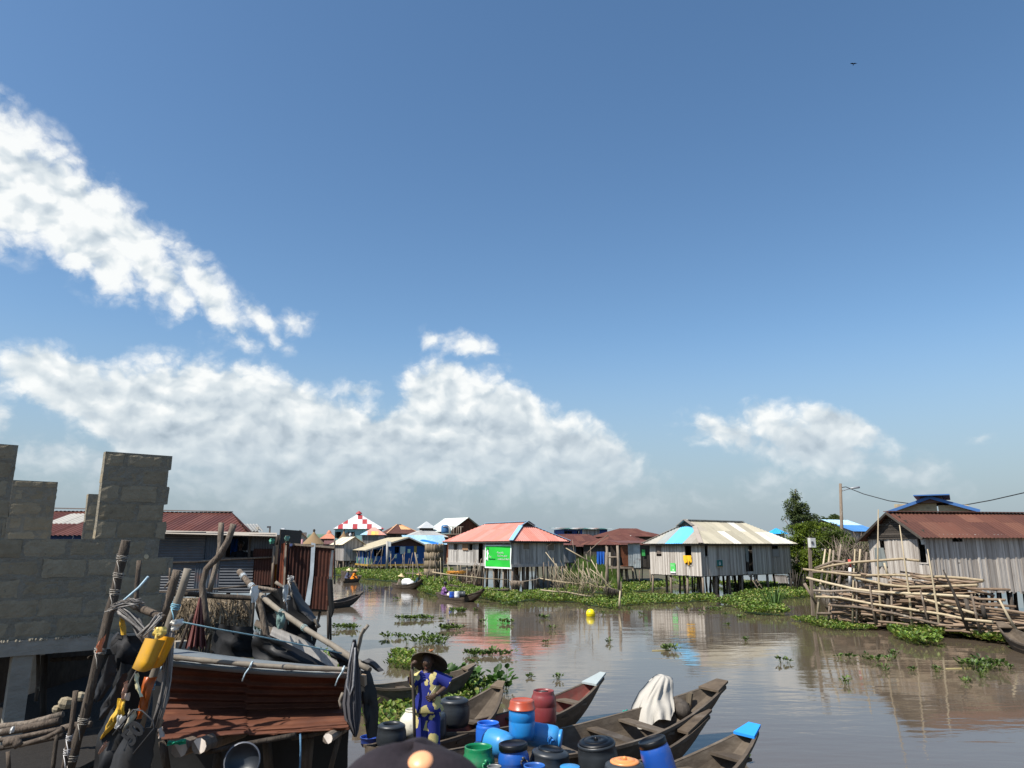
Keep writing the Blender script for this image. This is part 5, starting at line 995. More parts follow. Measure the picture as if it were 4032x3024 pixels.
# ---- electricity
T = empty('meter_post', G(3201, 2440), 'grey square post with a pale meter box at the end of the log pen', 'post'); mb = MB(); Y = G(3201, 2440).y; a, b = A(3202, 2440, Y), A(3186, 2117, Y)
mb.bar(a, b, .115, .115, up=V((0, 1, 0))); mb.build('post', mt['pole'], T); mb = MB(); q = A(3197, 2136, Y - .12); mb.obox(q + V((-.1, -.1, -.22)), V((.26, .06, 0)), V((-.04, .2, 0)), Z3 * .42, c=(.62, .62, .58)); mb.build('meter_box', mt['paint'], T)
mb = MB(); mb.obox(q + V((-.07, -.12, -.05)), V((.1, .022, 0)), V((0, .02, 0)), Z3 * .1, c=(.1, .1, .1)); mb.build('dial', mt['paint'], T)
Yp = 62; T = empty('utility_pole', A(3320, 2290, Yp), 'tall concrete utility pole with a street lamp arm rising above the bush', 'pole'); mb = MB(); a, b = A(3321, 2300, Yp), A(3309, 1904, Yp); mb.tube([a, b], [.17, .12], 8); mb.build('shaft', mt['pole'], T)
mb = MB(); c, d, e = A(3311, 1934, Yp), A(3345, 1924, Yp), A(3384, 1918, Yp); mb.tube([c, d], .04, 6); mb.tube([d, e], [.07, .1], 6); mb.build('lamp_arm', mt['metal'], T)
CB = [(3312, 1920), (3330, 1917), (3400, 1945), (3500, 1972), (3600, 1985), (3665, 1991), (3730, 1991), (3800, 1988), (3900, 1970), (4032, 1940), (4120, 1915)]
mb = MB(); mb.tube([A(x, y, Yp - (x - 3312) * .02) for x, y in CB], .035, 5); mb.build('power_cable', mt['rubber'], label='sagging black power cable from the utility pole across the roofs', cat='cable')
for (x0, y0, y1, Yq, lb, lamp) in ((1063, 2110, 2079, 110, 'far thin lamp post above the shack roof end', (1059, 2075)), (1130, 2128, 2094, 105, 'far leaning post behind the rusty booth', None), (1128, 2110, 2088, 112, 'far street light with a white lamp head over the rusty booth', (1115, 2083)), (1140, 2110, 2094, 118, 'second far street light with a white lamp head over the rusty booth', (1145, 2091))):
    T = empty('lamp_post', A(x0, y0, Yq), lb, 'lamp post'); mb = MB(); mb.tube([V((A(x0, y0, Yq).x, Yq, 0)), A(x0, y1, Yq)], .13, 6)
    mb.build('shaft', mt['dark'], T)
    if lamp: mb = MB(); q = A(*lamp, Yq); mb.tube([A(x0, y1 + 2, Yq), q], .04, 5); mb.cbox(q, .5, .3, .25, c=(.85, .88, .9) if lamp[0] > 1100 else (.08, .08, .09)); mb.build('lamp_head', mt['paint'], T)
# ---- pen of poles round a stack of logs
def S4(x, y): return 3032 + x / 2.212, 1850 + y / 2.212
def Yl(x): return 31.6 - (x - 3217) / 603 * 5.2
T = empty('pole_pen', V((G(3500, 2470).x, Yl(3500), 0)), 'open pen of lashed bamboo poles holding a stack of logs', 'pen')
UPR = [([(410, 1300), (440, 1000), (482, 690)], .055, 'bamboo'), ([(510, 1300), (520, 1180), (540, 1040), (610, 890)], .05, 'pole'), ([(720, 1350), (725, 1000), (740, 688)], .045, 'bamboo'), ([(755, 1330), (757, 1100), (750, 950)], .045, 'pole'), ([(978, 1365), (955, 1100), (938, 800), (943, 345)], .055, 'bamboo'), ([(925, 1355), (890, 1180), (868, 1005)], .05, 'pole'), ([(1068, 1370), (1060, 1100), (1052, 905)], .055, 'pole'), ([(1240, 1395), (1215, 1100), (1180, 850), (1128, 480)], .05, 'bamboo'), ([(1395, 1390), (1345, 1200), (1310, 1050)], .045, 'pole'), ([(1487, 1445), (1455, 1200), (1410, 920), (1372, 690)], .05, 'bamboo'), ([(1742, 1440), (1620, 1120), (1560, 980), (1508, 870)], .06, 'dark'), ([(1832, 1420), (1790, 1240), (1755, 1080)], .05, 'pole'), ([(1030, 1360), (1028, 1090)], .085, 'dark'), ([(2145, 1405), (2070, 1270), (1997, 1130)], .05, 'bamboo'), ([(300, 990), (350, 1080), (400, 1170)], .06, 'pole'), ([(1578, 1400), (1592, 1240)], .07, 'dark'), ([(1750, 1320), (1705, 1120)], .09, 'dark'), ([(1875, 1300), (1850, 1180)], .08, 'dark')]
for p, r, m_ in UPR:
    mb = MB(); Y = Yl(S4(*p[0])[0]); mb.tube([A(*S4(*q), Y + (0 if m_ != 'dark' else .1)) for q in p], [r * 1.1 - r * .25 * i for i in range(len(p))], 7); mb.build('upright_pole', mt[m_], T)
for p, Y, m_ in (([(485, 1030), (525, 690)], 34, 'bamboo'), ([(540, 1000), (553, 700)], 34.5, 'pole'), ([(590, 880), (618, 650)], 35, 'pole'), ([(775, 890), (786, 690)], 34, 'bamboo'), ([(825, 1000), (842, 715)], 34, 'pole'), ([(640, 900), (650, 780)], 34, 'pole'), ([(1030, 940), (995, 810)], 32, 'bamboo')):
    mb = MB(); mb.tube([A(*S4(*q), Y) for q in p], [.06, .045], 6); mb.build('upright_pole', mt[m_], T)
mb = MB(); a, b, c = A(*S4(696, 1000), 34), A(*S4(697, 850), 34), A(*S4(692, 780), 34); mb.tube([a, b], .07, 7, c=(.7, .68, .66)); mb.tube([b, c], .07, 7, c=(.55, .08, .06)); mb.build('striped_post', mt['paint'], T)
RL = [([(290, 865), (450, 885), (740, 920), (1100, 915), (1340, 932), (1500, 930), (1700, 945), (1860, 965)], .05, 1), ([(320, 940), (520, 990), (740, 1040), (920, 1062), (1100, 1072), (1400, 1085), (1745, 1105)], .055, 1), ([(400, 865), (560, 830), (740, 805), (940, 790), (1150, 775), (1305, 792)], .05, 1), ([(390, 860), (480, 825), (560, 795), (640, 805), (690, 835)], .055, 0), ([(740, 940), (880, 970), (1000, 1000), (1200, 1020), (1500, 1015), (1810, 1003)], .05, 1), ([(380, 1050), (520, 1058), (700, 1050), (1000, 1090)], .05, 0), ([(400, 1105), (600, 1112), (900, 1170), (1190, 1210), (1500, 1258), (1700, 1300), (1940, 1325)], .05, 1), ([(1170, 1080), (1320, 1120), (1480, 1165), (1810, 1258)], .05, 1), ([(410, 1250), (540, 1252)], .055, 0), ([(540, 1180), (800, 1200), (1100, 1255), (1400, 1330), (1600, 1370)], .05, 0), ([(370, 890), (600, 885), (760, 900)], .04, 0)]
for p, r, b in RL:
    mb = MB(); mb.tube([A(*S4(*q), Yl(S4(*q)[0]) - .1) for q in p], [r] * len(p), 7); mb.build('rail_pole', mt['bamboo' if b else 'pole'], T)
LP = []
for i in range(7):
    mb = MB(); L_ = R(1.7, 3.0); n = 6; a = R(0, 6); pts = [V((L_ * (j / n - .5), R(-.05, .05), R(-.05, .05))) for j in range(n + 1)]; r = R(.045, .075)
    mb.tube(pts, [r * R(.85, 1.15) for _ in pts], 7, wob=.08)
    if i % 2: mb.tube([pts[2], pts[2] + V((.15, .1, .12))], [r * .6, r * .3], 5)
    LP.append(mb)
TOPC = [(430, 1190), (560, 1140), (700, 1090), (800, 1030), (900, 1000), (1000, 985), (1080, 950), (1250, 950), (1400, 930), (1550, 915), (1650, 945), (1720, 1010), (1730, 1100), (1780, 1150), (1950, 1190), (2100, 1230), (2300, 1270)]
BOTC = [(430, 1290), (700, 1320), (1000, 1360), (1500, 1430), (1800, 1430), (2300, 1450)]
def interp(c, x):
    for (a, b), (d, e) in zip(c, c[1:]):
        if a <= x <= d: return b + (e - b) * (x - a) / (d - a)
    return c[0][1] if x < c[0][0] else c[-1][1]
lbl = 'crooked brown log lying in the stack inside the pole pen'; lbl2 = 'long brown log in the low pile beside the pole pen'; lbl3 = 'thin knotty branch in the bundle on top of the log stack'
objs = []; cnt = 0; protos = []
for row in range(46):
    for colx in range(8):
        X = 590 + (2290 - 590) * (colx + R(.05, .95)) / 8; t, b = interp(TOPC, X), interp(BOTC, X); step = 16
        y = b - row * step * R(.85, 1.1)
        if y < t + 5 or cnt >= 296: continue
        sx, sy = S4(X, y); p = A(sx, sy, Yl(min(sx, 3900)) + R(.2, .95))
        if p.z < -.05: continue
        third = X < 1750 and y < 1060 and X > 1080
        L_ = lbl3 if third else (lbl2 if X > 1800 else lbl); gr = 'branches bundled on top of the log stack' if third else ('logs piled beside the pole pen' if X > 1800 else 'logs stacked in the pole pen')
        k = cnt % 7; rot = (R(0, 6.28), (R(-.1, .1) if rng.random() < .72 else R(-.32, .32)) + .05, rad(90 - 62) * 0 + math.atan2(-5.2, 6.6) * R(.9, 1.08) + R(-.05, .05)); sc = (R(.75, 1.15), R(.5, .7), R(.5, .7)) if third else (R(.65, 1.15) * min(1, (X - 430) / 420 + .1), R(.42, .75), R(.42, .75))
        if k >= len(protos):
            o = LP[k].build('log', mt['log'], loc=(0, 0, 0)); o.location = p; o.rotation_euler = rot; o.scale = sc; protos.append(o)
        else: o = copy_thing(protos[k], p, rot, sc)
        tag(o, L_, 'log' if not third else 'branch', gr); cnt += 1
mb = MB(); a = [A(*S4(X, interp(TOPC, X) + 40), Yl(min(S4(X, 0)[0], 3900)) + 1.0) for X in range(520, 2301, 60)]
mb.loft([[V((p.x, p.y, -.1)) for p in a], a, [p + V((.3, 1.2, -.1)) for p in a], [V((p.x + .3, p.y + 1.2, -.1)) for p in a]], closed=False); mb.build('inner_wood_heap', mt['log'], label='dark heap of wood filling the middle of the log stack', cat='wood heap', kind='stuff')
# ------------------------------------------------------------------ boats
def boat(name, label, stern, prow, W, gh, rise, srise=.12, tip=None, tipc=(1.25, 1.2, 1.12), inner=None, thw=(.25, .5, .72), tipw=.22, mat='hull', deck=.08, group='wooden boats', flare=1.25, belly=.6, prowpt=.62, tilt=0):
    S, P = V(stern), V(prow); S.z = P.z = 0; d = P - S; Ln = d.length; d.normalize(); sd = V((d.y, -d.x, 0))
    T = empty(name, (S + P) / 2, label, 'boat', group); n = 22
    def prm(t):
        wv = math.sin(min(1, (t + .02) / belly) * math.pi / 2) ** .7 if t < belly else 1 - (1 - tipw) * ((t - belly) / (1 - belly)) ** 1.7
        w = W / 2 * max(wv, .25 if t < .1 else .05)
        top = gh + rise * max(0, (t - .45) / .55) ** 2 + srise * max(0, (.3 - t) / .3) ** 2
        bot = -.12 + (rise + gh * .75 + .12) * max(0, (t - prowpt) / (1 - prowpt)) ** 1.8 + (srise + gh * .5) * max(0, (.14 - t) / .14) ** 1.5
        return w, top, min(bot, top - .06)
    out, inn = [], []; th = .035
    for i in range(n + 1):
        t = i / n; w, top, bot = prm(t); c = S + d * (Ln * t)
        f = w / flare; q = lambda a, z: c + sd * a + Z3 * z
        out.append([q(-w, top), q(-(w * .45 + f * .55), (top + bot) / 2 + .02), q(-f * .82, bot + .03), q(-f * .5, bot), q(f * .5, bot), q(f * .82, bot + .03), q(w * .45 + f * .55, (top + bot) / 2 + .02), q(w, top)])
        w2, f2 = max(.02, w - th), max(.015, f - th); b2 = min(bot + th, top - .03)
        inn.append([q(-w2, top), q(-(w2 * .45 + f2 * .55), (top + b2) / 2 + .02), q(-f2 * .82, b2 + .02), q(-f2 * .5, b2), q(f2 * .5, b2), q(f2 * .82, b2 + .02), q(w2 * .45 + f2 * .55, (top + b2) / 2 + .02), q(w2, top)])
    mb = MB(); mb.loft(out, closed=False, r=.4, sm=False); m_o = len(mb.f)
    mb.loft([list(reversed(g_)) for g_ in inn], closed=False, r=.6, sm=False, mi=1 if inner else 0)
    for g_ in (0, n): mb.add(out[g_], [tuple(range(8))], r=.5)
    mb.build('hull', [mt[mat], inner] if inner else mt[mat], T)
    for side in (0, 7):
        mb = MB(); ring = []
        for i in range(n + 1):
            a, b = out[i][side], inn[i][side]; ring.append([a + (a - b).normalized() * .02 - Z3 * .035, a + (a - b).normalized() * .02 + Z3 * .012, b + Z3 * .012, b - Z3 * .03])
        mb.loft(ring, r=R(.2, .8), sm=False, caps=True); mb.build('gunwale', mt[mat], T)
    def secpt(t): w, top, bot = prm(t); return S + d * (Ln * t), w, top, bot
    for t in thw:
        c, w, top, bot = secpt(t); mb = MB(); z = top - .1; mb.obox(c - sd * (w * .97) - d * .09 + Z3 * z, sd * (w * 1.94), d * R(.16, .22), Z3 * .035); mb.build('thwart', mt['hull'], T)
    c0_, w0, t0, b0 = secpt(1 - deck); c1_, w1, t1, b1 = secpt(1.0); e = c1_ + d * .07 + Z3 * (t1 + .05)
    mb = MB(); w0 *= 1.02; w1 *= 1.06; z_ = .016
    mb.slab([c0_ - sd * w0 + Z3 * (t0 + z_), c0_ + sd * w0 + Z3 * (t0 + z_), e + sd * w1 * .95, e - sd * w1 * .95], Z3 * .035, c=tipc); mb.build('prow_deck', mt['paint' if tip else mat], T)
    return T, secpt, d, sd
mt['redin'] = M('red_painted_planks', [(.12, .03, .025), (.19, .055, .042), (.25, .085, .065)], 4, (1, 1, 2), .4, .75, .3, stains=[((.1, .08, .065), .52, .7, 2, .8)])
def bt(sx, sy, sz, pxx, py, pz): return G(sx, sy, sz), G(pxx, py, pz)
a, b = bt(1640, 2925, .25, 2366, 2688, .62); B1 = boat('wooden_boat', 'wooden boat with a white painted prow and reddish inside', a, b, .85, .3, .42, tip=1, tipc=(.36, .41, .41), inner=mt['redin'], thw=(.35, .52, .66, .8), deck=.08, tipw=.17)
a, b = bt(1500, 3060, .3, 2835, 2712, .8); B2 = boat('wooden_boat', 'largest wooden boat with a draped outboard motor near its square prow', a, b, 1.3, .36, .5, thw=(.12, .46, .62, .72), tipw=.2, deck=.045, flare=1.2)
a, b = bt(1900, 3110, .2, 2788, 2836, .5); B3 = boat('wooden_boat', 'narrow wooden boat with a long pointed prow beneath the largest boat', a, b, .62, .22, .35, thw=(.5, .7), tipw=.1, deck=.16)
a, b = bt(2150, 3230, .25, 2962, 2900, .6); B4 = boat('wooden_boat', 'wooden boat with a bright blue painted prow tip', a, b, .9, .28, .4, tip=1, tipc=(.02, .28, .8), thw=(.5, .7, .86), tipw=.22, deck=.05)
a, b = bt(1460, 2975, .3, 1966, 2736, .55); B5 = boat('wooden_boat', 'blackened wooden boat carrying dark pots behind the man', a, b, 1.0, .3, .4, mat='hull', thw=(.45, .7), tipw=.16, deck=.03)
a, b = bt(1400, 2738, .3, 1858, 2652, .5); B6 = boat('wooden_boat', 'old brown wooden boat lying behind the hyacinths and the man', a, b, .75, .4, .22, thw=(.4, .6), tipw=.2, deck=.07)
a, b = bt(1180, 2392, .2, 1424, 2344, .5); B7 = boat('wooden_boat', 'empty dark boat sticking out from behind the rusty booth', a, b, .8, .28, .35, mat='dark', thw=(.6,), tipw=.2)
a, b = bt(1385, 2288, .2, 1622, 2316, .4)
B8 = boat('wooden_boat', 'farthest paddled boat with two people and a cream sack', G(1352, 2296, 0), G(1416, 2284, .1), .95, .3, .15, thw=(.3,), tipw=.35)
B9 = boat('wooden_boat', 'paddled boat loaded with white sacks and two people in straw hats', G(1545, 2316, 0), G(1660, 2316, .1), 1.0, .3, .35, thw=(.3, .6), tipw=.3)
B10 = boat('wooden_boat', 'paddled boat with a woman in purple and blue and white drums', G(1722, 2356, 0), G(1902, 2364, .15), .85, .26, .45, thw=(.3,), tipw=.2)
B11 = boat('wooden_boat', 'grey prow of a boat cut off by the frame beside the lower logs', G(4300, 2640, 0), G(3945, 2495, .35), .9, .3, .35, mat='hull', thw=(.5,), tipw=.25)
mb = MB(); q = A(1790, 2262, 58); 
B12 = boat('wooden_boat', 'empty canoe moored under the ladder of the pink roofed house', G(1770, 2318, .1), G(2005, 2330, .3), .7, .3, .15, thw=(.4,), tipw=.2)
B13 = boat('wooden_boat', 'brown canoe resting on the hyacinths behind the farthest paddlers', A(1345, 2258, 80) * 1, A(1400, 2262, 76), .8, .5, .2, thw=(.4,), tipw=.3)
# ------------------------------------------------------------------ barrels, pots and drums
def barrel(name, label, cx_, yr_, w_px, zt, prof, c, mat='plastic', axis=Z3, lid=None, lidc=(.02, .02, .022), lidm='pot', handle=None, open_=True, rimk=.8, knob=False, n=26, group='drums and pots in the boats', lidk=None):
    "prof: (radius factor, height down from the top in radius units)"
    p = G(cx_, yr_, zt); r = w_px / 2 / FPX * ZC(p); ax = V(axis).normalized(); T = empty(name, p - ax * (prof[-1][1] * r), label, 'drum' if 'drum' in label or 'barrel' in label else ('pot' if 'pot' in label else 'container'), group)
    pr = [(k * r, -h_ * r) for k, h_ in reversed(prof)]; ktop = prof[0][0]
    if open_ and not lid: pr += [(ktop * r * .95, 0), (ktop * r * .92, -r * .15), (ktop * r * .9, -prof[-1][1] * r * .8), (0, -prof[-1][1] * r * .8)]
    else: pr += [(0, 0)]
    mb = MB(); mb.lathe(p, pr, n, ax, c=c); mb.build('body', mt[mat], T)
    if lid:
        lk = (lidk or ktop * 1.06) * r; mb = MB()
        if lid == 'screw': mb.lathe(p + ax * r * .0, [(lk, -r * .3), (lk * 1.02, -r * .28), (lk * 1.02, r * .04), (lk * .97, r * .08), (lk * .9, r * .06), (lk * .86, r * .0), (0, r * .01)], n, ax, c=lidc)
        elif lid == 'dish': mb.lathe(p, [(lk, -r * .06), (lk * 1.04, -r * .02), (lk * 1.02, r * .05), (lk * .8, r * .1), (lk * .74, r * .07), (lk * .7, r * .13), (lk * .3, r * .15), (lk * .28, r * .12), (0, r * .12)], n, ax, c=lidc)
        elif lid == 'basin': mb.lathe(p, [(lk * 1.1, -r * .2), (lk * 1.12, -r * .16), (lk * 1.04, -r * .12), (lk * .98, r * .35), (lk * .88, r * .48), (lk * .82, r * .44), (0, r * .46)], n, ax, c=lidc)
        l = mb.build('lid', mt[lidm], T)
        if knob: mb = MB(); mb.lathe(p + ax * r * .13, [(r * .1, 0), (r * .1, r * .08), (r * .06, r * .12), (0, r * .13)], 10, ax, c=lidc); mb.build('knob', mt[lidm], l)
    if handle:
        ang, hh, hc = handle; a = V((1, 0, 0)); o = V((math.cos(ang), math.sin(ang), 0)); o = (o - ax * o.dot(ax)).normalized(); s_ = ax.cross(o); q = p - ax * (hh * r) + o * r * .98
        mb = MB(); mb.tube([q + s_ * r * .2, q + s_ * r * .28 + o * r * .12 - ax * r * .12, q + s_ * r * .12 + o * r * .14 - ax * r * .3, q - s_ * r * .12 + o * r * .14 - ax * r * .3, q - s_ * r * .28 + o * r * .12 - ax * r * .12, q - s_ * r * .2], r * .05, 6, c=hc); mb.tube([q + s_ * r * .22, q - s_ * r * .22], r * .06, 6, c=hc); mb.tube([q + ax * r * .22 - o * r * .02, q], r * .1, 6, c=hc); mb.build('handle', mt['plastic'], T)
    return T
POT = [(.62, 0), (.66, -.02), (.9, .1), (.93, .2), (.9, .24), (.99, .5), (1, .9), (.96, 1.35), (.86, 1.62), (0, 1.64)]
KEG = [(.78, 0), (.8, .02), (.8, .14), (.76, .16), (.8, .2), (.8, .34), (.84, .4), (.95, .62), (1, .95), (1, 1.0), (.985, 1.04), (.99, 1.6), (.95, 1.9), (.9, 2.0), (0, 2.02)]
DRM = [(.92, 0), (.96, .03), (.98, .3), (.96, .34), (1, .4), (1, 1.0), (.98, 1.04), (1, 1.08), (1, 1.9), (.97, 2.3), (0, 2.32)]
BLU1, BLU2, BLU3 = (.012, .095, .4), (.02, .18, .55), (.04, .27, .6)
barrel('plastic_pot', 'big open black pot in the blackened boat right beside the man', 1789, 2749, 123, .78, POT, (1.3, 1.4, 1.5), 'pot')
barrel('plastic_pot', 'wide open black pot nearest the hanging dark cloth', 1542, 2848, 118, .62, POT, (1.1, 1.2, 1.3), 'pot')
barrel('plastic_drum', 'cream white drum half hidden behind the man with the hat', 1628, 2792, 104, .72, [(.6, 0), (.62, .1), (.58, .14), (.62, .2), (.8, .42), (1, .68), (1, 1.2), (.98, 1.9), (0, 1.92)], (.72, .68, .55))
barrel('plastic_drum', 'dark blue grey drum standing directly behind the man', 1712, 2806, 92, .66, [(.8, 0), (.86, .03), (.98, .2), (1, .5), (1, 1.6), (.95, 1.9), (0, 1.92)], (1.5, 1.8, 2.1), 'pot', open_=False)
barrel('plastic_basin', 'small blue basin under the black hanging tarpaulin', 1458, 2899, 78, .42, [(1, 0), (1.03, .03), (.98, .06), (.9, .6), (.8, .9), (0, .92)], (.01, .05, .3))
barrel('plastic_container', 'open blue screw neck container in the white prowed boat', 1922, 2844, 96, .62, [(.88, 0), (.9, .03), (.87, .1), (.9, .2), (.98, .3), (.97, .36), (1, .5), (1, 1.6), (.95, 1.9), (0, 1.92)], (.02, .14, .6))
barrel('plastic_drum', 'blue drum topped by an upturned orange red basin', 2055, 2780, 102, .98, DRM, (.015, .2, .52), lid='basin', lidc=(.42, .06, .02), lidm='plastic', lidk=.95)
barrel('plastic_drum', 'maroon drum with a grey sunken lid in the white prowed boat', 2140, 2718, 99, .98, [(.82, 0), (.84, .03), (.82, .2), (.9, .36), (1, .6), (1, 1.1), (.985, 1.13), (1, 1.17), (1, 2.1), (.96, 2.4), (0, 2.42)], (.22, .035, .035))
T = bpy.data.objects[-1] if False else None
mb = MB(); p = G(2138, 2720, .93); mb.lathe(p, [(.1, .0), (.135, .015), (.0, .02)], 20, c=(.45, .47, .46)); mb.build('lid_disc', mt['metal'], label='grey disc lying inside the rim of the maroon drum', cat='lid')
LA = (hd(95) + Z3 * .02)
barrel('plastic_drum', 'sky blue drum lying on its side with its lid showing, in the largest boat', 2212, 2912, 94, .5, [(.72, 0), (.78, .03), (.78, .2), (.7, .24), (.78, .3), (.95, .5), (1, .8), (1, 2.6), (.9, 3.0), (.5, 3.2), (0, 3.22)], BLU3, axis=hd(100) - Z3 * .12, open_=False, handle=(-1.2, .75, (.02, .16, .5)))
barrel('plastic_drum', 'sky blue drum lying on its side behind the black lidded blue barrel', 2010, 2945, 104, .5, [(.78, 0), (.8, .3), (.95, .5), (1, .8), (1, 1.6), (.95, 2.0), (.8, 2.3), (.45, 2.5), (0, 2.55)], BLU3, axis=hd(130) - Z3 * .1, open_=False)
barrel('plastic_drum', 'open green barrel with a carrying handle', 1884, 2938, 130, .66, [(.82, 0), (.85, .02), (.83, .08), (.85, .12), (.83, .18), (.85, .24), (.84, .4), (.95, .6), (1, .85), (1, 1.0), (.985, 1.03), (1, 1.07), (1, 1.7), (.95, 2.0), (0, 2.02)], (.005, .2, .075), handle=(-1.05, .75, (.005, .25, .1)))
barrel('plastic_drum', 'blue barrel with a black screw lid and black handle clamp', 2020, 2930, 124, .72, KEG, BLU1, lid='screw', handle=(-.9, .8, (.02, .02, .025)), axis=Z3 + V((-.05, 0, 0)), lidk=.9)
barrel('plastic_pot', 'black pot with a raised black lid next to the blue barrel', 2168, 2952, 160, .62, POT, (1.2, 1.3, 1.4), 'pot', lid='screw', lidk=.62, axis=Z3 + V((.08, 0, 0)))
barrel('plastic_pot', 'black pot with a flat knobbed lid tilting in the narrow boat', 2348, 2922, 158, .62, [(.86, 0), (.95, .06), (.93, .16), (.9, .2), (.98, .45), (1, .9), (.96, 1.3), (.86, 1.55), (0, 1.57)], (1.2, 1.3, 1.4), 'pot', lid='dish', lidk=.86, knob=True, axis=Z3 + V((-.1, -.06, 0)))
barrel('plastic_pot', 'black pot with an orange plastic lid', 2460, 3000, 160, .6, [(.7, 0), (.95, .1), (1, .25), (1, .9), (.9, 1.5), (0, 1.52)], (1.2, 1.3, 1.4), 'pot', lid='dish', lidc=(.8, .3, .09), lidm='plastic', knob=True, lidk=.7)
barrel('plastic_drum', 'tall royal blue drum leaning with a black rimmed lid', 2566, 2915, 120, .9, [(.86, 0), (.88, .03), (.86, .26), (.94, .4), (1, .7), (1, 1.2), (.99, 2.2), (.96, 2.6), (0, 2.62)], (.012, .085, .4), lid='screw', axis=Z3 + V((-.3, .05, 0)), lidk=.92)
barrel('plastic_container', 'open blue container half cut off at the bottom edge', 2104, 3012, 106, .6, KEG, (.015, .12, .45))
barrel('plastic_container', 'light blue container top just showing at the bottom edge', 2244, 3017, 98, .55, KEG, BLU3, open_=False)
barrel('metal_pot', 'grey metal pot rim showing before the green barrel', 1946, 3016, 58, .6, [(.95, 0), (1, .03), (.96, .06), (.96, 1.2), (0, 1.25)], (.6, .6, .58), 'metal')
barrel('plastic_container', 'small bright blue container behind the green barrel', 1886, 2922, 40, .5, [(.9, 0), (1, .2), (1, 1.2), (0, 1.25)], BLU3, open_=False)
# far boat's load
barrel('plastic_drum', 'blue drum in the purple dressed woman\'s boat', 1779, 2330, 20, .62, DRM, (.015, .08, .42), open_=False, n=14, group='load of the drum boat')
barrel('plastic_drum', 'white drum in the purple dressed woman\'s boat', 1799, 2329, 20, .64, DRM, (.75, .77, .76), open_=False, n=14, group='load of the drum boat')
barrel('plastic_drum', 'dark grey drum lying in the purple dressed woman\'s boat', 1832, 2340, 24, .45, DRM, (2.2, 2.3, 2.4), 'pot', axis=hd(95), open_=False, n=14, group='load of the drum boat')
def sack(label, p, sx_, sy_, sz_, c, ang=0, name='sack'):
    mb = MB(); n = 14; rings = []
    for j in range(8):
        t = j / 7 * math.pi; rr = math.sin(t) ** .6; rings.append([V(p) + V((math.cos(ang) * (math.cos(q) * rr * sx_) - math.sin(ang) * (math.sin(q) * rr * sy_), math.sin(ang) * (math.cos(q) * rr * sx_) + math.cos(ang) * (math.sin(q) * rr * sy_), sz_ * (1 - math.cos(t)) * .5 + .04 * math.sin(3 * q + j))) for q in [6.283 * k / n for k in range(n)]])
    mb.loft(rings, c=c); return mb.build(name, mt['cloth'], label=label, cat='sack')
g_ = lambda bx, t: bx[1](t)[0] + Z3 * .1
sack('cream sack piled in the bow of the farthest paddled boat', g_(B8, .72), .4, .3, .34, (.62, .55, .4))
sack('big white sack heaped in the middle of the straw hat paddlers boat', g_(B9, .5) + Z3 * .1, .42, .3, .55, (.8, .8, .79))
sack('white sack lying at the bow side of the straw hat paddlers boat', g_(B9, .63) + Z3 * .08, .3, .26, .42, (.74, .74, .74))
sack('olive sack heaped before the seated stern paddler', g_(B9, .34), .32, .32, .5, (.09, .085, .055))
sack('small pale bundle at the feet of the purple dressed woman', g_(B10, .3), .22, .2, .3, (.6, .52, .45))
# ------------------------------------------------------------------ outboard motor under its white cloth
c, w_, tp, bt_ = B2[1](.70); dB, sB = B2[2], B2[3]
base = G(2570, 2862, .25); kz = ZC(base) / FPX
def cp(x, y, dep=0.0): return A(x, y, base.y + dep)
RG = [[(2478, 2874), (2500, 2872), (2550, 2868), (2595, 2832), (2640, 2836), (2656, 2800)], [(2492, 2800), (2515, 2795), (2550, 2790), (2600, 2790), (2640, 2790), (2655, 2770)], [(2520, 2740), (2540, 2735), (2565, 2745), (2595, 2755), (2630, 2752), (2652, 2745)], [(2555, 2695), (2570, 2690), (2590, 2695), (2610, 2705), (2632, 2712), (2652, 2705)], [(2582, 2666), (2592, 2664), (2606, 2668), (2622, 2672), (2638, 2676), (2650, 2680)]]
mb = MB(); rings = []
for j, rg in enumerate(RG):
    n = 30; ring = []
    for i in range(n + 1):
        s = i / n * (len(rg) - 1); k = min(int(s), len(rg) - 2); f = s - k; x = rg[k][0] * (1 - f) + rg[k + 1][0] * f; y = rg[k][1] * (1 - f) + rg[k + 1][1] * f
        fold = math.sin(i * .95 + j * .9) * (.035 if j < 2 else .012) + mnoise.noise(V((i * .35, j * .8, 1))) * .06 * (j < 4)
        ring.append(cp(x, y, -.22 * math.sin(math.pi * i / n) * (1 - j * .1) + fold + .1 * j))
    back = [p + V((0.05, .5 - .06 * j, 0)) for p in reversed(ring[::3])]; rings.append(ring + back)
for j in range(len(rings) - 1):
    pass
fine = []
for j in range(len(rings) - 1):
    for q in (0, .5): fine.append([a.lerp(b, q) + V((0, .03 * mnoise.noise(V((i * .4, j + q, 6))), 0)) for i, (a, b) in enumerate(zip(rings[j], rings[j + 1]))])
fine.append(rings[-1]); top = sum(rings[-1], V()) / len(rings[-1]); fine.append([top.lerp(p, .45) + Z3 * .03 for p in rings[-1]]); fine.append([top + Z3 * .035] * len(rings[-1]))
mb.loft(fine, c=(.47, .44, .385)); T = mb.build('draped_motor', mt['cloth'], label='outboard motor draped with a creased off white cloth in the largest boat', cat='motor')
mb = MB(); a = cp(2655, 2760, .2); mb.tube([a, cp(2690, 2775, .15), cp(2708, 2785, .1)], [.09, .08, .07], 10); mb.lathe(cp(2675, 2800, 0), [(0, -.05), (.13, 0), (.14, .12), (.08, .17), (0, .17)], 12, axis=hd(60)); mb.build('motor_leg', mt['dark'], T)
mb = MB(); mb.slab([cp(2700, 2735, .1), cp(2716, 2726, .1), cp(2724, 2732, .1), cp(2716, 2790, .1), cp(2706, 2792, .1)], V((.04, .05, 0)), c=(.6, .5, .36)); mb.build('wooden_block', mt['board'], T)
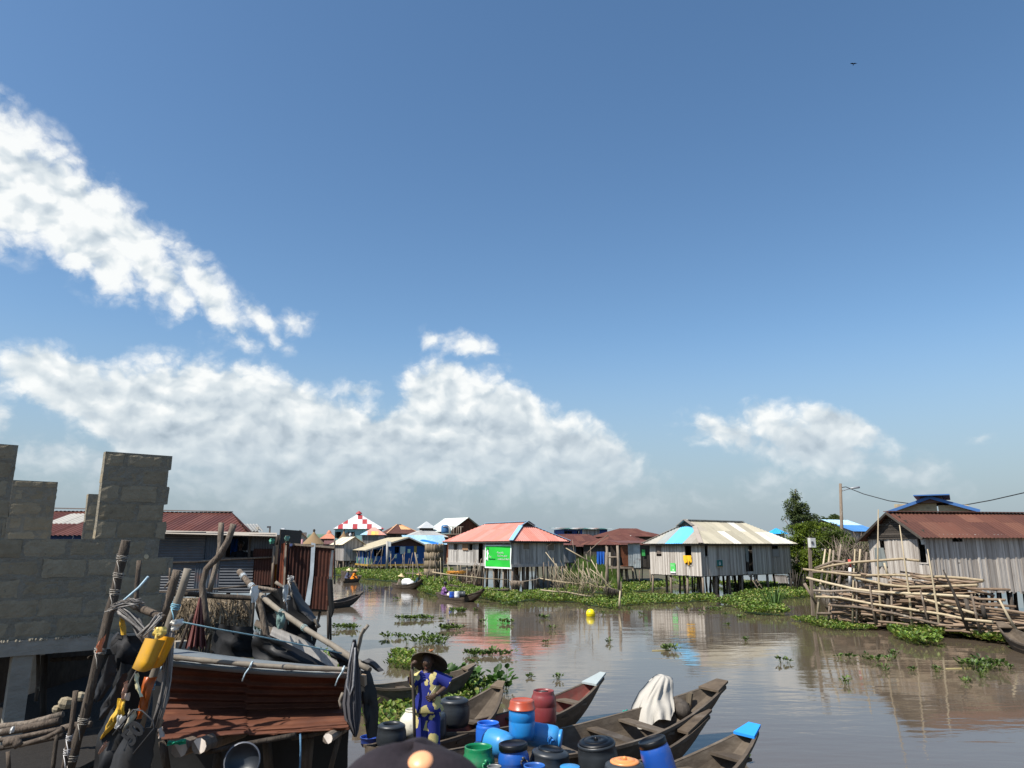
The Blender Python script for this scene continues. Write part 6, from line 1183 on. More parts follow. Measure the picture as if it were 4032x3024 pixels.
mb = MB(); mb.tube([cp(2456, 2796, .1), cp(2452, 2805, .1), cp(2462, 2800, .15), cp(2470, 2795, .2)], .012, 5, c=(.02, .35, .28)); mb.build('twine', mt['rope'], label='green twine knotted to the thwart beside the draped motor', cat='twine')
mt['oldbamboo'] = M('old_grey_bamboo', [(.12, .1, .075), (.215, .185, .145), (.31, .275, .22)], 3, (3, 3, .6), .5, .75, .35, stains=[((.09, .075, .055), .55, .72, 2, .6)])
# ------------------------------------------------------------------ unfinished block building
AW = 51; wd_ = hd(AW); wn = V((wd_.y, -wd_.x, 0)); W0 = A(250, 2150, 8.0)
def WP(x, y, back=0.0):
    o = W0 - wn * back; d = ray(x, y); c = V((0, 0, CAMH)); t = (o - c).dot(wn) / d.dot(wn); return c + d * t
def ws_(x, y, back=0.0): p = WP(x, y, back) - (W0 - wn * back); return p.dot(wd_), WP(x, y, back).z
TB = empty('block_building', V((W0.x, W0.y, 0)), 'unfinished building of grey sand cement blocks with stepped pillars on a concrete beam', 'building')
def blocks(regs, back, name, z0, th=.15, hh=.212, ll=.405):
    mb = MB(); O = W0 - wn * back; O = V((O.x, O.y, 0))
    for (s0, s1, zb, zt, tooth) in regs:
        row = 0; zr = z0
        while zr + .02 < zt:
            if zr + hh > zb + .02:
                e1 = s1 + (tooth * (.09 if (row % 2) else -.05) + R(-.03, .03) * abs(tooth)); s = s0 - (0 if tooth == 0 and row % 2 == 0 else R(.1, .3)); s = s0 - ((row % 2) * ll / 2)
                a0 = max(zr, zb); hgt = min(hh, zt - a0)
                if hgt > .05:
                    mb.obox(O + wd_ * (s0 + .004) + Z3 * a0 - wn * .002, wd_ * (e1 - s0 - .012), -wn * (th - .02), Z3 * hgt, mi=1)
                    while s < e1 - .03:
                        a, b = max(s, s0), min(s + ll * R(.96, 1.04), e1); s = b if b > s0 else s + ll
                        if b - a < .05: continue
                        nx, nz_ = max(2, int((b - a) / .05)), 5; off = R(-.002, .006); G_ = []; m1, m2 = R(.006, .014), R(.008, .022)
                        for j in range(nz_ + 1):
                            rowp = []
                            for i in range(nx + 1):
                                u, v = i / nx, j / nz_; ed = min(u * (b - a), (1 - u) * (b - a), v * hgt, (1 - v) * hgt); x = a + m1 + (b - a - 2 * m1) * u; z = a0 + m2 + (hgt - m1 - m2) * v
                                q = O + wd_ * (x + (R(-.009, .009) if i in (0, nx) else 0)) + Z3 * (z + (R(-.009, .009) if j in (0, nz_) else 0)); nn = mnoise.noise(q * 9) * .003 + mnoise.noise(q * 25) * .003
                                rowp.append(q + wn * (off + nn - (.005 if ed < .001 else 0)))
                            G_.append(rowp)
                        mb.loft(G_, closed=False, sm=False, r=rng.random())
                        c = [G_[0][0], G_[0][-1], G_[-1][-1], G_[-1][0]]; d_ = [p - wn * th for p in c]
                        mb.add(c + d_, [(0, 4, 5, 1), (1, 5, 6, 2), (2, 6, 7, 3), (3, 7, 4, 0), (4, 7, 6, 5)], r=rng.random())
            zr += hh; row += 1
    return mb.build(name, [mt['block'], mt['mortar']], TB)
zb_ = ws_(250, 2508)[1]; zs_ = ws_(200, 2122)[1]; sL = ws_(-120, 2300)[0]
n_ = round((zs_ - zb_) / .212); hh_ = (zs_ - zb_) / n_
regs = [(sL, ws_(648, 2250)[0], zb_, zs_, 1), (sL, ws_(62, 1850)[0], zs_, ws_(30, 1750)[1], 0), (ws_(393, 1960)[0], ws_(664, 1900)[0], zs_, ws_(540, 1786)[1], .25)]
blocks(regs, 0, 'block_wall', zb_, hh=hh_)
blocks([(ws_(35, 2000, 4)[0], ws_(217, 2000, 4)[0], ws_(100, 2260, 4)[1], ws_(120, 1893, 4)[1], 0)], 4.0, 'rear_block_wall', ws_(100, 2260, 4)[1])
blocks([(ws_(337, 2030, 4)[0], ws_(440, 2030, 4)[0], ws_(100, 2260, 4)[1], ws_(360, 1945, 4)[1], .3)], 4.0, 'rear_block_wall', ws_(100, 2260, 4)[1])
mb = MB(); q = WP(576, 2192); mb.tube([q - wn * .05, q + wn * .012], [.03, .026], 7, c=(1.9, 1.75, 1.4)); mb.build('hole_light_peg', mt['conc'], TB)  # pale peg stands in for daylight showing through a hole in the wall
O = V((W0.x, W0.y, 0)); zbb = ws_(150, 2576)[1]; sR = ws_(640, 2540)[0]
mb = MB(); mb.obox(O + wd_ * sL + wn * .02 + Z3 * zbb, wd_ * (sR - sL), -wn * .3, Z3 * (zb_ - zbb - .004)); mb.build('ground_beam', mt['conc'], TB)
mb = MB()
for i in range(60):
    q = O + wd_ * (sL + (sR - sL) * R(0, .75)) + wn * R(.005, .02) + Z3 * (zb_ - .006); mb.lathe(q, [(R(.01, .022), -.01), (R(.008, .016), R(.006, .014)), (0, .016)], 6)
mb.build('mortar_crust', mt['mortar'], TB)
mb = MB(); mb.obox(O + wd_ * sL - wn * .29 + Z3 * (zb_ - .13), wd_ * (sR - sL), -wn * 4.4, Z3 * .12); mb.build('floor_slab', mt['conc'], TB)
sc0, sc1 = ws_(48, 2600)[0], ws_(128, 2600)[0]
for ds, dep in ((0, .02), (1.6, .1), (-.2, 2.2), (1.7, 2.2), (.7, 4.2)):
    mb = MB(); mb.obox(O + wd_ * (sc0 + ds) + wn * (.015 - dep) + Z3 * 0, wd_ * (sc1 - sc0) * (1 if ds == 0 else .8), -wn * .2, Z3 * (zbb + .0)); mb.build('column', mt['conc'], TB)
mb = MB(); mb.obox(O + wd_ * sL - wn * 4.5, wd_ * (sR - sL + 2.5), -wn * .1, Z3 * (zb_ - .14)); mb.build('shade_backing', mt['dark'], TB)  # dark wall added to stand in for the deep shade behind the columns
# ------------------------------------------------------------------ red roofed iron shack behind it
Yk = 24.0
TK = empty('iron_shack', V((A(850, 2100, Yk).x, Yk, 0)), 'patched corrugated iron shack with a rusty red roof behind the block building', 'shack')
RR = [(.125, .04, .027), (.145, .047, .03), (.11, .036, .025), (.16, .058, .04)]
e0, e1, r1, r0 = A(120, 2106, 25), A(985, 2102, 25), A(912, 2018, 28.5), A(120, 2002, 28.5)
cfk = lambda si, q: (.55, .52, .45) if (si in (3, 4) and q == 1) else jit_c(RR[(si * 3 + q * 2) % 4], .12)
mb = MB(); corr_poly(mb, [e0, e1, r1, r0], e1 - e0, .16, .02, .62, 1.6, cfk); b1, b0 = A(985, 2090, 32), A(120, 2096, 32); corr_poly(mb, [b0, b1, r1, r0], b1 - b0, .16, .02, .8, 1.6, cfk); corr_poly(mb, [e1, b1, r1], b1 - e1, .16, .02, .8, 3, cfk)
rf = mb.build('roof', mt['sheet'], TK); mb = MB(); mb.bar(r0 + Z3 * .03, r1 + Z3 * .03, .3, .03, c=(.24, .2, .17)); mb.build('ridge_cap', mt['sheet'], rf)
mb = MB(); a, b = A(120, 2112, 25.2), A(700, 2112, 25.2); slat_wall(mb, V((a.x, a.y, .3)), V((b.x, b.y, .3)), .3, a.z + .05, .4, out=V((0, -1, 0)), c=(.012, .04, .13)); mb.build('blue_wall', mt['paint'], TK)
def kp(x, y, dy=0.0): return A(x, y, Yk + dy)
def panel(x0, x1, y0, y1, m_, pitch, horiz=False, dy=0.0, c=(1, 1, 1), y0b=None, y1b=None, name='sheet_panel', par=None, Yq=None, amp=.014):
    Y_ = (Yq or Yk) + dy; a, b, c_, d = A(x0, y1, Y_), A(x1, y1b or y1, Y_), A(x1, y0b or y0, Y_), A(x0, y0, Y_); mb = MB(); corr_wall(mb, V((a.x, Y_, 0)), V((b.x, Y_, 0)), a.z, d.z, pitch, amp, V((0, -1, 0)), c, horiz, b.z, c_.z); return mb.build(name, mt[m_], par or TK)
panel(545, 790, 2094, 2330, 'zinc', .085, True, c=(.26, .27, .3)); panel(786, 884, 2098, 2212, 'zinc', .08, dy=.03, c=(.2, .24, .3)); panel(760, 865, 2208, 2335, 'zinc', .08, dy=-.03, c=(.2, .24, .3)); panel(858, 990, 2203, 2335, 'zinc', .09, True, dy=-.05, c=(.16, .18, .22)); panel(975, 1082, 2104, 2168, 'zinc', .085, c=(.18, .19, .21)); panel(988, 1076, 2160, 2303, 'rust', .085, dy=-.03, c=(.4, .32, .32))  # panel tints darkened: the backlit shade is put into their colour
mb = MB(); a, b = kp(882, 2118), kp(976, 2203); 
for (x0, x1) in ((876, 886), (974, 984)): q = kp(x0, 2205, -.02); mb.obox(q, V((kp(x1, 2205).x - q.x, 0, 0)), V((0, .06, 0)), Z3 * (kp(x0, 2108).z - q.z))
q = kp(876, 2204, -.04); mb.obox(q, V((kp(984, 2204).x - q.x, 0, 0)), V((0, .08, 0)), Z3 * .08); mb.build('window_frame', mt['dark'], TK)
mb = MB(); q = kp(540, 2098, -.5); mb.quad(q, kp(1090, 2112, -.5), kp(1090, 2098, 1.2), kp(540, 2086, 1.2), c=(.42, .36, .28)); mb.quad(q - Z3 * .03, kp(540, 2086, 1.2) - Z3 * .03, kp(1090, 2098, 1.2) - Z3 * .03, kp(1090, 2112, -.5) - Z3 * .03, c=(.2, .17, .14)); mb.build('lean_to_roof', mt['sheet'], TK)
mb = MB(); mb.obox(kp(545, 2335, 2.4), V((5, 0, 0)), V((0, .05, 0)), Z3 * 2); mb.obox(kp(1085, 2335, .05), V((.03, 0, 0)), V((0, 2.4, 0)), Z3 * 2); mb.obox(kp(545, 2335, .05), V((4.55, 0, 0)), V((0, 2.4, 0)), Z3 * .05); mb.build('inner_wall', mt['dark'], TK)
mb = MB(); cloth_hang(mb, kp(910, 2120, 1.2), kp(938, 2120, 1.2), .72, (.02, .12, .42), 2, .05); mb.build('curtain', mt['cloth'], TK)
mb = MB(); mb.obox(kp(953, 2190, 1.0), V((.14, 0, 0)), V((0, .1, 0)), Z3 * .2, c=(.55, .57, .55)); mb.build('radio', mt['plastic'], label='small pale box on the sill inside the dark window of the iron shack', cat='box')
mb = MB(); mb.tube([kp(640, 2214, -.08), kp(770, 2212, -.1), kp(880, 2203, -.1), kp(1078, 2194, -.08)], [.035, .033, .03, .028], 6); mb.build('wall_rail', mt['pole'], TK)
mb = MB(); mb.tube([kp(620, 2330, -.3), kp(860, 2318, -.3), kp(1000, 2304, -.3)], .03, 6); mb.build('floor_rail', mt['dark'], TK)
for x in (600, 700, 800, 900, 1000, 1075): mb = MB(); q = kp(x, 2325, .1); mb.tube([V((q.x, q.y, -.3)), q], .07, 6); mb.build('stilt', mt['dark'], TK)
mb = MB(); mb.tube([kp(1072, 2315, -.1), kp(1080, 2150, -.1)], [.06, .05], 6); mb.build('corner_post', mt['pole'], TK)
T = far_house('village_house', 'small grey gabled roof peeping over the end of the red roofed shack', 40, 930, 1008, 2160, 2086, 2062, 60, 'gable_u', 4, (0, 1), 'conc', (1, 1, 1), ((.3, .3, .28),), .3, sw=2)
# ------------------------------------------------------------------ rusty booth on stilts over the water
Yo = 23.5; a, b = A(1098, 2330, Yo), A(1312, 2400, Yo)
TO = empty('iron_booth', V(((a.x + b.x) / 2, Yo, 0)), 'roofless booth of rusty vertical iron sheets on stilts over the water', 'booth')
kw = dict(Yq=Yo, par=TO)
panel(1096, 1126, 2142, 2315, 'rust', .1, c=(1.4, 1.0, .75), dy=-.02, y0b=2132, **kw); panel(1130, 1228, 2146, 2345, 'rust', .115, c=(.4, .3, .3), y0b=2152, y1b=2380, amp=.03, **kw); panel(1222, 1312, 2152, 2275, 'rust', .115, c=(.36, .28, .28), y0b=2156, amp=.022, dy=-.015, **kw); panel(1214, 1296, 2270, 2396, 'rust', .11, c=(.5, .4, .38), y1b=2402, amp=.02, dy=-.04, **kw)  # front sheets tinted darker than the rust, shade put into the colour
mb = MB(); mb.loft([[A(1226, 2136, Yo - .06), A(1242, 2140, Yo - .08)], [A(1220, 2260, Yo - .06), A(1234, 2262, Yo - .08)], [A(1200, 2378, Yo - .06), A(1220, 2384, Yo - .08)]], closed=False, c=(1.2, 1.3, 1.4)); mb.build('zinc_strip', mt['zinc'], TO)
mb = MB(); mb.bar(A(1127, 2128, Yo - .06), A(1118, 2312, Yo - .06), .06, .03, up=V((0, 1, 0))); mb.bar(A(1130, 2141, Yo - .05), A(1318, 2156, Yo - .05), .05, .06); mb.build('batten', mt['pole'], TO)
mb = MB(); mb.loft([[A(1306, 2166, Yo - .05), A(1316, 2166, Yo)], [A(1298, 2230, Yo - .05), A(1311, 2230, Yo)], [A(1294, 2288, Yo - .05), A(1306, 2290, Yo)]], closed=False, c=(2.0, 1.9, 1.7)); mb.build('pale_strip', mt['zinc'], TO)
a, b = A(1096, 2160, Yo), A(1312, 2160, Yo); zf_o = A(1290, 2398, Yo).z
for p0, p1 in ((V((a.x, Yo, 0)), V((a.x - .38, Yo + 1.7, 0))), (V((b.x, Yo, 0)), V((b.x - .5, Yo + 1.7, 0))), (V((a.x - .38, Yo + 1.7, 0)), V((b.x - .5, Yo + 1.7, 0)))):
    mb = MB(); corr_wall(mb, p0, p1, zf_o, a.z, .115, .02, V((0, -1, 0)), (.6, .5, .5)); mb.build('sheet_panel', mt['rust'], TO)
mb = MB(); mb.obox(V((a.x, Yo + .02, zf_o - .08)), V((b.x - a.x, 0, 0)), V((-.45, 1.7, 0)), Z3 * .07); mb.build('floor_deck', mt['dark'], TO)
for (x0, y0, x1, y1, dy) in ((1292, 2385, 1292, 2545, 0), (1262, 2400, 1236, 2520, .2), (1150, 2380, 1150, 2545, 0), (1210, 2390, 1205, 2535, .8), (1300, 2390, 1302, 2520, 1.6)):
    mb = MB(); mb.tube([A(x0, y0, Yo + dy), A(x1, y1, Yo + dy)], [.05, .04], 6); mb.build('stilt', mt['dark'], TO)
def flap(name, label, cat, Lp, Rp, Y, m_, c=(1, 1, 1), bulge=.05, n=9, cr=.012, m=3, par=None, group=None, Ys=None, th=0):
    rows = []; k = len(Lp) - 1; sd = R(0, 99)
    for j in range(k * m + 1):
        t = j / m; i = min(int(t), k - 1); f = t - i; lx, ly = Lp[i][0] + (Lp[i + 1][0] - Lp[i][0]) * f, Lp[i][1] + (Lp[i + 1][1] - Lp[i][1]) * f; rx, ry = Rp[i][0] + (Rp[i + 1][0] - Rp[i][0]) * f, Rp[i][1] + (Rp[i + 1][1] - Rp[i][1]) * f
        yy = Y if Ys is None else Ys[i] + (Ys[i + 1] - Ys[i]) * f
        row = []
        for a in range(n + 1):
            s = a / n; p = A(lx + (rx - lx) * s, ly + (ry - ly) * s, yy); row.append(p - V((0, bulge * math.sin(math.pi * s) - cr * 2 * mnoise.noise(V((s * 3.1 + sd, t * 1.9, sd))) - cr * mnoise.noise(V((s * 8 + sd, t * 5, sd))), 0)))
        rows.append(row)
    mb = MB(); mb.loft(rows, c=c, closed=False)
    if th: mb.loft([[p + V((0, th, 0)) for p in reversed(r_)] for r_ in rows], c=c, closed=False)
    return mb.build(name, mt[m_], par, label=label, cat=cat, group=group)
flap('hung_cloth', 'black tarpaulin strip hanging on the water side of the rusty booth', 'tarpaulin', [(1288, 2278), (1290, 2340), (1296, 2410), (1300, 2425)], [(1310, 2282), (1313, 2350), (1317, 2400), (1308, 2430)], Yo - .1, 'tarp', bulge=.03)
# ------------------------------------------------------------------ poles, planks and rags of the near yard
def stick(pts, Y, rpx, label, m_='pole', cat='pole', name='wooden_pole', wob=.05, n=9, taper=1.0, group='rough poles of the near yard', lash=(), lashc=(.42, .39, .34)):
    Yf = Y if callable(Y) else (lambda i: Y) if not isinstance(Y, (list, tuple)) else (lambda i: Y[i]); P = [A(x, y, Yf(i)) for i, (x, y) in enumerate(pts)]
    Q = []; 
    for i in range(len(P) - 1):
        m = max(2, int((P[i + 1] - P[i]).length / .12))
        for j in range(m): Q.append(P[i].lerp(P[i + 1], j / m))
    Q.append(P[-1]); r = rpx * .84 / FPX * ZC(P[0]); L_ = len(Q) - 1; sdd = R(0, 50)
    Q = [q + V((mnoise.noise(V((i * .35, sdd, 0))), 0, mnoise.noise(V((i * .35, 5, sdd))))) * r * .35 for i, q in enumerate(Q)]
    rr = [r * (1 - (1 - taper) * i / L_) * (1 + .16 * mnoise.noise(V((i * .6, sdd, 3)))) for i in range(L_ + 1)]
    mb = MB(); mb.tube(Q, rr, n, wob=wob); m_ = {'pole': 'npole', 'dark': 'ndark', 'board': 'npole'}.get(m_, m_)
    if not lash: return mb.build(name, mt[m_], label=label, cat=cat, group=group)
    T = empty(name, V((P[0].x, P[0].y, min(p.z for p in P))), label, cat, group); mb.build('shaft', mt[m_], T)
    for t in lash:
        i = int(t * L_); q = Q[i]; d = (Q[min(i + 1, L_)] - Q[max(i - 1, 0)]).normalized(); a = d.orthogonal().normalized(); b = d.cross(a); mb = MB(); pts2 = []
        for k in range(34): u = k * .75; pts2.append(q + d * ((k / 34 - .5) * .05 + R(-.004, .004)) + (a * math.cos(u) + b * math.sin(u)) * rr[i] * R(1.08, 1.2))
        mb.tube(pts2, .0027, 4, c=lashc); mb.tube([pts2[-1], pts2[-1] + V((.03, -.02, -.05)), pts2[-1] + V((.04, -.02, -.11))], .003, 4, c=lashc); mb.build('lashing', mt['rope'], T)
    return T
stick([(497, 2128), (452, 2330), (395, 2560), (330, 2830), (262, 3060)], 6.0, 21, 'tallest dark rough post with twine lashings before the block wall', 'dark', lash=(.1, .21, .27, .47, .78, .93), wob=.14)
stick([(548, 2206), (540, 2290), (532, 2400)], 6.5, 11, 'short round post end standing before the block wall beside the tallest post')
stick([(500, 2366), (570, 2400), (650, 2438)], [6.2, 6.1, 6.0], 19, 'thick short crossbar wrapped with fibre at its end', taper=.9)
stick([(700, 2245), (672, 2330), (640, 2440)], 6.2, 19, 'brown split topped pole beside the pale peeled pole')
stick([(740, 2240), (712, 2340), (676, 2440), (632, 2580), (590, 2700), (545, 2880)], 6.0, 18, 'pale peeled pole running down behind the yellow jerrycan piece', 'oldbamboo', lash=(.31, .33, .35, .8), lashc=(.25, .5, .62), wob=.07)
stick([(918, 2062), (895, 2130), (860, 2195), (812, 2240), (796, 2300), (800, 2380), (815, 2470)], 7.6, 15, 'crooked bent pole with a split pale top before the iron shack', lash=(), wob=.1)
stick([(872, 2058), (866, 2150), (852, 2230), (824, 2330)], 8.4, 12, 'straight grey pole behind the crooked bent pole', 'board')
stick([(669, 2236), (666, 2290), (664, 2340)], 7, 4, 'thin little stick before the block wall teeth')
stick([(692, 2272), (668, 2292), (648, 2314)], 6.6, 8, 'short sharpened stub pointing down left of the pale peeled pole', taper=.4)
stick([(470, 2335), (760, 2342), (1105, 2362)], 9.0, 15, 'long dark squared beam running level before the iron shack', 'dark', name='timber_beam', n=4, wob=0)
stick([(941, 2250), (975, 2290), (1007, 2328), (1030, 2400), (1050, 2500), (1058, 2588)], [8.0, 7.9, 7.8, 7.8, 7.8, 7.8], 14, 'bent pole wrapped in white rags at its top', lash=(.12, .15, .32, .35), lashc=(.75, .8, .82))
stick([(1003, 2320), (1056, 2370), (1110, 2412), (1230, 2492), (1346, 2567), (1456, 2640)], [7.9, 7.7, 7.5, 7.2, 7.0, 6.8], 12, 'long bamboo pole slanting down over the black tarpaulins to the hanging net', 'oldbamboo', lash=(.3, .52), lashc=(.5, .65, .62), wob=.03)
stick([(1085, 2292), (1130, 2325), (1180, 2372), (1245, 2450), (1258, 2470)], 8.2, 8, 'pale stripped stick slanting through the grey flap', 'oldbamboo')
stick([(1144, 2278), (1132, 2350), (1122, 2430), (1098, 2592)], 7.8, 12, 'weathered upright post carrying a greenish rag', lash=(.05, .4), lashc=(.7, .7, .68))
stick([(1152, 2285), (1165, 2310), (1172, 2330)], 8.0, 7, 'short grey stub beside the weathered upright post', 'board')
stick([(1005, 2310), (1050, 2318), (1094, 2328)], 7.7, 11, 'short flat grey plank end above the dark beam', 'board', n=4)
flap('plank', 'broad weathered plank slanting below the long bamboo pole', 'plank', [(1075, 2468), (1200, 2520), (1330, 2610)], [(1062, 2500), (1190, 2562), (1320, 2638)], 7.4, 'board', bulge=.0, cr=.002, th=.03)
flap('plank', 'narrow brown plank lying behind the broad weathered plank', 'plank', [(1008, 2440), (1130, 2500), (1240, 2548)], [(1000, 2462), (1118, 2526), (1235, 2575)], 7.8, 'pole', bulge=.0, cr=.002, th=.03)
stick([(757, 2418), (732, 2480), (708, 2552)], 7.2, 7, 'pale thin post beside the folded red cloth', 'board')
stick([(1450, 2460), (1424, 2497), (1408, 2560), (1390, 2640)], 6.6, 8, 'bleached forked driftwood stick holding up the net', 'oldbamboo', taper=1.2)
stick([(1432, 2474), (1416, 2510), (1409, 2550)], 6.58, 5, 'thinner prong of bleached driftwood beside the net top', 'oldbamboo')
stick([(1345, 2790), (1338, 2760), (1350, 2728)], 6.5, 8, 'pale stub sticking out beneath the rusty sheet corner', 'oldbamboo')
# twine and ribbons
def line(name, pts, Y, r, c, label, cat='rope', m_='rope'):
    mb = MB(); mb.tube([A(x, y, Y if not isinstance(Y, (list, tuple)) else Y[i]) for i, (x, y) in enumerate(pts)], r, 5, c=c); return mb.build(name, mt[m_], label=label, cat=cat)
line('blue_rope', [(705, 2447), (850, 2476), (1000, 2502), (1150, 2532), (1270, 2556), (1346, 2572)], [5.9, 6.1, 6.3, 6.6, 6.8, 6.9], .0065, (.2, .35, .42), 'light blue rope strung from the pale pole to the long bamboo')
line('blue_ribbon', [(478, 2372), (510, 2345), (548, 2312), (584, 2270)], 5.95, .009, (.45, .62, .72), 'pale blue strip of plastic sticking up before the block wall', 'ribbon')
line('blue_rope', [(1182, 2885), (1184, 2950), (1180, 3040)], 6.2, .008, (.12, .25, .4), 'blue cord hanging below the rusty sheet', 'rope')
line('dark_rope', [(590, 2520), (560, 2600), (515, 2680), (500, 2720)], 5.7, .006, (.12, .11, .1), 'dark cord dangling over the black tarpaulins left of the yellow jerrycan', 'rope')
for (x, y, w_, h_, c, lb) in ((1004, 2335, 26, 60, (.75, .76, .74), 'white rags knotted round the bent pole'), (1126, 2330, 22, 60, (.6, .62, .6), 'grey white rag knotted on the weathered upright post'), (700, 2455, 46, 40, (.7, .68, .62), 'off white rag with a blue twine knot on the pale peeled pole'), (1376, 2660, 16, 40, (.7, .75, .78), 'small white tie at the end of the bamboo rail')):
    flap('knotted_rag', lb, 'rag', [(x - w_ * .4, y - h_ * .4), (x - w_ * .6, y), (x - w_ * .3, y + h_ * .6)], [(x + w_ * .4, y - h_ * .5), (x + w_ * .5, y), (x + w_ * .1, y + h_ * .6)], 5.85 if x < 800 else (6.5 if x > 1300 else 7.55), 'cloth', c, .07, cr=.03)
flap('hung_cloth', 'greenish grey rag hanging from the weathered upright post', 'rag', [(1085, 2405), (1088, 2440), (1090, 2478)], [(1125, 2412), (1126, 2445), (1112, 2475)], 7.3, 'cloth', (.16, .24, .22), .05, cr=.03)
for (x, y, c, lb) in ((1072, 2128, (.1, .3, .22), 'green rag tied at the corner post of the iron shack'), (1131, 2118, (.2, .36, .3), 'grey green rag on top of the rusty booth corner')):
    flap('knotted_rag', lb, 'rag', [(x - 9, y - 8), (x - 11, y), (x - 8, y + 14)], [(x + 9, y - 8), (x + 11, y), (x + 5, y + 12)], 23.2, 'cloth', c, .1, cr=.04)
stick([(1131, 2146), (1131, 2108)], 23.3, 9, 'dark stump like post top above the rusty booth', 'dark'); stick([(1090, 2146), (1092, 2112)], 23.4, 6, 'thinner dark post top between the shack and the booth', 'dark'); stick([(1317, 2300), (1318, 2120)], 23.6, 4, 'thin grey corner post of the rusty booth rising beyond its edge', 'pole')
flap('yellow_cloth', 'yellow and orange cloth in the gap between the shack and the booth', 'cloth', [(1078, 2225), (1082, 2280), (1086, 2330)], [(1092, 2220), (1094, 2280), (1096, 2325)], 24.2, 'cloth', (.6, .3, .03), .05)
flap('pink_cloth', 'small pink cloth hanging beside the nearer thatched hut', 'cloth', [(1186, 2124), (1185, 2142)], [(1194, 2122), (1193, 2142)], 40, 'cloth', (.75, .4, .42), .03)
flap('lilac_cloth', 'lilac cloth bundle at the top of the rusty booth', 'cloth', [(1139, 2142), (1140, 2150)], [(1152, 2140), (1150, 2151)], 23.3, 'cloth', (.4, .4, .62), .08)
# straw
mb = MB()
for i in range(2600):
    x, y = R(690, 965), R(2352, 2478); a = A(x, y, 9.4 + R(-.25, .25) + (x > 880) * .1); d = V((R(-.12, .12), R(-.08, .08), R(-.34, .06))); sd = V((.004, 0, .002)); mb.add([a - sd, a + sd, a + d * .6 + sd + V((R(-.03, .03), 0, 0)), a + d], [(0, 1, 2), (0, 2, 3)], r=rng.random())
mb.build('straw_heap', mt['straw'], label='shaggy heap of dry straw hanging under the dark beam', cat='straw', kind='stuff')
mb = MB(); mb.obox(A(680, 2490, 9.75), A(975, 2490, 9.75) - A(680, 2490, 9.75), V((0, .08, 0)), Z3 * .42); mb.build('straw_backing', mt['straw'], label='mat of packed straw behind the loose straw heap', cat='straw mat')
# black tarpaulins and other sheets
mt['red_fold'] = M('faded_red_cloth', [(.1, .035, .03), (.19, .07, .06), (.27, .13, .12)], 2, (8, 1, .5), .3, .9, .2)
rows = []
for j in range(9):
    t = j / 8; xl, xr, y = 784 - 56 * t, 792 + 22 * t, 2352 + 198 * t; rows.append([A(xl + (xr - xl) * i / 26, y + 6 * math.sin(i) * t, 7.3 - .12 * math.sin(math.pi * i / 26) + (.045 * t + .008) * math.sin(i * 6.283 / 6.7 + .6 * math.sin(i * .7))) for i in range(27)])
mb = MB(); mb.loft(rows, closed=False); mb.build('folded_cloth', mt['red_fold'], label='faded red cloth gathered at the top and hanging in deep folds', cat='cloth')
flap('rubber_sheet', 'grey rubber flap hanging like a tongue from the weathered upright post', 'tarpaulin', [(1150, 2292), (1152, 2345), (1158, 2395), (1238, 2446)], [(1158, 2290), (1186, 2345), (1222, 2400), (1246, 2432)], 8.0, 'rubber', (1.5, 1.5, 1.5), .14, cr=.02)
flap('tarpaulin', 'black tarpaulin hanging behind the long bamboo pole', 'tarpaulin', [(1010, 2372), (1020, 2430), (1040, 2520), (1060, 2590)], [(1140, 2300), (1250, 2440), (1248, 2500), (1240, 2560)], 8.3, 'tarp', bulge=.2, cr=.08)
flap('tarpaulin', 'dark grey tarpaulin panel leaning behind the top of the rusty sheet', 'tarpaulin', [(852, 2452), (840, 2500), (824, 2560)], [(992, 2468), (1000, 2530), (1004, 2592)], 7.7, 'tarp', (.9, .95, 1.05), bulge=.1, cr=.05)
flap('tarpaulin', 'ragged grey sheet between the posts above the rusty sheet', 'tarpaulin', [(1000, 2490), (990, 2540), (1000, 2600)], [(1100, 2500), (1180, 2560), (1320, 2630)], 7.6, 'rubber', (.6, .6, .62), bulge=.1, cr=.05)
flap('tarpaulin', 'black sheet drooping under the lower end of the long bamboo pole', 'tarpaulin', [(1290, 2560), (1320, 2600), (1350, 2640)], [(1330, 2556), (1425, 2600), (1420, 2650)], 7.2, 'tarp', bulge=.08, cr=.04)
flap('rubber_sheet', 'stiff grey offcut lying beyond the end of the long bamboo pole', 'offcut', [(1418, 2606), (1450, 2618), (1488, 2646)], [(1452, 2592), (1478, 2606), (1512, 2640)], 6.7, 'rubber', (2.6, 2.6, 2.7), .02, cr=.008, th=.01)
# net bundle on the forked stick
RW = [(2518, 1389, 1402), (2560, 1380, 1408), (2620, 1370, 1414), (2700, 1357, 1420), (2770, 1348, 1424), (2830, 1356, 1420), (2880, 1382, 1412), (2902, 1393, 1404)]
rows = []
for j, (y, a, b) in enumerate(RW): rows.append([A(a + (b - a) * i / 30, y, 6.45 - .1 * math.sin(math.pi * i / 30) + .016 * math.sin(i * .8 + j * .5) + .012 * math.sin(i * 1.9 - j * .8) + .02 * mnoise.noise(V((i * .3, j * .6, 4)))) for i in range(31)])
mb = MB(); mb.loft(rows, c=(.085, .083, .09), closed=False); mb.build('hung_net', mt['cloth'], label='dark grey knit net gathered on the forked stick and hanging in a long loop', cat='net')
line('net_hem', [(1392, 2530), (1374, 2620), (1366, 2700), (1378, 2740), (1391, 2700), (1396, 2620), (1398, 2550)], 6.33, .009, (.3, .3, .31), 'braided grey cord running down the front of the hanging net', 'cord')
flap('tarpaulin', 'glossy black tarpaulin hanging over the boats side of the hanging net', 'tarpaulin', [(1412, 2616), (1420, 2700), (1424, 2780), (1450, 2880)], [(1456, 2640), (1484, 2720), (1490, 2800), (1484, 2900)], 6.75, 'tarp', bulge=.16, cr=.04)
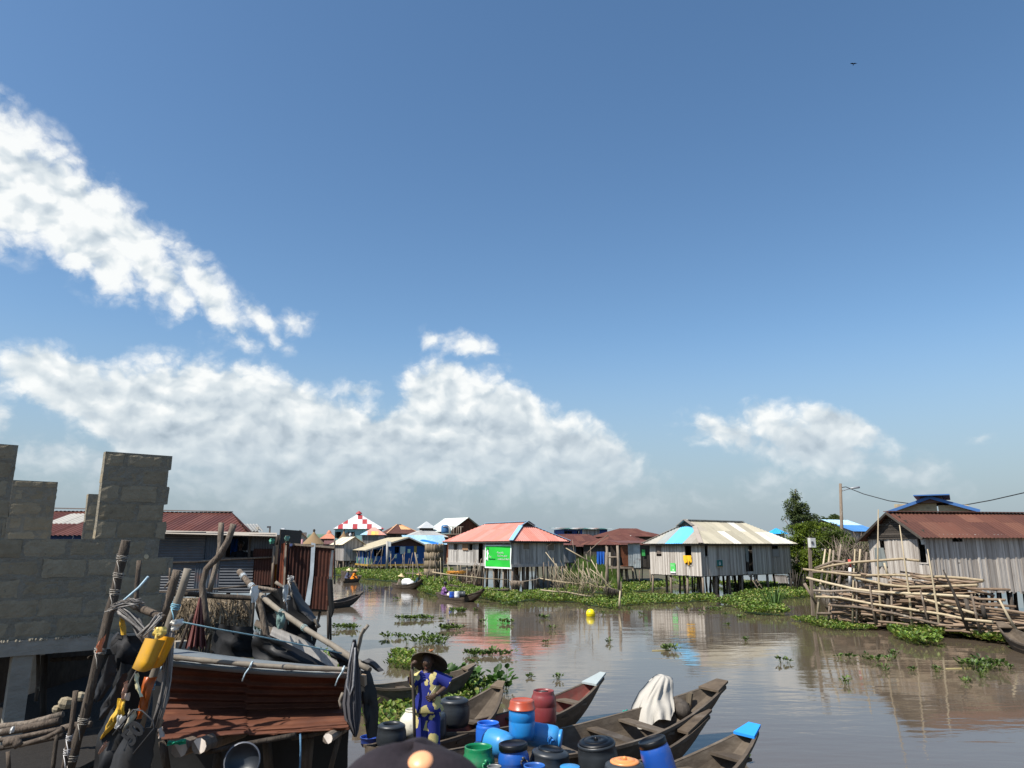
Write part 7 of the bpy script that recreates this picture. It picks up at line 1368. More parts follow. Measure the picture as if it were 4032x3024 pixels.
mb = MB(); mb.slab([A(1418, 2660, 6.5), A(1434, 2664, 6.5), A(1436, 2704, 6.5), A(1419, 2696, 6.5)], V((0, .1, 0)), c=(1.6, 1.5, 1.3)); mb.build('wood_offcut', mt['pole'], label='pale square wood offcut wedged beside the hanging net', cat='wood')
# ------------------------------------------------------------------ rusty sheet screen with its bamboo rail
TS = empty('rusty_screen', A(1000, 2900, 6.4), 'bent rusty corrugated sheet screen with a grey metal rim along a bamboo rail', 'screen')
PRL = [(655, 2592), (650, 2640), (648, 2690), (646, 2740), (645, 2790), (643, 2840), (642, 2880), (640, 2908)]
PRR = [(1372, 2640), (1366, 2680), (1358, 2715), (1350, 2752), (1345, 2782), (1362, 2815), (1370, 2842), (1376, 2866)]
PY = [6.62, 6.76, 6.86, 6.92, 6.9, 6.58, 6.34, 6.18]; rows = []; N = 76
for j in range(N + 1):
    t = j / N * 7; i = min(int(t), 6); f = t - i; L_ = [PRL[i][k] + (PRL[i + 1][k] - PRL[i][k]) * f for k in (0, 1)]; R_ = [PRR[i][k] + (PRR[i + 1][k] - PRR[i][k]) * f for k in (0, 1)]; yy = PY[i] + (PY[i + 1] - PY[i]) * f; row = []
    for a in range(61):
        s = a / 60; sag = 10 * math.sin(math.pi * s) * (1 - t / 7) + (7 if s > .463 else 0) * (t > 1); edge = (6 * mnoise.noise(V((s * 14, 3, 1))) + (-26 if .44 < s < .48 else 0) - 14 * (s > .6)) if j == N else 0
        nn = mnoise.noise(V((s * 5, t * .8, 2))) * .022 + mnoise.noise(V((s * 17, t * 3, 5))) * .006
        p = A(L_[0] + (R_[0] - L_[0]) * s, L_[1] + (R_[1] - L_[1]) * s + sag + edge, yy); row.append(p + V((0, (-.014 if s > .463 else 0) - .024 * math.sin(6.283 * j / N * 9.5 + s * 1.5) + nn, .008 * math.cos(6.283 * j / N * 9.5) * (t > 4.5))))
    rows.append(row)
mb = MB(); mb.loft([r_[:29] for r_ in rows], closed=False, r=.35, c=(.8, .78, .75)); mb.loft([r_[28:] for r_ in rows], closed=False, r=.6, c=(.78, .8, .8)); mb.build('rusty_sheet', mt['rust'], TS)
mb = MB(); rows = [[A(655 + 715 * i / 40, y0 + (y1 - y0) * i / 40 + 8 * math.sin(3.14 * i / 40), Y_ + .02 * mnoise.noise(V((i * .3, k, 0)))) for i in range(41)] for k, (y0, y1, Y_) in enumerate(((2548, 2628, 6.98), (2552, 2634, 6.82), (2580, 2642, 6.64), (2606, 2656, 6.5), (2622, 2672, 6.6)))]
mb.loft(rows, closed=False, c=(.62, .66, .67), r=.4); mb.build('metal_rim', mt['zinc'], TS)
mb = MB(); P = [A(x, y, 6.5) for x, y in ((575, 2568), (680, 2588), (800, 2601), (1010, 2620), (1200, 2632), (1372, 2636))]; Q = []
for i in range(len(P) - 1):
    for j in range(6): Q.append(P[i].lerp(P[i + 1], j / 6))
Q.append(P[-1]); r = 10 / FPX * 6.3; mb.tube(Q, [r * (1.0 + (.22 if i % 5 == 2 else 0) - .1 * i / len(Q)) for i in range(len(Q))], 9); mb.build('bamboo_rail', mt['oldbamboo'], TS)
for x, y in ((665, 2590), (990, 2618), (1352, 2636)):
    mb = MB(); q = A(x, y, 6.46); pts = [q + V((.012 * math.sin(k * .9), -.01, .0)) + V((0, math.cos(k) * .028, math.sin(k) * .028)) for k in range(14)]; mb.tube(pts, .006, 5, c=(.5, .62, .68)); mb.tube([q, q + V((-.03, -.05, -.06)), q + V((-.05, -.05, -.12))], .006, 5, c=(.5, .62, .68)); mb.build('tie', mt['rope'], TS)
stick([(812, 2962), (980, 2928), (1165, 2892)], 6.1, 13, 'grey squared beam carrying the rusty sheet', 'dark', name='timber_beam', n=4, wob=0)
stick([(1150, 2905), (1345, 2872)], 6.3, 12, 'short dark beam under the water end of the rusty sheet', 'dark', name='timber_beam', n=4, wob=0)
for (x, y, rp, lb, c) in ((785, 2937, 31, 'thick log with a pale freshly sawn end under the rusty sheet', 2.2), (708, 2948, 33, 'thick log with a dark weathered end beside the sawn one', 1.0), (1291, 2908, 20, 'smaller log with a pale sawn end under the water end of the rusty sheet', 2.2)):
    q = A(x, y, 5.95); r = rp / FPX * ZC(q); mb = MB(); d = V((-.05, 1, -.13)).normalized(); mb.tube([q, q + d * .5, q + d * 1.2], [r, r * 1.02, r], 9, wob=.07, sm=False); T = mb.build('log_beam', mt['pole'], label=lb, cat='log')
    mb = MB(); a, b = V((1, -.12, 0)).normalized(), Z3; mb.add([q - d * .004 + (a * math.cos(k * .6981) + b * math.sin(k * .6981)) * r * .97 for k in range(9)], [tuple(range(9))], c=(c * .8, c * .75, c * .7), r=.7); mb.build('end_grain', mt['board'], T)
q = A(955, 2998, 5.9); T = empty('round_tub', q - Z3 * .1, 'dark round tub propped up under the rusty sheet', 'tub'); ax = V((.15, -1, .35)); r = 68 / FPX * ZC(q); mb = MB(); mb.lathe(q, [(0, -r * .5), (r * .8, -r * .5), (r, 0), (r * 1.03, .01), (r * .96, .012), (r * .84, -r * .35), (0, -r * .36)], 28, ax, c=(.8, .9, 1.1)); mb.build('bowl', mt['pot'], T); mb = MB(); mb.lathe(q + V(ax).normalized() * .012, [(r * 1.0, 0), (r * 1.03, .008), (r * .95, .01)], 28, ax, c=(.35, .36, .4)); mb.build('rim', mt['metal'], T)
for pts, Y, rp, lb in (([(1215, 2890), (1205, 3040)], 6.6, 26, 'broad dark board post below the rusty sheet'), ([(1345, 2870), (1300, 3040)], 6.4, 12, 'leaning grey prop at the water end of the rusty sheet'), ([(640, 2920), (660, 3040)], 6.2, 18, 'dark prop under the land end of the rusty sheet'), ([(1050, 2910), (1060, 3050)], 6.9, 22, 'dark post in the middle below the rusty sheet'), ([(860, 2960), (850, 3050)], 6.6, 18, 'dark post behind the round tub'), ([(1110, 2900), (1105, 3050)], 7.4, 14, 'thin dark post farther in below the rusty sheet')):
    stick(pts, Y, rp, lb, 'dark', name='prop_post')
# shaded back of the yard: deck the sheet and poles stand on
TD = empty('plank_deck', V((-2.6, 8.2, 0)), 'plank deck on posts under the near yard, tinted dark for the shade', 'deck')
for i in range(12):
    mb = MB(); y0 = 7.5 + i * .22; mb.obox(V((-5.3, y0, 1.12 + R(-.01, .01))), V((2.9, R(-.03, .03), 0)), V((0, .19, 0)), Z3 * .04, c=(.16, .15, .14)); mb.build('deck_plank', mt['dark'], TD)  # planks tinted near black, the shade under the yard is in the colour
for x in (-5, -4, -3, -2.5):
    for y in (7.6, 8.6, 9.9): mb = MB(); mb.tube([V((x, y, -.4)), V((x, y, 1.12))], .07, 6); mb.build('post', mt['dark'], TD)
flap('tarpaulin', 'added black sheet standing in for the deep shade below the rusty sheet', 'tarpaulin', [(600, 2700), (600, 2900), (600, 3100)], [(1380, 2700), (1375, 2860), (1365, 3100)], 7.15, 'tarp', bulge=.1, cr=.05)  # black sheet added in place of the deep shade under the screen
flap('green_net', 'bright green net scrap on the land side log ends', 'net', [(668, 2915), (660, 2930)], [(735, 2908), (728, 2932)], 5.9, 'cloth', (.03, .3, .17), .03, cr=.03)
# ------------------------------------------------------------------ scrap plastic and black sheets on the tall post
flap('rubber_sheet', 'upper black rubber sheet slung behind the fibre crossbar', 'tarpaulin', [(452, 2490), (440, 2540), (462, 2640)], [(545, 2500), (560, 2560), (540, 2640)], 6.3, 'tarp', (1.2, 1.2, 1.3), .1, cr=.04)
flap('rubber_sheet', 'oval grey black rubber sheet hanging beside the tallest post', 'tarpaulin', [(440, 2580), (400, 2640), (378, 2720), (380, 2764)], [(452, 2574), (458, 2640), (452, 2680), (396, 2760)], 5.9, 'rubber', (1.1, 1.1, 1.15), .05, cr=.02)
flap('rubber_sheet', 'long narrow black rubber sheet slanting below the oval one', 'tarpaulin', [(490, 2650), (440, 2720), (395, 2790), (398, 2830)], [(502, 2648), (490, 2700), (470, 2760), (408, 2830)], 5.75, 'rubber', (.9, .9, .95), .05, cr=.02)
flap('rubber_sheet', 'big black rubber sheet at the bottom below the yellow shard', 'tarpaulin', [(440, 2790), (385, 2890), (365, 3040)], [(560, 2830), (540, 2900), (520, 3040)], 5.6, 'rubber', (.7, .7, .7), .12, cr=.05)
flap('rubber_sheet', 'black sheet filling the gap behind the shards', 'tarpaulin', [(470, 2600), (440, 2740), (420, 2860)], [(600, 2620), (600, 2760), (560, 2880)], 6.2, 'tarp', (1, 1, 1), .1, cr=.05)
T = flap('flattened_jerrycan', 'flattened black jerrycan with an embossed 50 at the bottom edge', 'jerrycan', [(520, 2842), (470, 2930), (425, 3040)], [(615, 2868), (600, 2950), (585, 3040)], 5.35, 'rubber', (.9, .9, .92), .09, cr=.02, th=.02)
p0, p1, p2 = A(480, 2930, 5.22), A(562, 2890, 5.22), A(515, 2870, 5.22); xd = (A(560, 2858, 5.2) - A(497, 2935, 5.2)).normalized(); yd = (A(490, 2860, 5.2) - A(560, 2905, 5.2)); yd = (yd - xd * yd.dot(xd)).normalized(); nn_ = xd.cross(yd)
if nn_.y > 0: nn_ = -nn_
mb = MB(); O = A(520, 2938, 5.235); put_text(mb, '50', .15, O, xd, yd, nn_, .13, (1.5, 1.5, 1.55), .004, .008)
for off, w_ in ((.0, .006),):
    rect = [(-.03, -.04), (.17, -.04), (.2, .0), (.2, .1), (.17, .15), (-.03, .15)]; mb.tube([O + xd * x + yd * y for x, y in rect], .006, 5, c=(1.5, 1.5, 1.55))
mb.build('embossing', mt['rubber'], T)
# yellow jerrycan half, hanging open
rows = []
for j in range(8):
    t = j / 7; cx_, cy_ = 612 - 52 * t, 2512 + 118 * t; rows.append([A(cx_ - 40 + 80 * i / 14, cy_ + (10 - 6 * t) * (i / 14) + (14 * t * t) * math.sin(math.pi * i / 14), 5.62 - .1 * math.sin(math.pi * i / 14) ** .6 + (0 if t < .93 else .05)) for i in range(15)])
mb = MB(); mb.loft(rows, c=(.62, .32, .015), closed=False); mb.loft([[p + V((.004, .16, 0)) for p in r_] for r_ in rows], c=(.7, .33, .01), closed=False); mb.build('jerrycan_half', mt['plastic'], label='yellow half of a cut jerrycan hanging above the orange scrap', cat='jerrycan')
YL, PKc, WHc, ORc = (.72, .42, .03), (.6, .34, .25), (.6, .52, .38), (.42, .085, .006)
for (Lp, Rp, Y, c, lb) in (([(476, 2402), (474, 2460), (482, 2498)], [(490, 2410), (492, 2460), (498, 2500)], 5.9, YL, 'narrow yellow plastic strip hanging from the fibre crossbar'), ([(470, 2745), (455, 2800), (420, 2855), (400, 2912)], [(495, 2755), (492, 2810), (450, 2860), (404, 2910)], 5.5, YL, 'long yellow plastic shard slanting over the black sheets'), ([(570, 2662), (556, 2720), (545, 2790), (540, 2830)], [(612, 2668), (600, 2720), (580, 2790), (556, 2830)], 5.8, ORc, 'dark orange plastic piece behind the pale peeled pole'), ([(538, 2650), (534, 2690), (558, 2745)], [(545, 2648), (552, 2690), (562, 2740)], 5.45, (.72, .66, .4), 'cream curled plastic strip above the yellow shard'), ([(500, 2680), (485, 2720), (478, 2750)], [(506, 2690), (500, 2730), (490, 2752)], 5.5, PKc, 'pinkish plastic shard at the top of the yellow shard'), ([(418, 2916), (400, 2945), (394, 2966)], [(428, 2920), (416, 2946), (398, 2966)], 5.4, PKc, 'pink pointed shard below the yellow shard'), ([(470, 2810), (462, 2840), (458, 2862)], [(495, 2818), (490, 2845), (476, 2868)], 5.4, (.66, .64, .6), 'pale grey ribbed plastic shard beside the yellow shard'), ([(512, 2786), (505, 2820), (488, 2880)], [(545, 2790), (536, 2820), (496, 2882)], 5.35, WHc, 'cream plastic shard curling above the embossed jerrycan'), ([(495, 2728), (492, 2752)], [(512, 2726), (510, 2758)], 5.4, (.55, .42, .34), 'brownish scrap disc beside the cream curled strip'), ([(610, 2470), (600, 2500), (620, 2520)], [(650, 2466), (660, 2490), (640, 2510)], 5.6, (.74, .55, .14), 'crumpled yellow leaf like scrap over the yellow jerrycan'), ([(385, 2545), (380, 2570)], [(418, 2496), (402, 2566)], 5.7, (.6, .2, .1), 'salmon plastic scrap tied to the tallest post'), ([(628, 2870), (625, 2900)], [(640, 2860), (650, 2900)], 5.5, (.45, .36, .3), 'torn brown scrap at the foot of the pale peeled pole')):
    flap('plastic_scrap', lb, 'plastic scrap', Lp, Rp, Y, 'plastic', c, .03, cr=.02, group='plastic scraps tied in the near yard')
mt['fibre'] = M('grey_fibre', [(.09, .08, .075), (.2, .185, .17), (.36, .34, .31)], 8, (6, 1, 1), .8, .95, .3)
def fibre(name, label, pts, Y, n, spread, mat='fibre'):
    mb = MB(); P = [A(x, y, Y) for x, y in pts]
    for i in range(n):
        o = V((R(-1, 1), R(-1, 1), R(-1, 1))) * spread; mb.tube([p + o * R(.6, 1.2) + V((R(-.01, .01), 0, R(-.012, .012))) for p in P], R(.004, .009), 4, r=rng.random())
    mb.build(name, mt[mat], label=label, cat='fibre')
fibre('fibre_bundle', 'bundle of grey fibre wrapped along the crossbar under the blue strip', [(465, 2395), (500, 2420), (540, 2455), (570, 2495), (590, 2530)], 5.85, 34, .035)
fibre('fibre_bundle', 'grey fibre knot round the tallest post', [(440, 2395), (475, 2380), (520, 2372), (550, 2380)], 5.85, 26, .03)
fibre('fibre_bundle', 'strand of grey fibre twisted up to the pale peeled pole', [(560, 2500), (600, 2460), (628, 2425)], 5.75, 22, .022)
fibre('frayed_rope', 'frayed dark rope hanging down along the pale peeled pole', [(668, 2500), (662, 2590), (655, 2680), (640, 2760), (610, 2870)], 5.8, 30, .025)
# planks and poles at the lower left
for i, (pts, Y, rp, lb, m_) in enumerate((([(-60, 2868), (110, 2848), (250, 2812)], 6.9, 14, 'upper flat plank of the pole stack below the block building', 'board'), ([(-60, 2895), (100, 2868), (238, 2838)], 6.6, 17, 'thick split log of the pole stack with a white wrapper', 'pole'), ([(-60, 2925), (90, 2900), (245, 2868)], 6.4, 10, 'thin rounded pole of the stack below the split log', 'pole'), ([(-60, 2955), (120, 2925), (250, 2895)], 6.3, 11, 'lowest dark pole of the stack', 'dark'), ([(80, 2935), (180, 2905), (250, 2872)], 6.0, 11, 'pale pole crossing the lower end of the stack', 'pole'), ([(240, 2870), (300, 2855), (360, 2850)], 6.5, 14, 'short stub log behind the tallest post', 'pole'), ([(20, 2925), (60, 2912), (75, 2940)], 5.8, 20, 'short round log lying with its end towards the viewer', 'pole'))):
    stick(pts, Y, rp, lb, m_, group='poles stacked below the block building')
stick([(298, 2722), (282, 2850), (262, 2960), (245, 3050)], 5.9, 11, 'slim standing post with white lashings beside the pole stack', lash=(.55, .8), lashc=(.7, .68, .66))
stick([(228, 2880), (215, 2960), (205, 3050)], 6.0, 9, 'thin dark post behind the slim standing post', 'dark'); stick([(30, 2960), (35, 3050)], 5.9, 9, 'thin pale post at the very corner under the pole stack')
stick([(150, 2575), (148, 2700), (142, 2760)], 8.4, 8, 'slim brown post behind the concrete column'); stick([(175, 2580), (170, 2840)], 8.6, 14, 'dark post standing behind the concrete column', 'dark'); stick([(200, 2600), (430, 2585)], 8.5, 10, 'dark wooden bearer under the concrete beam', 'dark')
flap('white_wrapper', 'white plastic wrapper on the split log', 'wrapper', [(46, 2862), (36, 2888)], [(62, 2858), (54, 2884)], 6.42, 'plastic', (.75, .75, .72), .01)
for (x, y, rp, lb) in ((260, 2765, 28, 'dark stone lump in the shade under the block building'), (318, 2740, 22, 'grey stone lump beside the tallest post'), (225, 2790, 18, 'broken block piece in the shade')):
    q = A(x, y, 7.6); r = rp / FPX * ZC(q); mb = MB(); mb.lathe(q, [(0, -r), (r * .8, -r * .7), (r, -.1 * r), (r * .75, r * .5), (0, r * .75)], 7, V((.2, 0, 1)), sm=False); mb.build('stone', mt['block'], label=lb, cat='stone')
mb = MB(); mb.obox(V((-6.5, 6.9, 1.2)), V((2.6, 0, 0)), V((0, 5.5, 0)), Z3 * .05, c=(.14, .13, .12)); mb.build('earth_floor', mt['dark'], label='boarded floor under the block building with shade put into its colour', cat='floor')  # floor tinted near black to carry the shade under the building
# ------------------------------------------------------------------ people
def skin_mesh(nodes, edges, sub=2):
    me = bpy.data.meshes.new('s'); idx = {k: i for i, k in enumerate(nodes)}
    me.from_pydata([tuple(nodes[k][0]) for k in nodes], [(idx[a], idx[b]) for a, b in edges], []); o = bpy.data.objects.new('s', me); col.objects.link(o)
    m = o.modifiers.new('k', 'SKIN'); m.use_smooth_shade = True; s = o.modifiers.new('u', 'SUBSURF'); s.levels = sub; s.render_levels = sub
    for k in nodes:
        v = me.skin_vertices[0].data[idx[k]]; r = nodes[k][1]; v.radius = (r, r) if not isinstance(r, tuple) else r; v.use_root = (k == list(nodes)[0])
    dg = bpy.context.evaluated_depsgraph_get(); dg.update(); e = bpy.data.meshes.new_from_object(o.evaluated_get(dg)); bpy.data.objects.remove(o)
    return [V(v.co) for v in e.vertices], [tuple(p.vertices) for p in e.polygons]
def head_mesh(mb, c, r, fwd, c_=(1, 1, 1)):
    f = V(fwd).normalized(); s = f.cross(Z3).normalized(); u = s.cross(f); rings = []; n = 20
    for j in range(15):
        t = j / 14 * math.pi; z = -math.cos(t); rr = math.sin(t); ring = []
        for k in range(n):
            q = 6.283 * k / n; x, y = math.cos(q), math.sin(q); w = .78 + .06 * z; jaw = 1 - .22 * max(0, -z - .1) ; fr = rr * (1.0 if x > 0 else 1.08) * jaw
            p = c + f * (x * fr * r * .95) + s * (y * rr * r * w * jaw) + u * (z * r * 1.22)
            if x > .85:
                if -.28 < z < .06: p += f * r * .2 * (1 - abs(y) * 2)
                if -.62 < z < -.45: p += f * r * .09
                if .08 < z < .25: p += f * r * .05
            elif x > .6 and .0 < z < .2: p -= f * r * .07
            ring.append(p)
        rings.append(ring)
    mb.loft(rings, c=c_, r=.5)
    for sg in (-1, 1):
        mb.lathe(c + s * (sg * r * .8) - f * r * .1, [(0, -.02 * r), (r * .2, .0), (r * .22, .05 * r), (r * .12, .12 * r), (0, .1 * r)], 8, axis=s * sg + f * .2, c=c_)
        mb.lathe(c + f * (r * .8) + s * (sg * r * .32) + u * r * .1, [(0, r * .13), (r * .1, r * .08), (r * .12, 0), (0, -.02)], 8, axis=f, c=(3.0, 4.0, 5.0)); mb.lathe(c + f * (r * .9) + s * (sg * r * .32) + u * r * .1, [(0, r * .05), (r * .05, r * .03), (r * .06, 0)], 6, axis=f, c=(.1, .1, .1))
    mb.lathe(c + f * (r * .84) - u * r * .62, [(0, r * .07), (r * .2, r * .04), (r * .26, 0), (0, -.01)], 8, axis=f, c=(1.3, .75, .7))
def hand(mb, wr, d, side, s=1.0, curl=1.2):
    d = V(d).normalized(); sd = V(side); sd = (sd - d * sd.dot(d)).normalized(); n = sd.cross(d); 
    mb.loft([[wr + d * (t * .085 * s) + sd * (math.cos(q) * w * s) + n * (math.sin(q) * .014 * s) for q in [6.283 * k / 10 for k in range(10)]] for t, w in ((-.1, .024), (.3, .034), (.7, .042), (1, .041), (1.05, .03))], caps=True)
    for i, (x, l) in enumerate(((-.032, .062), (-.011, .073), (.011, .068), (.032, .05))):
        p = wr + d * (.083 * s) + sd * x * s; pts = [p]; a = .15
        for seg in (.45, .32, .25): a += curl * .42; pts.append(pts[-1] + (d * math.cos(a) - n * math.sin(a)) * l * seg * s)
        mb.tube(pts, [.0095 * s, .009 * s, .008 * s, .006 * s], 6)
    p = wr + d * .03 * s - sd * .034 * s; mb.tube([p, p - sd * .025 * s + d * .022 * s - n * .008, p - sd * .025 * s + d * .05 * s - n * .025], [.012 * s, .0105 * s, .008 * s], 6)
def ring(c, rx, ry, n=20, ax=V((1, 0, 0)), wob=0, ph=0): 
    ax = V(ax).normalized(); b = Z3.cross(ax); return [V(c) + ax * (math.cos(q) * rx * (1 + wob * math.sin(q * 5 + ph))) + b * (math.sin(q) * ry * (1 + wob * math.sin(q * 5 + ph))) for q in [6.283 * k / n for k in range(n)]]
def limb_ring(p, d, r, n=12): d = V(d).normalized(); a = d.orthogonal().normalized(); b = d.cross(a); return [p + (a * math.cos(q) + b * math.sin(q)) * r for q in [6.283 * k / n for k in range(n)]]
def sleeve(mb, pts, rr, c=(1, 1, 1)):
    n = 12; prev = None; rings = []
    for i, p in enumerate(pts):
        d = (pts[min(i + 1, len(pts) - 1)] - pts[max(0, i - 1)]).normalized()
        a = d.orthogonal().normalized() if prev is None else (prev - d * prev.dot(d)).normalized(); prev = a; b = d.cross(a); rings.append([p + (a * math.cos(q) + b * math.sin(q)) * rr[i] for q in [6.283 * k / n for k in range(n)]])
    mb.loft(rings, c=c, r=.5)
def print_cloth():
    m, nt, b = newmat('blue_yellow_print'); L = nt.links.new; tc = nd(nt, 'ShaderNodeTexCoord').outputs['Object']; vo = nd(nt, 'ShaderNodeTexVoronoi'); vo.inputs['Scale'].default_value = 8.5; vo.inputs['Randomness'].default_value = 1
    v = mapping(nt, tc, (1, .6, .85), (.31, .2, .17)); n1 = nz(nt, v, 12, 3); ad = nd(nt, 'ShaderNodeVectorMath', operation='MULTIPLY_ADD'); L(n1, ad.inputs[0]); ad.inputs[1].default_value = (.06, .06, .06); L(v, ad.inputs[2]); L(ad.outputs[0], vo.inputs['Vector'])
    wv = nd(nt, 'ShaderNodeTexWave'); wv.inputs['Scale'].default_value = 26; wv.inputs['Distortion'].default_value = 1.5; L(tc, wv.inputs['Vector'])
    yel = ramp(nt, wv.outputs['Fac'], [(.25, .19, .06), (.72, .62, .26)], [.1, .55]); spl = nd(nt, 'ShaderNodeSeparateColor'); L(vo.outputs['Color'], spl.inputs[0])
    pick = math_(nt, 'GREATER_THAN', spl.outputs[0], .34); fac = math_(nt, 'MULTIPLY', pick, math_(nt, 'LESS_THAN', vo.outputs['Distance'], .62)); c = mixc(nt, fac, (.007, .015, .17), yel); L(c, b.inputs['Base Color']); b.inputs['Roughness'].default_value = .8; return m
mt['print'] = print_cloth()
def purple_cloth():
    m, nt, b = newmat('purple_print'); L = nt.links.new; tc = nd(nt, 'ShaderNodeTexCoord').outputs['Object']; n1 = nz(nt, tc, 9, 3); L(ramp(nt, n1, [(.02, .01, .03), (.1, .03, .16), (.4, .22, .42)], [.35, .5, .68]), b.inputs['Base Color']); b.inputs['Roughness'].default_value = .85; return m
mt['purple'] = purple_cloth()
# the man standing in the boat, hand on hip, the other on a staff
Ym = 10.6
J = lambda x, y, dy=0.0: A(x, y, Ym + dy)
TM = empty('person', V((J(1685, 2800).x, Ym, .1)), 'person in a blue and yellow printed suit and broad dark hat standing with a staff', 'person')
k = ZC(J(1685, 2700)) / FPX
sx_ = J(1655, 2662); ex_ = J(1619, 2694, -.08); hx_ = J(1622, 2634, -.16); sy_ = J(1716, 2660); ey_ = J(1769, 2694, .02); hy2 = J(1716, 2737, -.13)
hipL, hipR = J(1668, 2805), J(1702, 2805); fz = .1
knL, knR = V((hipL.x - .02, Ym - .03, .5)), V((hipR.x + .03, Ym - .02, .5)); anL, anR = V((knL.x, Ym + .02, .06)), V((knR.x + .02, Ym + .02, .06)); tL, tR = V((anL.x - .03, Ym - .16, .0)), V((anR.x + .04, Ym - .16, .0))
nodes = {'pelvis': (J(1685, 2795), .125), 'waist': (J(1684, 2752), .11), 'chest': (J(1685, 2700), (.135, .115)), 'upper': (J(1685, 2664), .09), 'neck': (J(1684, 2642), .05), 'skull': (J(1683, 2622), .055), 'sL': (sx_, .06), 'eL': (ex_, .042), 'mL': (ex_.lerp(hx_, .4), .038), 'wL': (hx_, .026), 'sR': (sy_, .06), 'eR': (ey_, .042), 'mR': (ey_.lerp(hy2, .4), .038), 'wR': (hy2, .026), 'hL': (hipL, .09), 'kL': (knL, .058), 'cL': (knL.lerp(anL, .35), .055), 'aL': (anL, .038), 'tL': (tL, .03), 'hR': (hipR, .09), 'kR': (knR, .058), 'cR': (knR.lerp(anR, .35), .055), 'aR': (anR, .038), 'tR': (tR, .03)}
ED = [('pelvis', 'waist'), ('waist', 'chest'), ('chest', 'upper'), ('upper', 'neck'), ('neck', 'skull'), ('upper', 'sL'), ('sL', 'eL'), ('eL', 'mL'), ('mL', 'wL'), ('upper', 'sR'), ('sR', 'eR'), ('eR', 'mR'), ('mR', 'wR'), ('pelvis', 'hL'), ('hL', 'kL'), ('kL', 'cL'), ('cL', 'aL'), ('aL', 'tL'), ('pelvis', 'hR'), ('hR', 'kR'), ('kR', 'cR'), ('cR', 'aR'), ('aR', 'tR')]
mb = MB(); vs, fs = skin_mesh(nodes, ED); mb.add(vs, fs, r=.5, sm=True); hc = J(1683, 2606); head_mesh(mb, hc, .1, V((-.05, -1, -.05)))
hand(mb, hx_, V((.1, -.25, 1)), V((0, -1, 0)), 1.05, 2.0); hand(mb, hy2, (J(1694, 2748, -.14) - hy2), V((0, 0, 1)), 1.05, .5); mb.build('body', mt['skin'], TM)
mb = MB(); X = V((1, 0, 0)); tun = [ring(J(1685, 2646), .062, .06, 24), ring(J(1685, 2652), .12, .085, 24), ring(J(1686, 2663), .185, .11, 24), ring(J(1686, 2690), .175, .13, 24, wob=.02), ring(J(1685, 2735), .16, .13, 24, wob=.04), ring(J(1684, 2770), .185, .15, 24, wob=.05), ring(J(1684, 2797), .215, .165, 24, wob=.07), ring(J(1684, 2800), .2, .155, 24, wob=.07)]
mb.loft(tun, r=.5); sleeve(mb, [sx_ + V((.05, 0, .0)), sx_.lerp(ex_, .45), ex_ + V((.0, 0, .02))], [.085, .082, .092]); sleeve(mb, [sy_ - V((.05, 0, .0)), sy_.lerp(ey_, .45), sy_.lerp(ey_, .95)], [.085, .085, .098]); mb.build('tunic', mt['print'], TM)
mb = MB()
for hh_, kk, aa in ((hipL, knL, anL), (hipR, knR, anR)): sleeve(mb, [hh_ + Z3 * .06, hh_.lerp(kk, .5), kk, kk.lerp(aa, .5), aa + Z3 * .02], [.115, .1, .09, .085, .082])
mb.build('trousers', mt['print'], TM)
mt['hatstraw'] = M('dark_woven_straw', [(.03, .022, .015), (.07, .052, .035), (.13, .1, .065)], 14, (1, 1, 1), .3, .9, .5)
hax = V((.16, .78, .9)).normalized(); hb = J(1692, 2604, .04); rB = 74 * k
mb = MB(); mb.lathe(hb, [(rB, -.035), (rB * .99, -.02), (rB * .7, .025), (rB * .45, .065), (.07, .095), (.03, .115), (0, .12)], 30, hax); mb.lathe(hb, [(0, .1), (.06, .085), (rB * .45, .05), (rB * .7, .012), (rB * .98, -.034)], 30, hax); mb.build('hat', mt['hatstraw'], TM)
mb = MB(); q = J(1699, 2566, .1)
for i in range(16): mb.tube([q, q + V((R(-.04, .04), R(-.03, .03), R(.0, .045)))], .006, 4, c=(1.6, .9, .6))
mb.build('hat_tuft', mt['straw'], TM)
mb = MB(); mb.tube([J(1622, 2612, -.17), J(1626, 2700, -.19), J(1630, 2800, -.2), J(1634, 2960, -.2)], [.019, .02, .021, .02], 8); mb.build('staff', mt['dark'], label='brown wooden staff held upright by the person in the blue print tunic', cat='staff')
mb = MB(); mb.tube([J(1693, 2738, -.2), J(1716, 2704, -.22)], [.008, .004], 5, c=(.6, .58, .45)); mb.build('paper_slip', mt['cloth'], label='pale slip held in the hand on the hip', cat='slip')
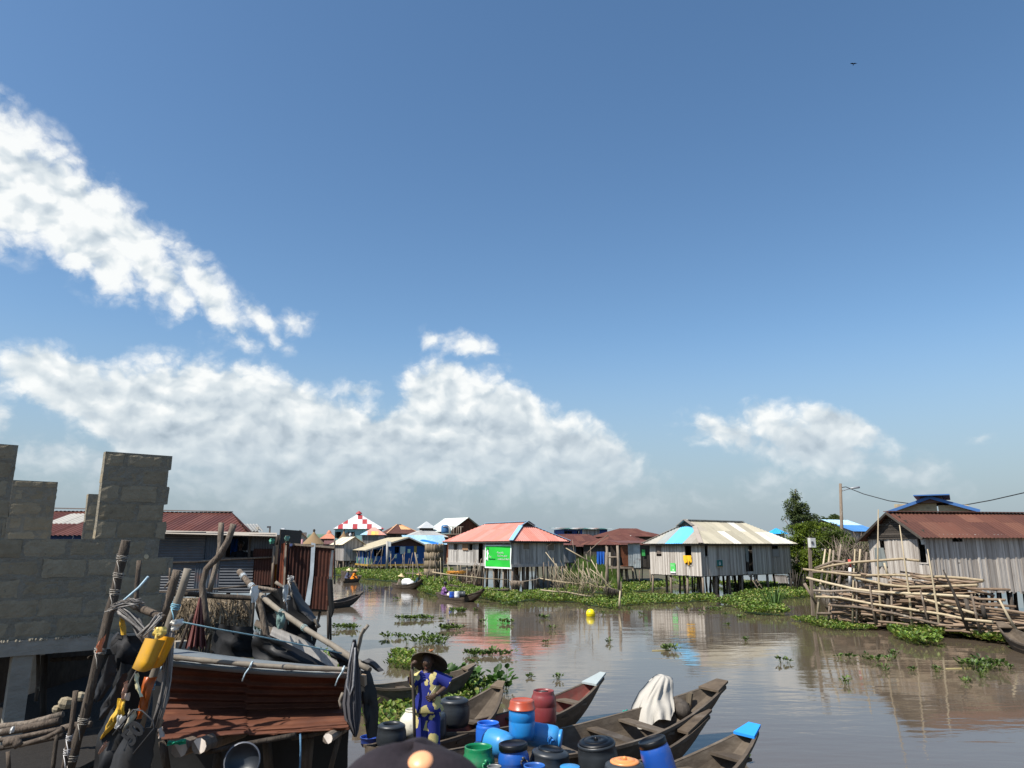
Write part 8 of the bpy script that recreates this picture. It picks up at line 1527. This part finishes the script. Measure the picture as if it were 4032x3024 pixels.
# seated paddlers
def seated(label, p, fh, cm, cc, hatc=None, lean=.1, reach=(.35, .25), side=1, hs=1.0, name='person', skirt=True):
    f = hd(fh); s = V((f.y, -f.x, 0)); T = empty(name, V(p), label, 'person'); q = lambda a, b, z: V(p) + f * a + s * b + Z3 * z
    N = {'pelvis': (q(0, 0, .14), .13), 'waist': (q(.03, 0, .32), .11), 'chest': (q(.03 + lean, 0, .5), .13), 'neck': (q(.05 + lean * 1.4, 0, .68), .05), 'skull': (q(.07 + lean * 1.5, 0, .76), .05), 'hL': (q(.1, -.1, .12), .085), 'kL': (q(.42, -.16, .32), .06), 'aL': (q(.55, -.12, .0), .04), 'hR': (q(.1, .1, .12), .085), 'kR': (q(.42, .16, .32), .06), 'aR': (q(.55, .12, .0), .04)}
    hands = []
    for n_, sg, rz in (('L', -1, reach[0]), ('R', 1, reach[1])):
        N['s' + n_] = (q(.03 + lean, sg * .18, .58), .055); N['e' + n_] = (q(.12 + lean, sg * .26 + side * .05, .36), .042); N['w' + n_] = (q(.32 + lean, sg * .12 + side * .16, rz), .028); hands.append(N['w' + n_][0])
    E = [('pelvis', 'waist'), ('waist', 'chest'), ('chest', 'neck'), ('neck', 'skull'), ('pelvis', 'hL'), ('hL', 'kL'), ('kL', 'aL'), ('pelvis', 'hR'), ('hR', 'kR'), ('kR', 'aR'), ('chest', 'sL'), ('sL', 'eL'), ('eL', 'wL'), ('chest', 'sR'), ('sR', 'eR'), ('eR', 'wR')]
    mb = MB(); vs, fs = skin_mesh(N, E, 1); mb.add(vs, fs, r=.5, sm=True); hc = q(.09 + lean * 1.5, 0, .84); head_mesh(mb, hc, .1, f)
    for hnd in hands: hand(mb, hnd, f * .4 - Z3 * .3 + s * .1 * side, s, 1.0, 1.8)
    mb.build('body', mt['skin'], T)
    mb = MB(); mb.loft([ring(q(.03 + lean * 1.2, 0, .66), .07, .07, 14, s), ring(q(.03 + lean, 0, .6), .2, .12, 14, s), ring(q(.03 + lean, 0, .48), .17, .14, 14, s), ring(q(.03, 0, .3), .16, .14, 14, s, .05), ring(q(.05, 0, .1), .24, .22, 14, s, .06)], c=cc, r=.5)
    for n_ in 'LR': sleeve(mb, [N['s' + n_][0], N['s' + n_][0].lerp(N['e' + n_][0], .9)], [.08, .07], cc)
    mb.build('shirt', mt[cm], T)
    mb = MB()
    for n_ in 'LR': sleeve(mb, [N['h' + n_][0], N['k' + n_][0], N['k' + n_][0].lerp(N['a' + n_][0], .75)], [.13, .1, .1 if skirt else .07], (cc[0] * .8, cc[1] * .8, cc[2] * .8))
    mb.build('wrap', mt[cm], T)
    if hatc:
        ax = Z3 + f * .15; mb = MB(); mb.lathe(hc + Z3 * .05, [(.27 * hs, -.05), (.26 * hs, -.03), (.14 * hs, .04), (.105, .07), (.09, .13), (.03, .17), (0, .175)], 18, ax, c=hatc); mb.lathe(hc + Z3 * .045, [(0, .1), (.1, .06), (.26 * hs, -.05)], 18, ax, c=hatc); mb.build('hat', mt['straw' if hatc[0] < 1 else 'hatstraw'] if False else mt['straw'], T)
    else: mb = MB(); mb.lathe(hc - f * .015 + Z3 * .02, [(.095, -.02), (.108, .04), (.09, .1), (.04, .125), (0, .13)], 12, c=(1, 1, 1)); mb.build('hair', mt['rubber'], T)
    return T, hands
def paddle(label, a, b, group='paddles', blade=True):
    a, b = V(a), V(b); d = (b - a).normalized(); T = empty('paddle', a.lerp(b, .5), label, 'paddle', group); mb = MB(); mb.tube([a, b], .02, 6); mb.build('shaft', mt['pole'], T)
    if blade: mb = MB(); s = d.cross(V((0, 1, .2))).normalized(); mb.slab([b - d * .05 - s * .02, b + d * .1 - s * .13, b + d * .3 - s * .12, b + d * .38, b + d * .3 + s * .12, b + d * .1 + s * .13, b - d * .05 + s * .02], d.cross(s) * .02); mb.build('blade', mt['dark'], T)
bc = lambda B, t, z=.0: B[1](t)[0] + Z3 * (B[1](t)[3] + .04 + z)
p1 = G(1362, 2288) + Z3 * .12; seated('person in dark clothes and pale pointed hat paddling at the farthest boat stern', p1, 95, 'cloth', (.09, .1, .16), (2.6, 2.5, 2.2))
p2 = G(1386, 2291) + Z3 * .12; seated('person in an orange top with a wide straw hat in the farthest paddled boat', p2, 100, 'cloth', (.8, .25, .02), (2.0, 1.8, 1.5), lean=.15)
e = G(1335, 2283); Yb8 = G(1362, 2288).y; paddle('paddle dipping behind the farthest paddled boat', A(1371, 2239, Yb8), A(1340, 2276, Yb8))
p3 = bc(B9, .2, .14); seated('person in faded brown with a tall conical hat at the sack boat stern', p3, 100, 'cloth', (.2, .15, .12), (2.8, 2.6, 2.2))
p4 = bc(B9, .78, .14); seated('person in dark teal with a straw hat at the bow of the sack boat', p4, 95, 'cloth', (.03, .06, .07), (2.6, 2.2, 1.5), lean=.16)
Yb9 = p3.y; paddle('paddle trailing in the water behind the sack boat', A(1548, 2299, Yb9), A(1528, 2312, Yb9)); paddle('paddle held across the bow of the sack boat', A(1659, 2279, p4.y - .3), A(1635, 2305, p4.y - .3), blade=False)
p5 = bc(B10, .12); seated('woman in a purple printed dress seated at the stern of the drum boat', p5 + Z3 * .12, 70, 'purple', (1, 1, 1), None, lean=.06)
# silhouette in the shack window
q = kp(940, 2218, .7); T, _ = seated('person in dark clothes sitting inside the window of the iron shack', q - Z3 * .25, 150, 'cloth', (.03, .03, .035), None, lean=.02)
# person just in front of the camera, seen from behind: only the cap rises into the picture
Yh = 1.16; hc = A(1585, 3290, Yh); TH = empty('person', V((hc.x, hc.y, hc.z - 1.55)), 'person seen from behind with only a plum knit cap and a sunlit-coloured skin oval showing', 'person')
b0 = hc - Z3 * 1.55; q = lambda x, y, z: b0 + V((x, y, z))
N = {'pelvis': (q(0, 0, .85), .14), 'waist': (q(0, 0, 1.02), .12), 'chest': (q(0, .0, 1.22), .15), 'neck': (q(0, 0, 1.4), .055), 'skull': (q(0, 0, 1.48), .06)}
E = [('pelvis', 'waist'), ('waist', 'chest'), ('chest', 'neck'), ('neck', 'skull')]
for n_, sg in (('L', -1), ('R', 1)):
    for nm, ps, r, pr in (('s', (sg * .19, 0, 1.32), .06, 'chest'), ('e', (sg * .25, .03, 1.04), .045, 's'), ('w', (sg * .24, .14, .82), .03, 'e'), ('h', (sg * .1, 0, .8), .1, 'pelvis'), ('k', (sg * .11, .02, .44), .065, 'h'), ('a', (sg * .11, 0, .07), .04, 'k'), ('t', (sg * .12, .16, .03), .035, 'a')): N[nm + n_] = (q(*ps), r); E.append(((pr + n_) if pr + n_ in N else pr, nm + n_))
mb = MB(); vs, fs = skin_mesh(N, E, 1); mb.add(vs, fs, r=.5, sm=True); head_mesh(mb, q(0, .01, 1.535), .1, V((0, 1, 0)))
for sg in (-1, 1): hand(mb, q(sg * .24, .14, .82), V((0, .2, -1)), V((0, 1, 0)), 1.0, .6)
mb.build('body', mt['skin'], TH)
mb = MB(); mb.loft([ring(q(0, 0, 1.38), .08, .08), ring(q(0, 0, 1.32), .22, .13), ring(q(0, 0, 1.1), .19, .15), ring(q(0, 0, .82), .2, .16), ring(q(0, 0, .74), .19, .15)], c=(.1, .12, .2), r=.5); mb.build('shirt', mt['cloth'], TH)
mb = MB()
for sg in (-1, 1): sleeve(mb, [q(sg * .1, 0, .84), q(sg * .11, .02, .44), q(sg * .11, 0, .09)], [.12, .09, .085], (.05, .05, .06))
mb.build('trousers', mt['cloth'], TH)
mt['knit'] = M('plum_knit', [(.011, .008, .011), (.017, .012, .016), (.026, .019, .024)], 60, (1, 1, 1), .2, .95, .6, dist=.004)
mb = MB(); cr = .135; rings = []
for j in range(14):
    t = j / 13; z = -.05 + .17 * math.sin(t * math.pi / 2); rr = cr * math.cos(t * math.pi / 2) ** .75; rings.append([hc + V((math.cos(u) * rr * 1.02 + .012 * t, math.sin(u) * rr * 1.05, z + .01 * math.sin(u * 2 + 1) * (1 - t) + .006 * math.sin(3 * u + 4 * t))) for u in [6.283 * k_2 / 40 for k_2 in range(40)]])
mb.loft(rings, r=.5); capo = mb.build('cap', mt['knit'], TH)
from mathutils.bvhtree import BVHTree
bv = BVHTree.FromPolygons(mb.v, mb.f); hit, hn, _, _ = bv.ray_cast(V((0, 0, CAMH)), ray(1656, 2996).normalized())
if hit is None: hit, hn = A(1656, 2992, Yh - .1), V((0, -1, .4))
if hn.dot(ray(1656, 2996)) > 0: hn = -hn
mb = MB(); c_ = hit; d = hn; mb.lathe(c_, [(0, .006), (.010, .005), (.0175, .001), (.019, -.008)], 24, axis=d, c=(.9, .42, .2)); mb.build('lit_skin_oval', mt['plastic'], TH)  # skin in the cap opening, with sunlight put into its orange colour
mb = MB(); mb.obox(V((-2.2, -1.5, b0.z - .06)), V((4.4, 0, 0)), V((0, 3.2, 0)), Z3 * .05); TDk = mb.build('landing_deck', mt['board'], label='plank landing the viewer stands on', cat='deck')
# kite high up
q = A(3361, 250, 62); mb = MB(); 
for sg in (-1, 1): mb.add([q + V((0, 0, .03)), q + V((sg * .12, .02, .09)), q + V((sg * .22, .02, .07)), q + V((sg * .36, .0, -.0)), q + V((sg * .2, .06, .0)), q + V((sg * .08, .08, -.03)), q + V((0, .04, -.03))], [(0, 1, 5, 6), (1, 2, 4, 5), (2, 3, 4)])
mb.lathe(q + V((0, .12, -.14)), [(0, 0), (.045, .01), (.025, .06), (.04, .12), (.03, .19), (0, .21)], 8, V((0, -.4, 1))); mb.build('bird', mt['void'], label='dark bird of prey gliding high in the blue sky', cat='bird')
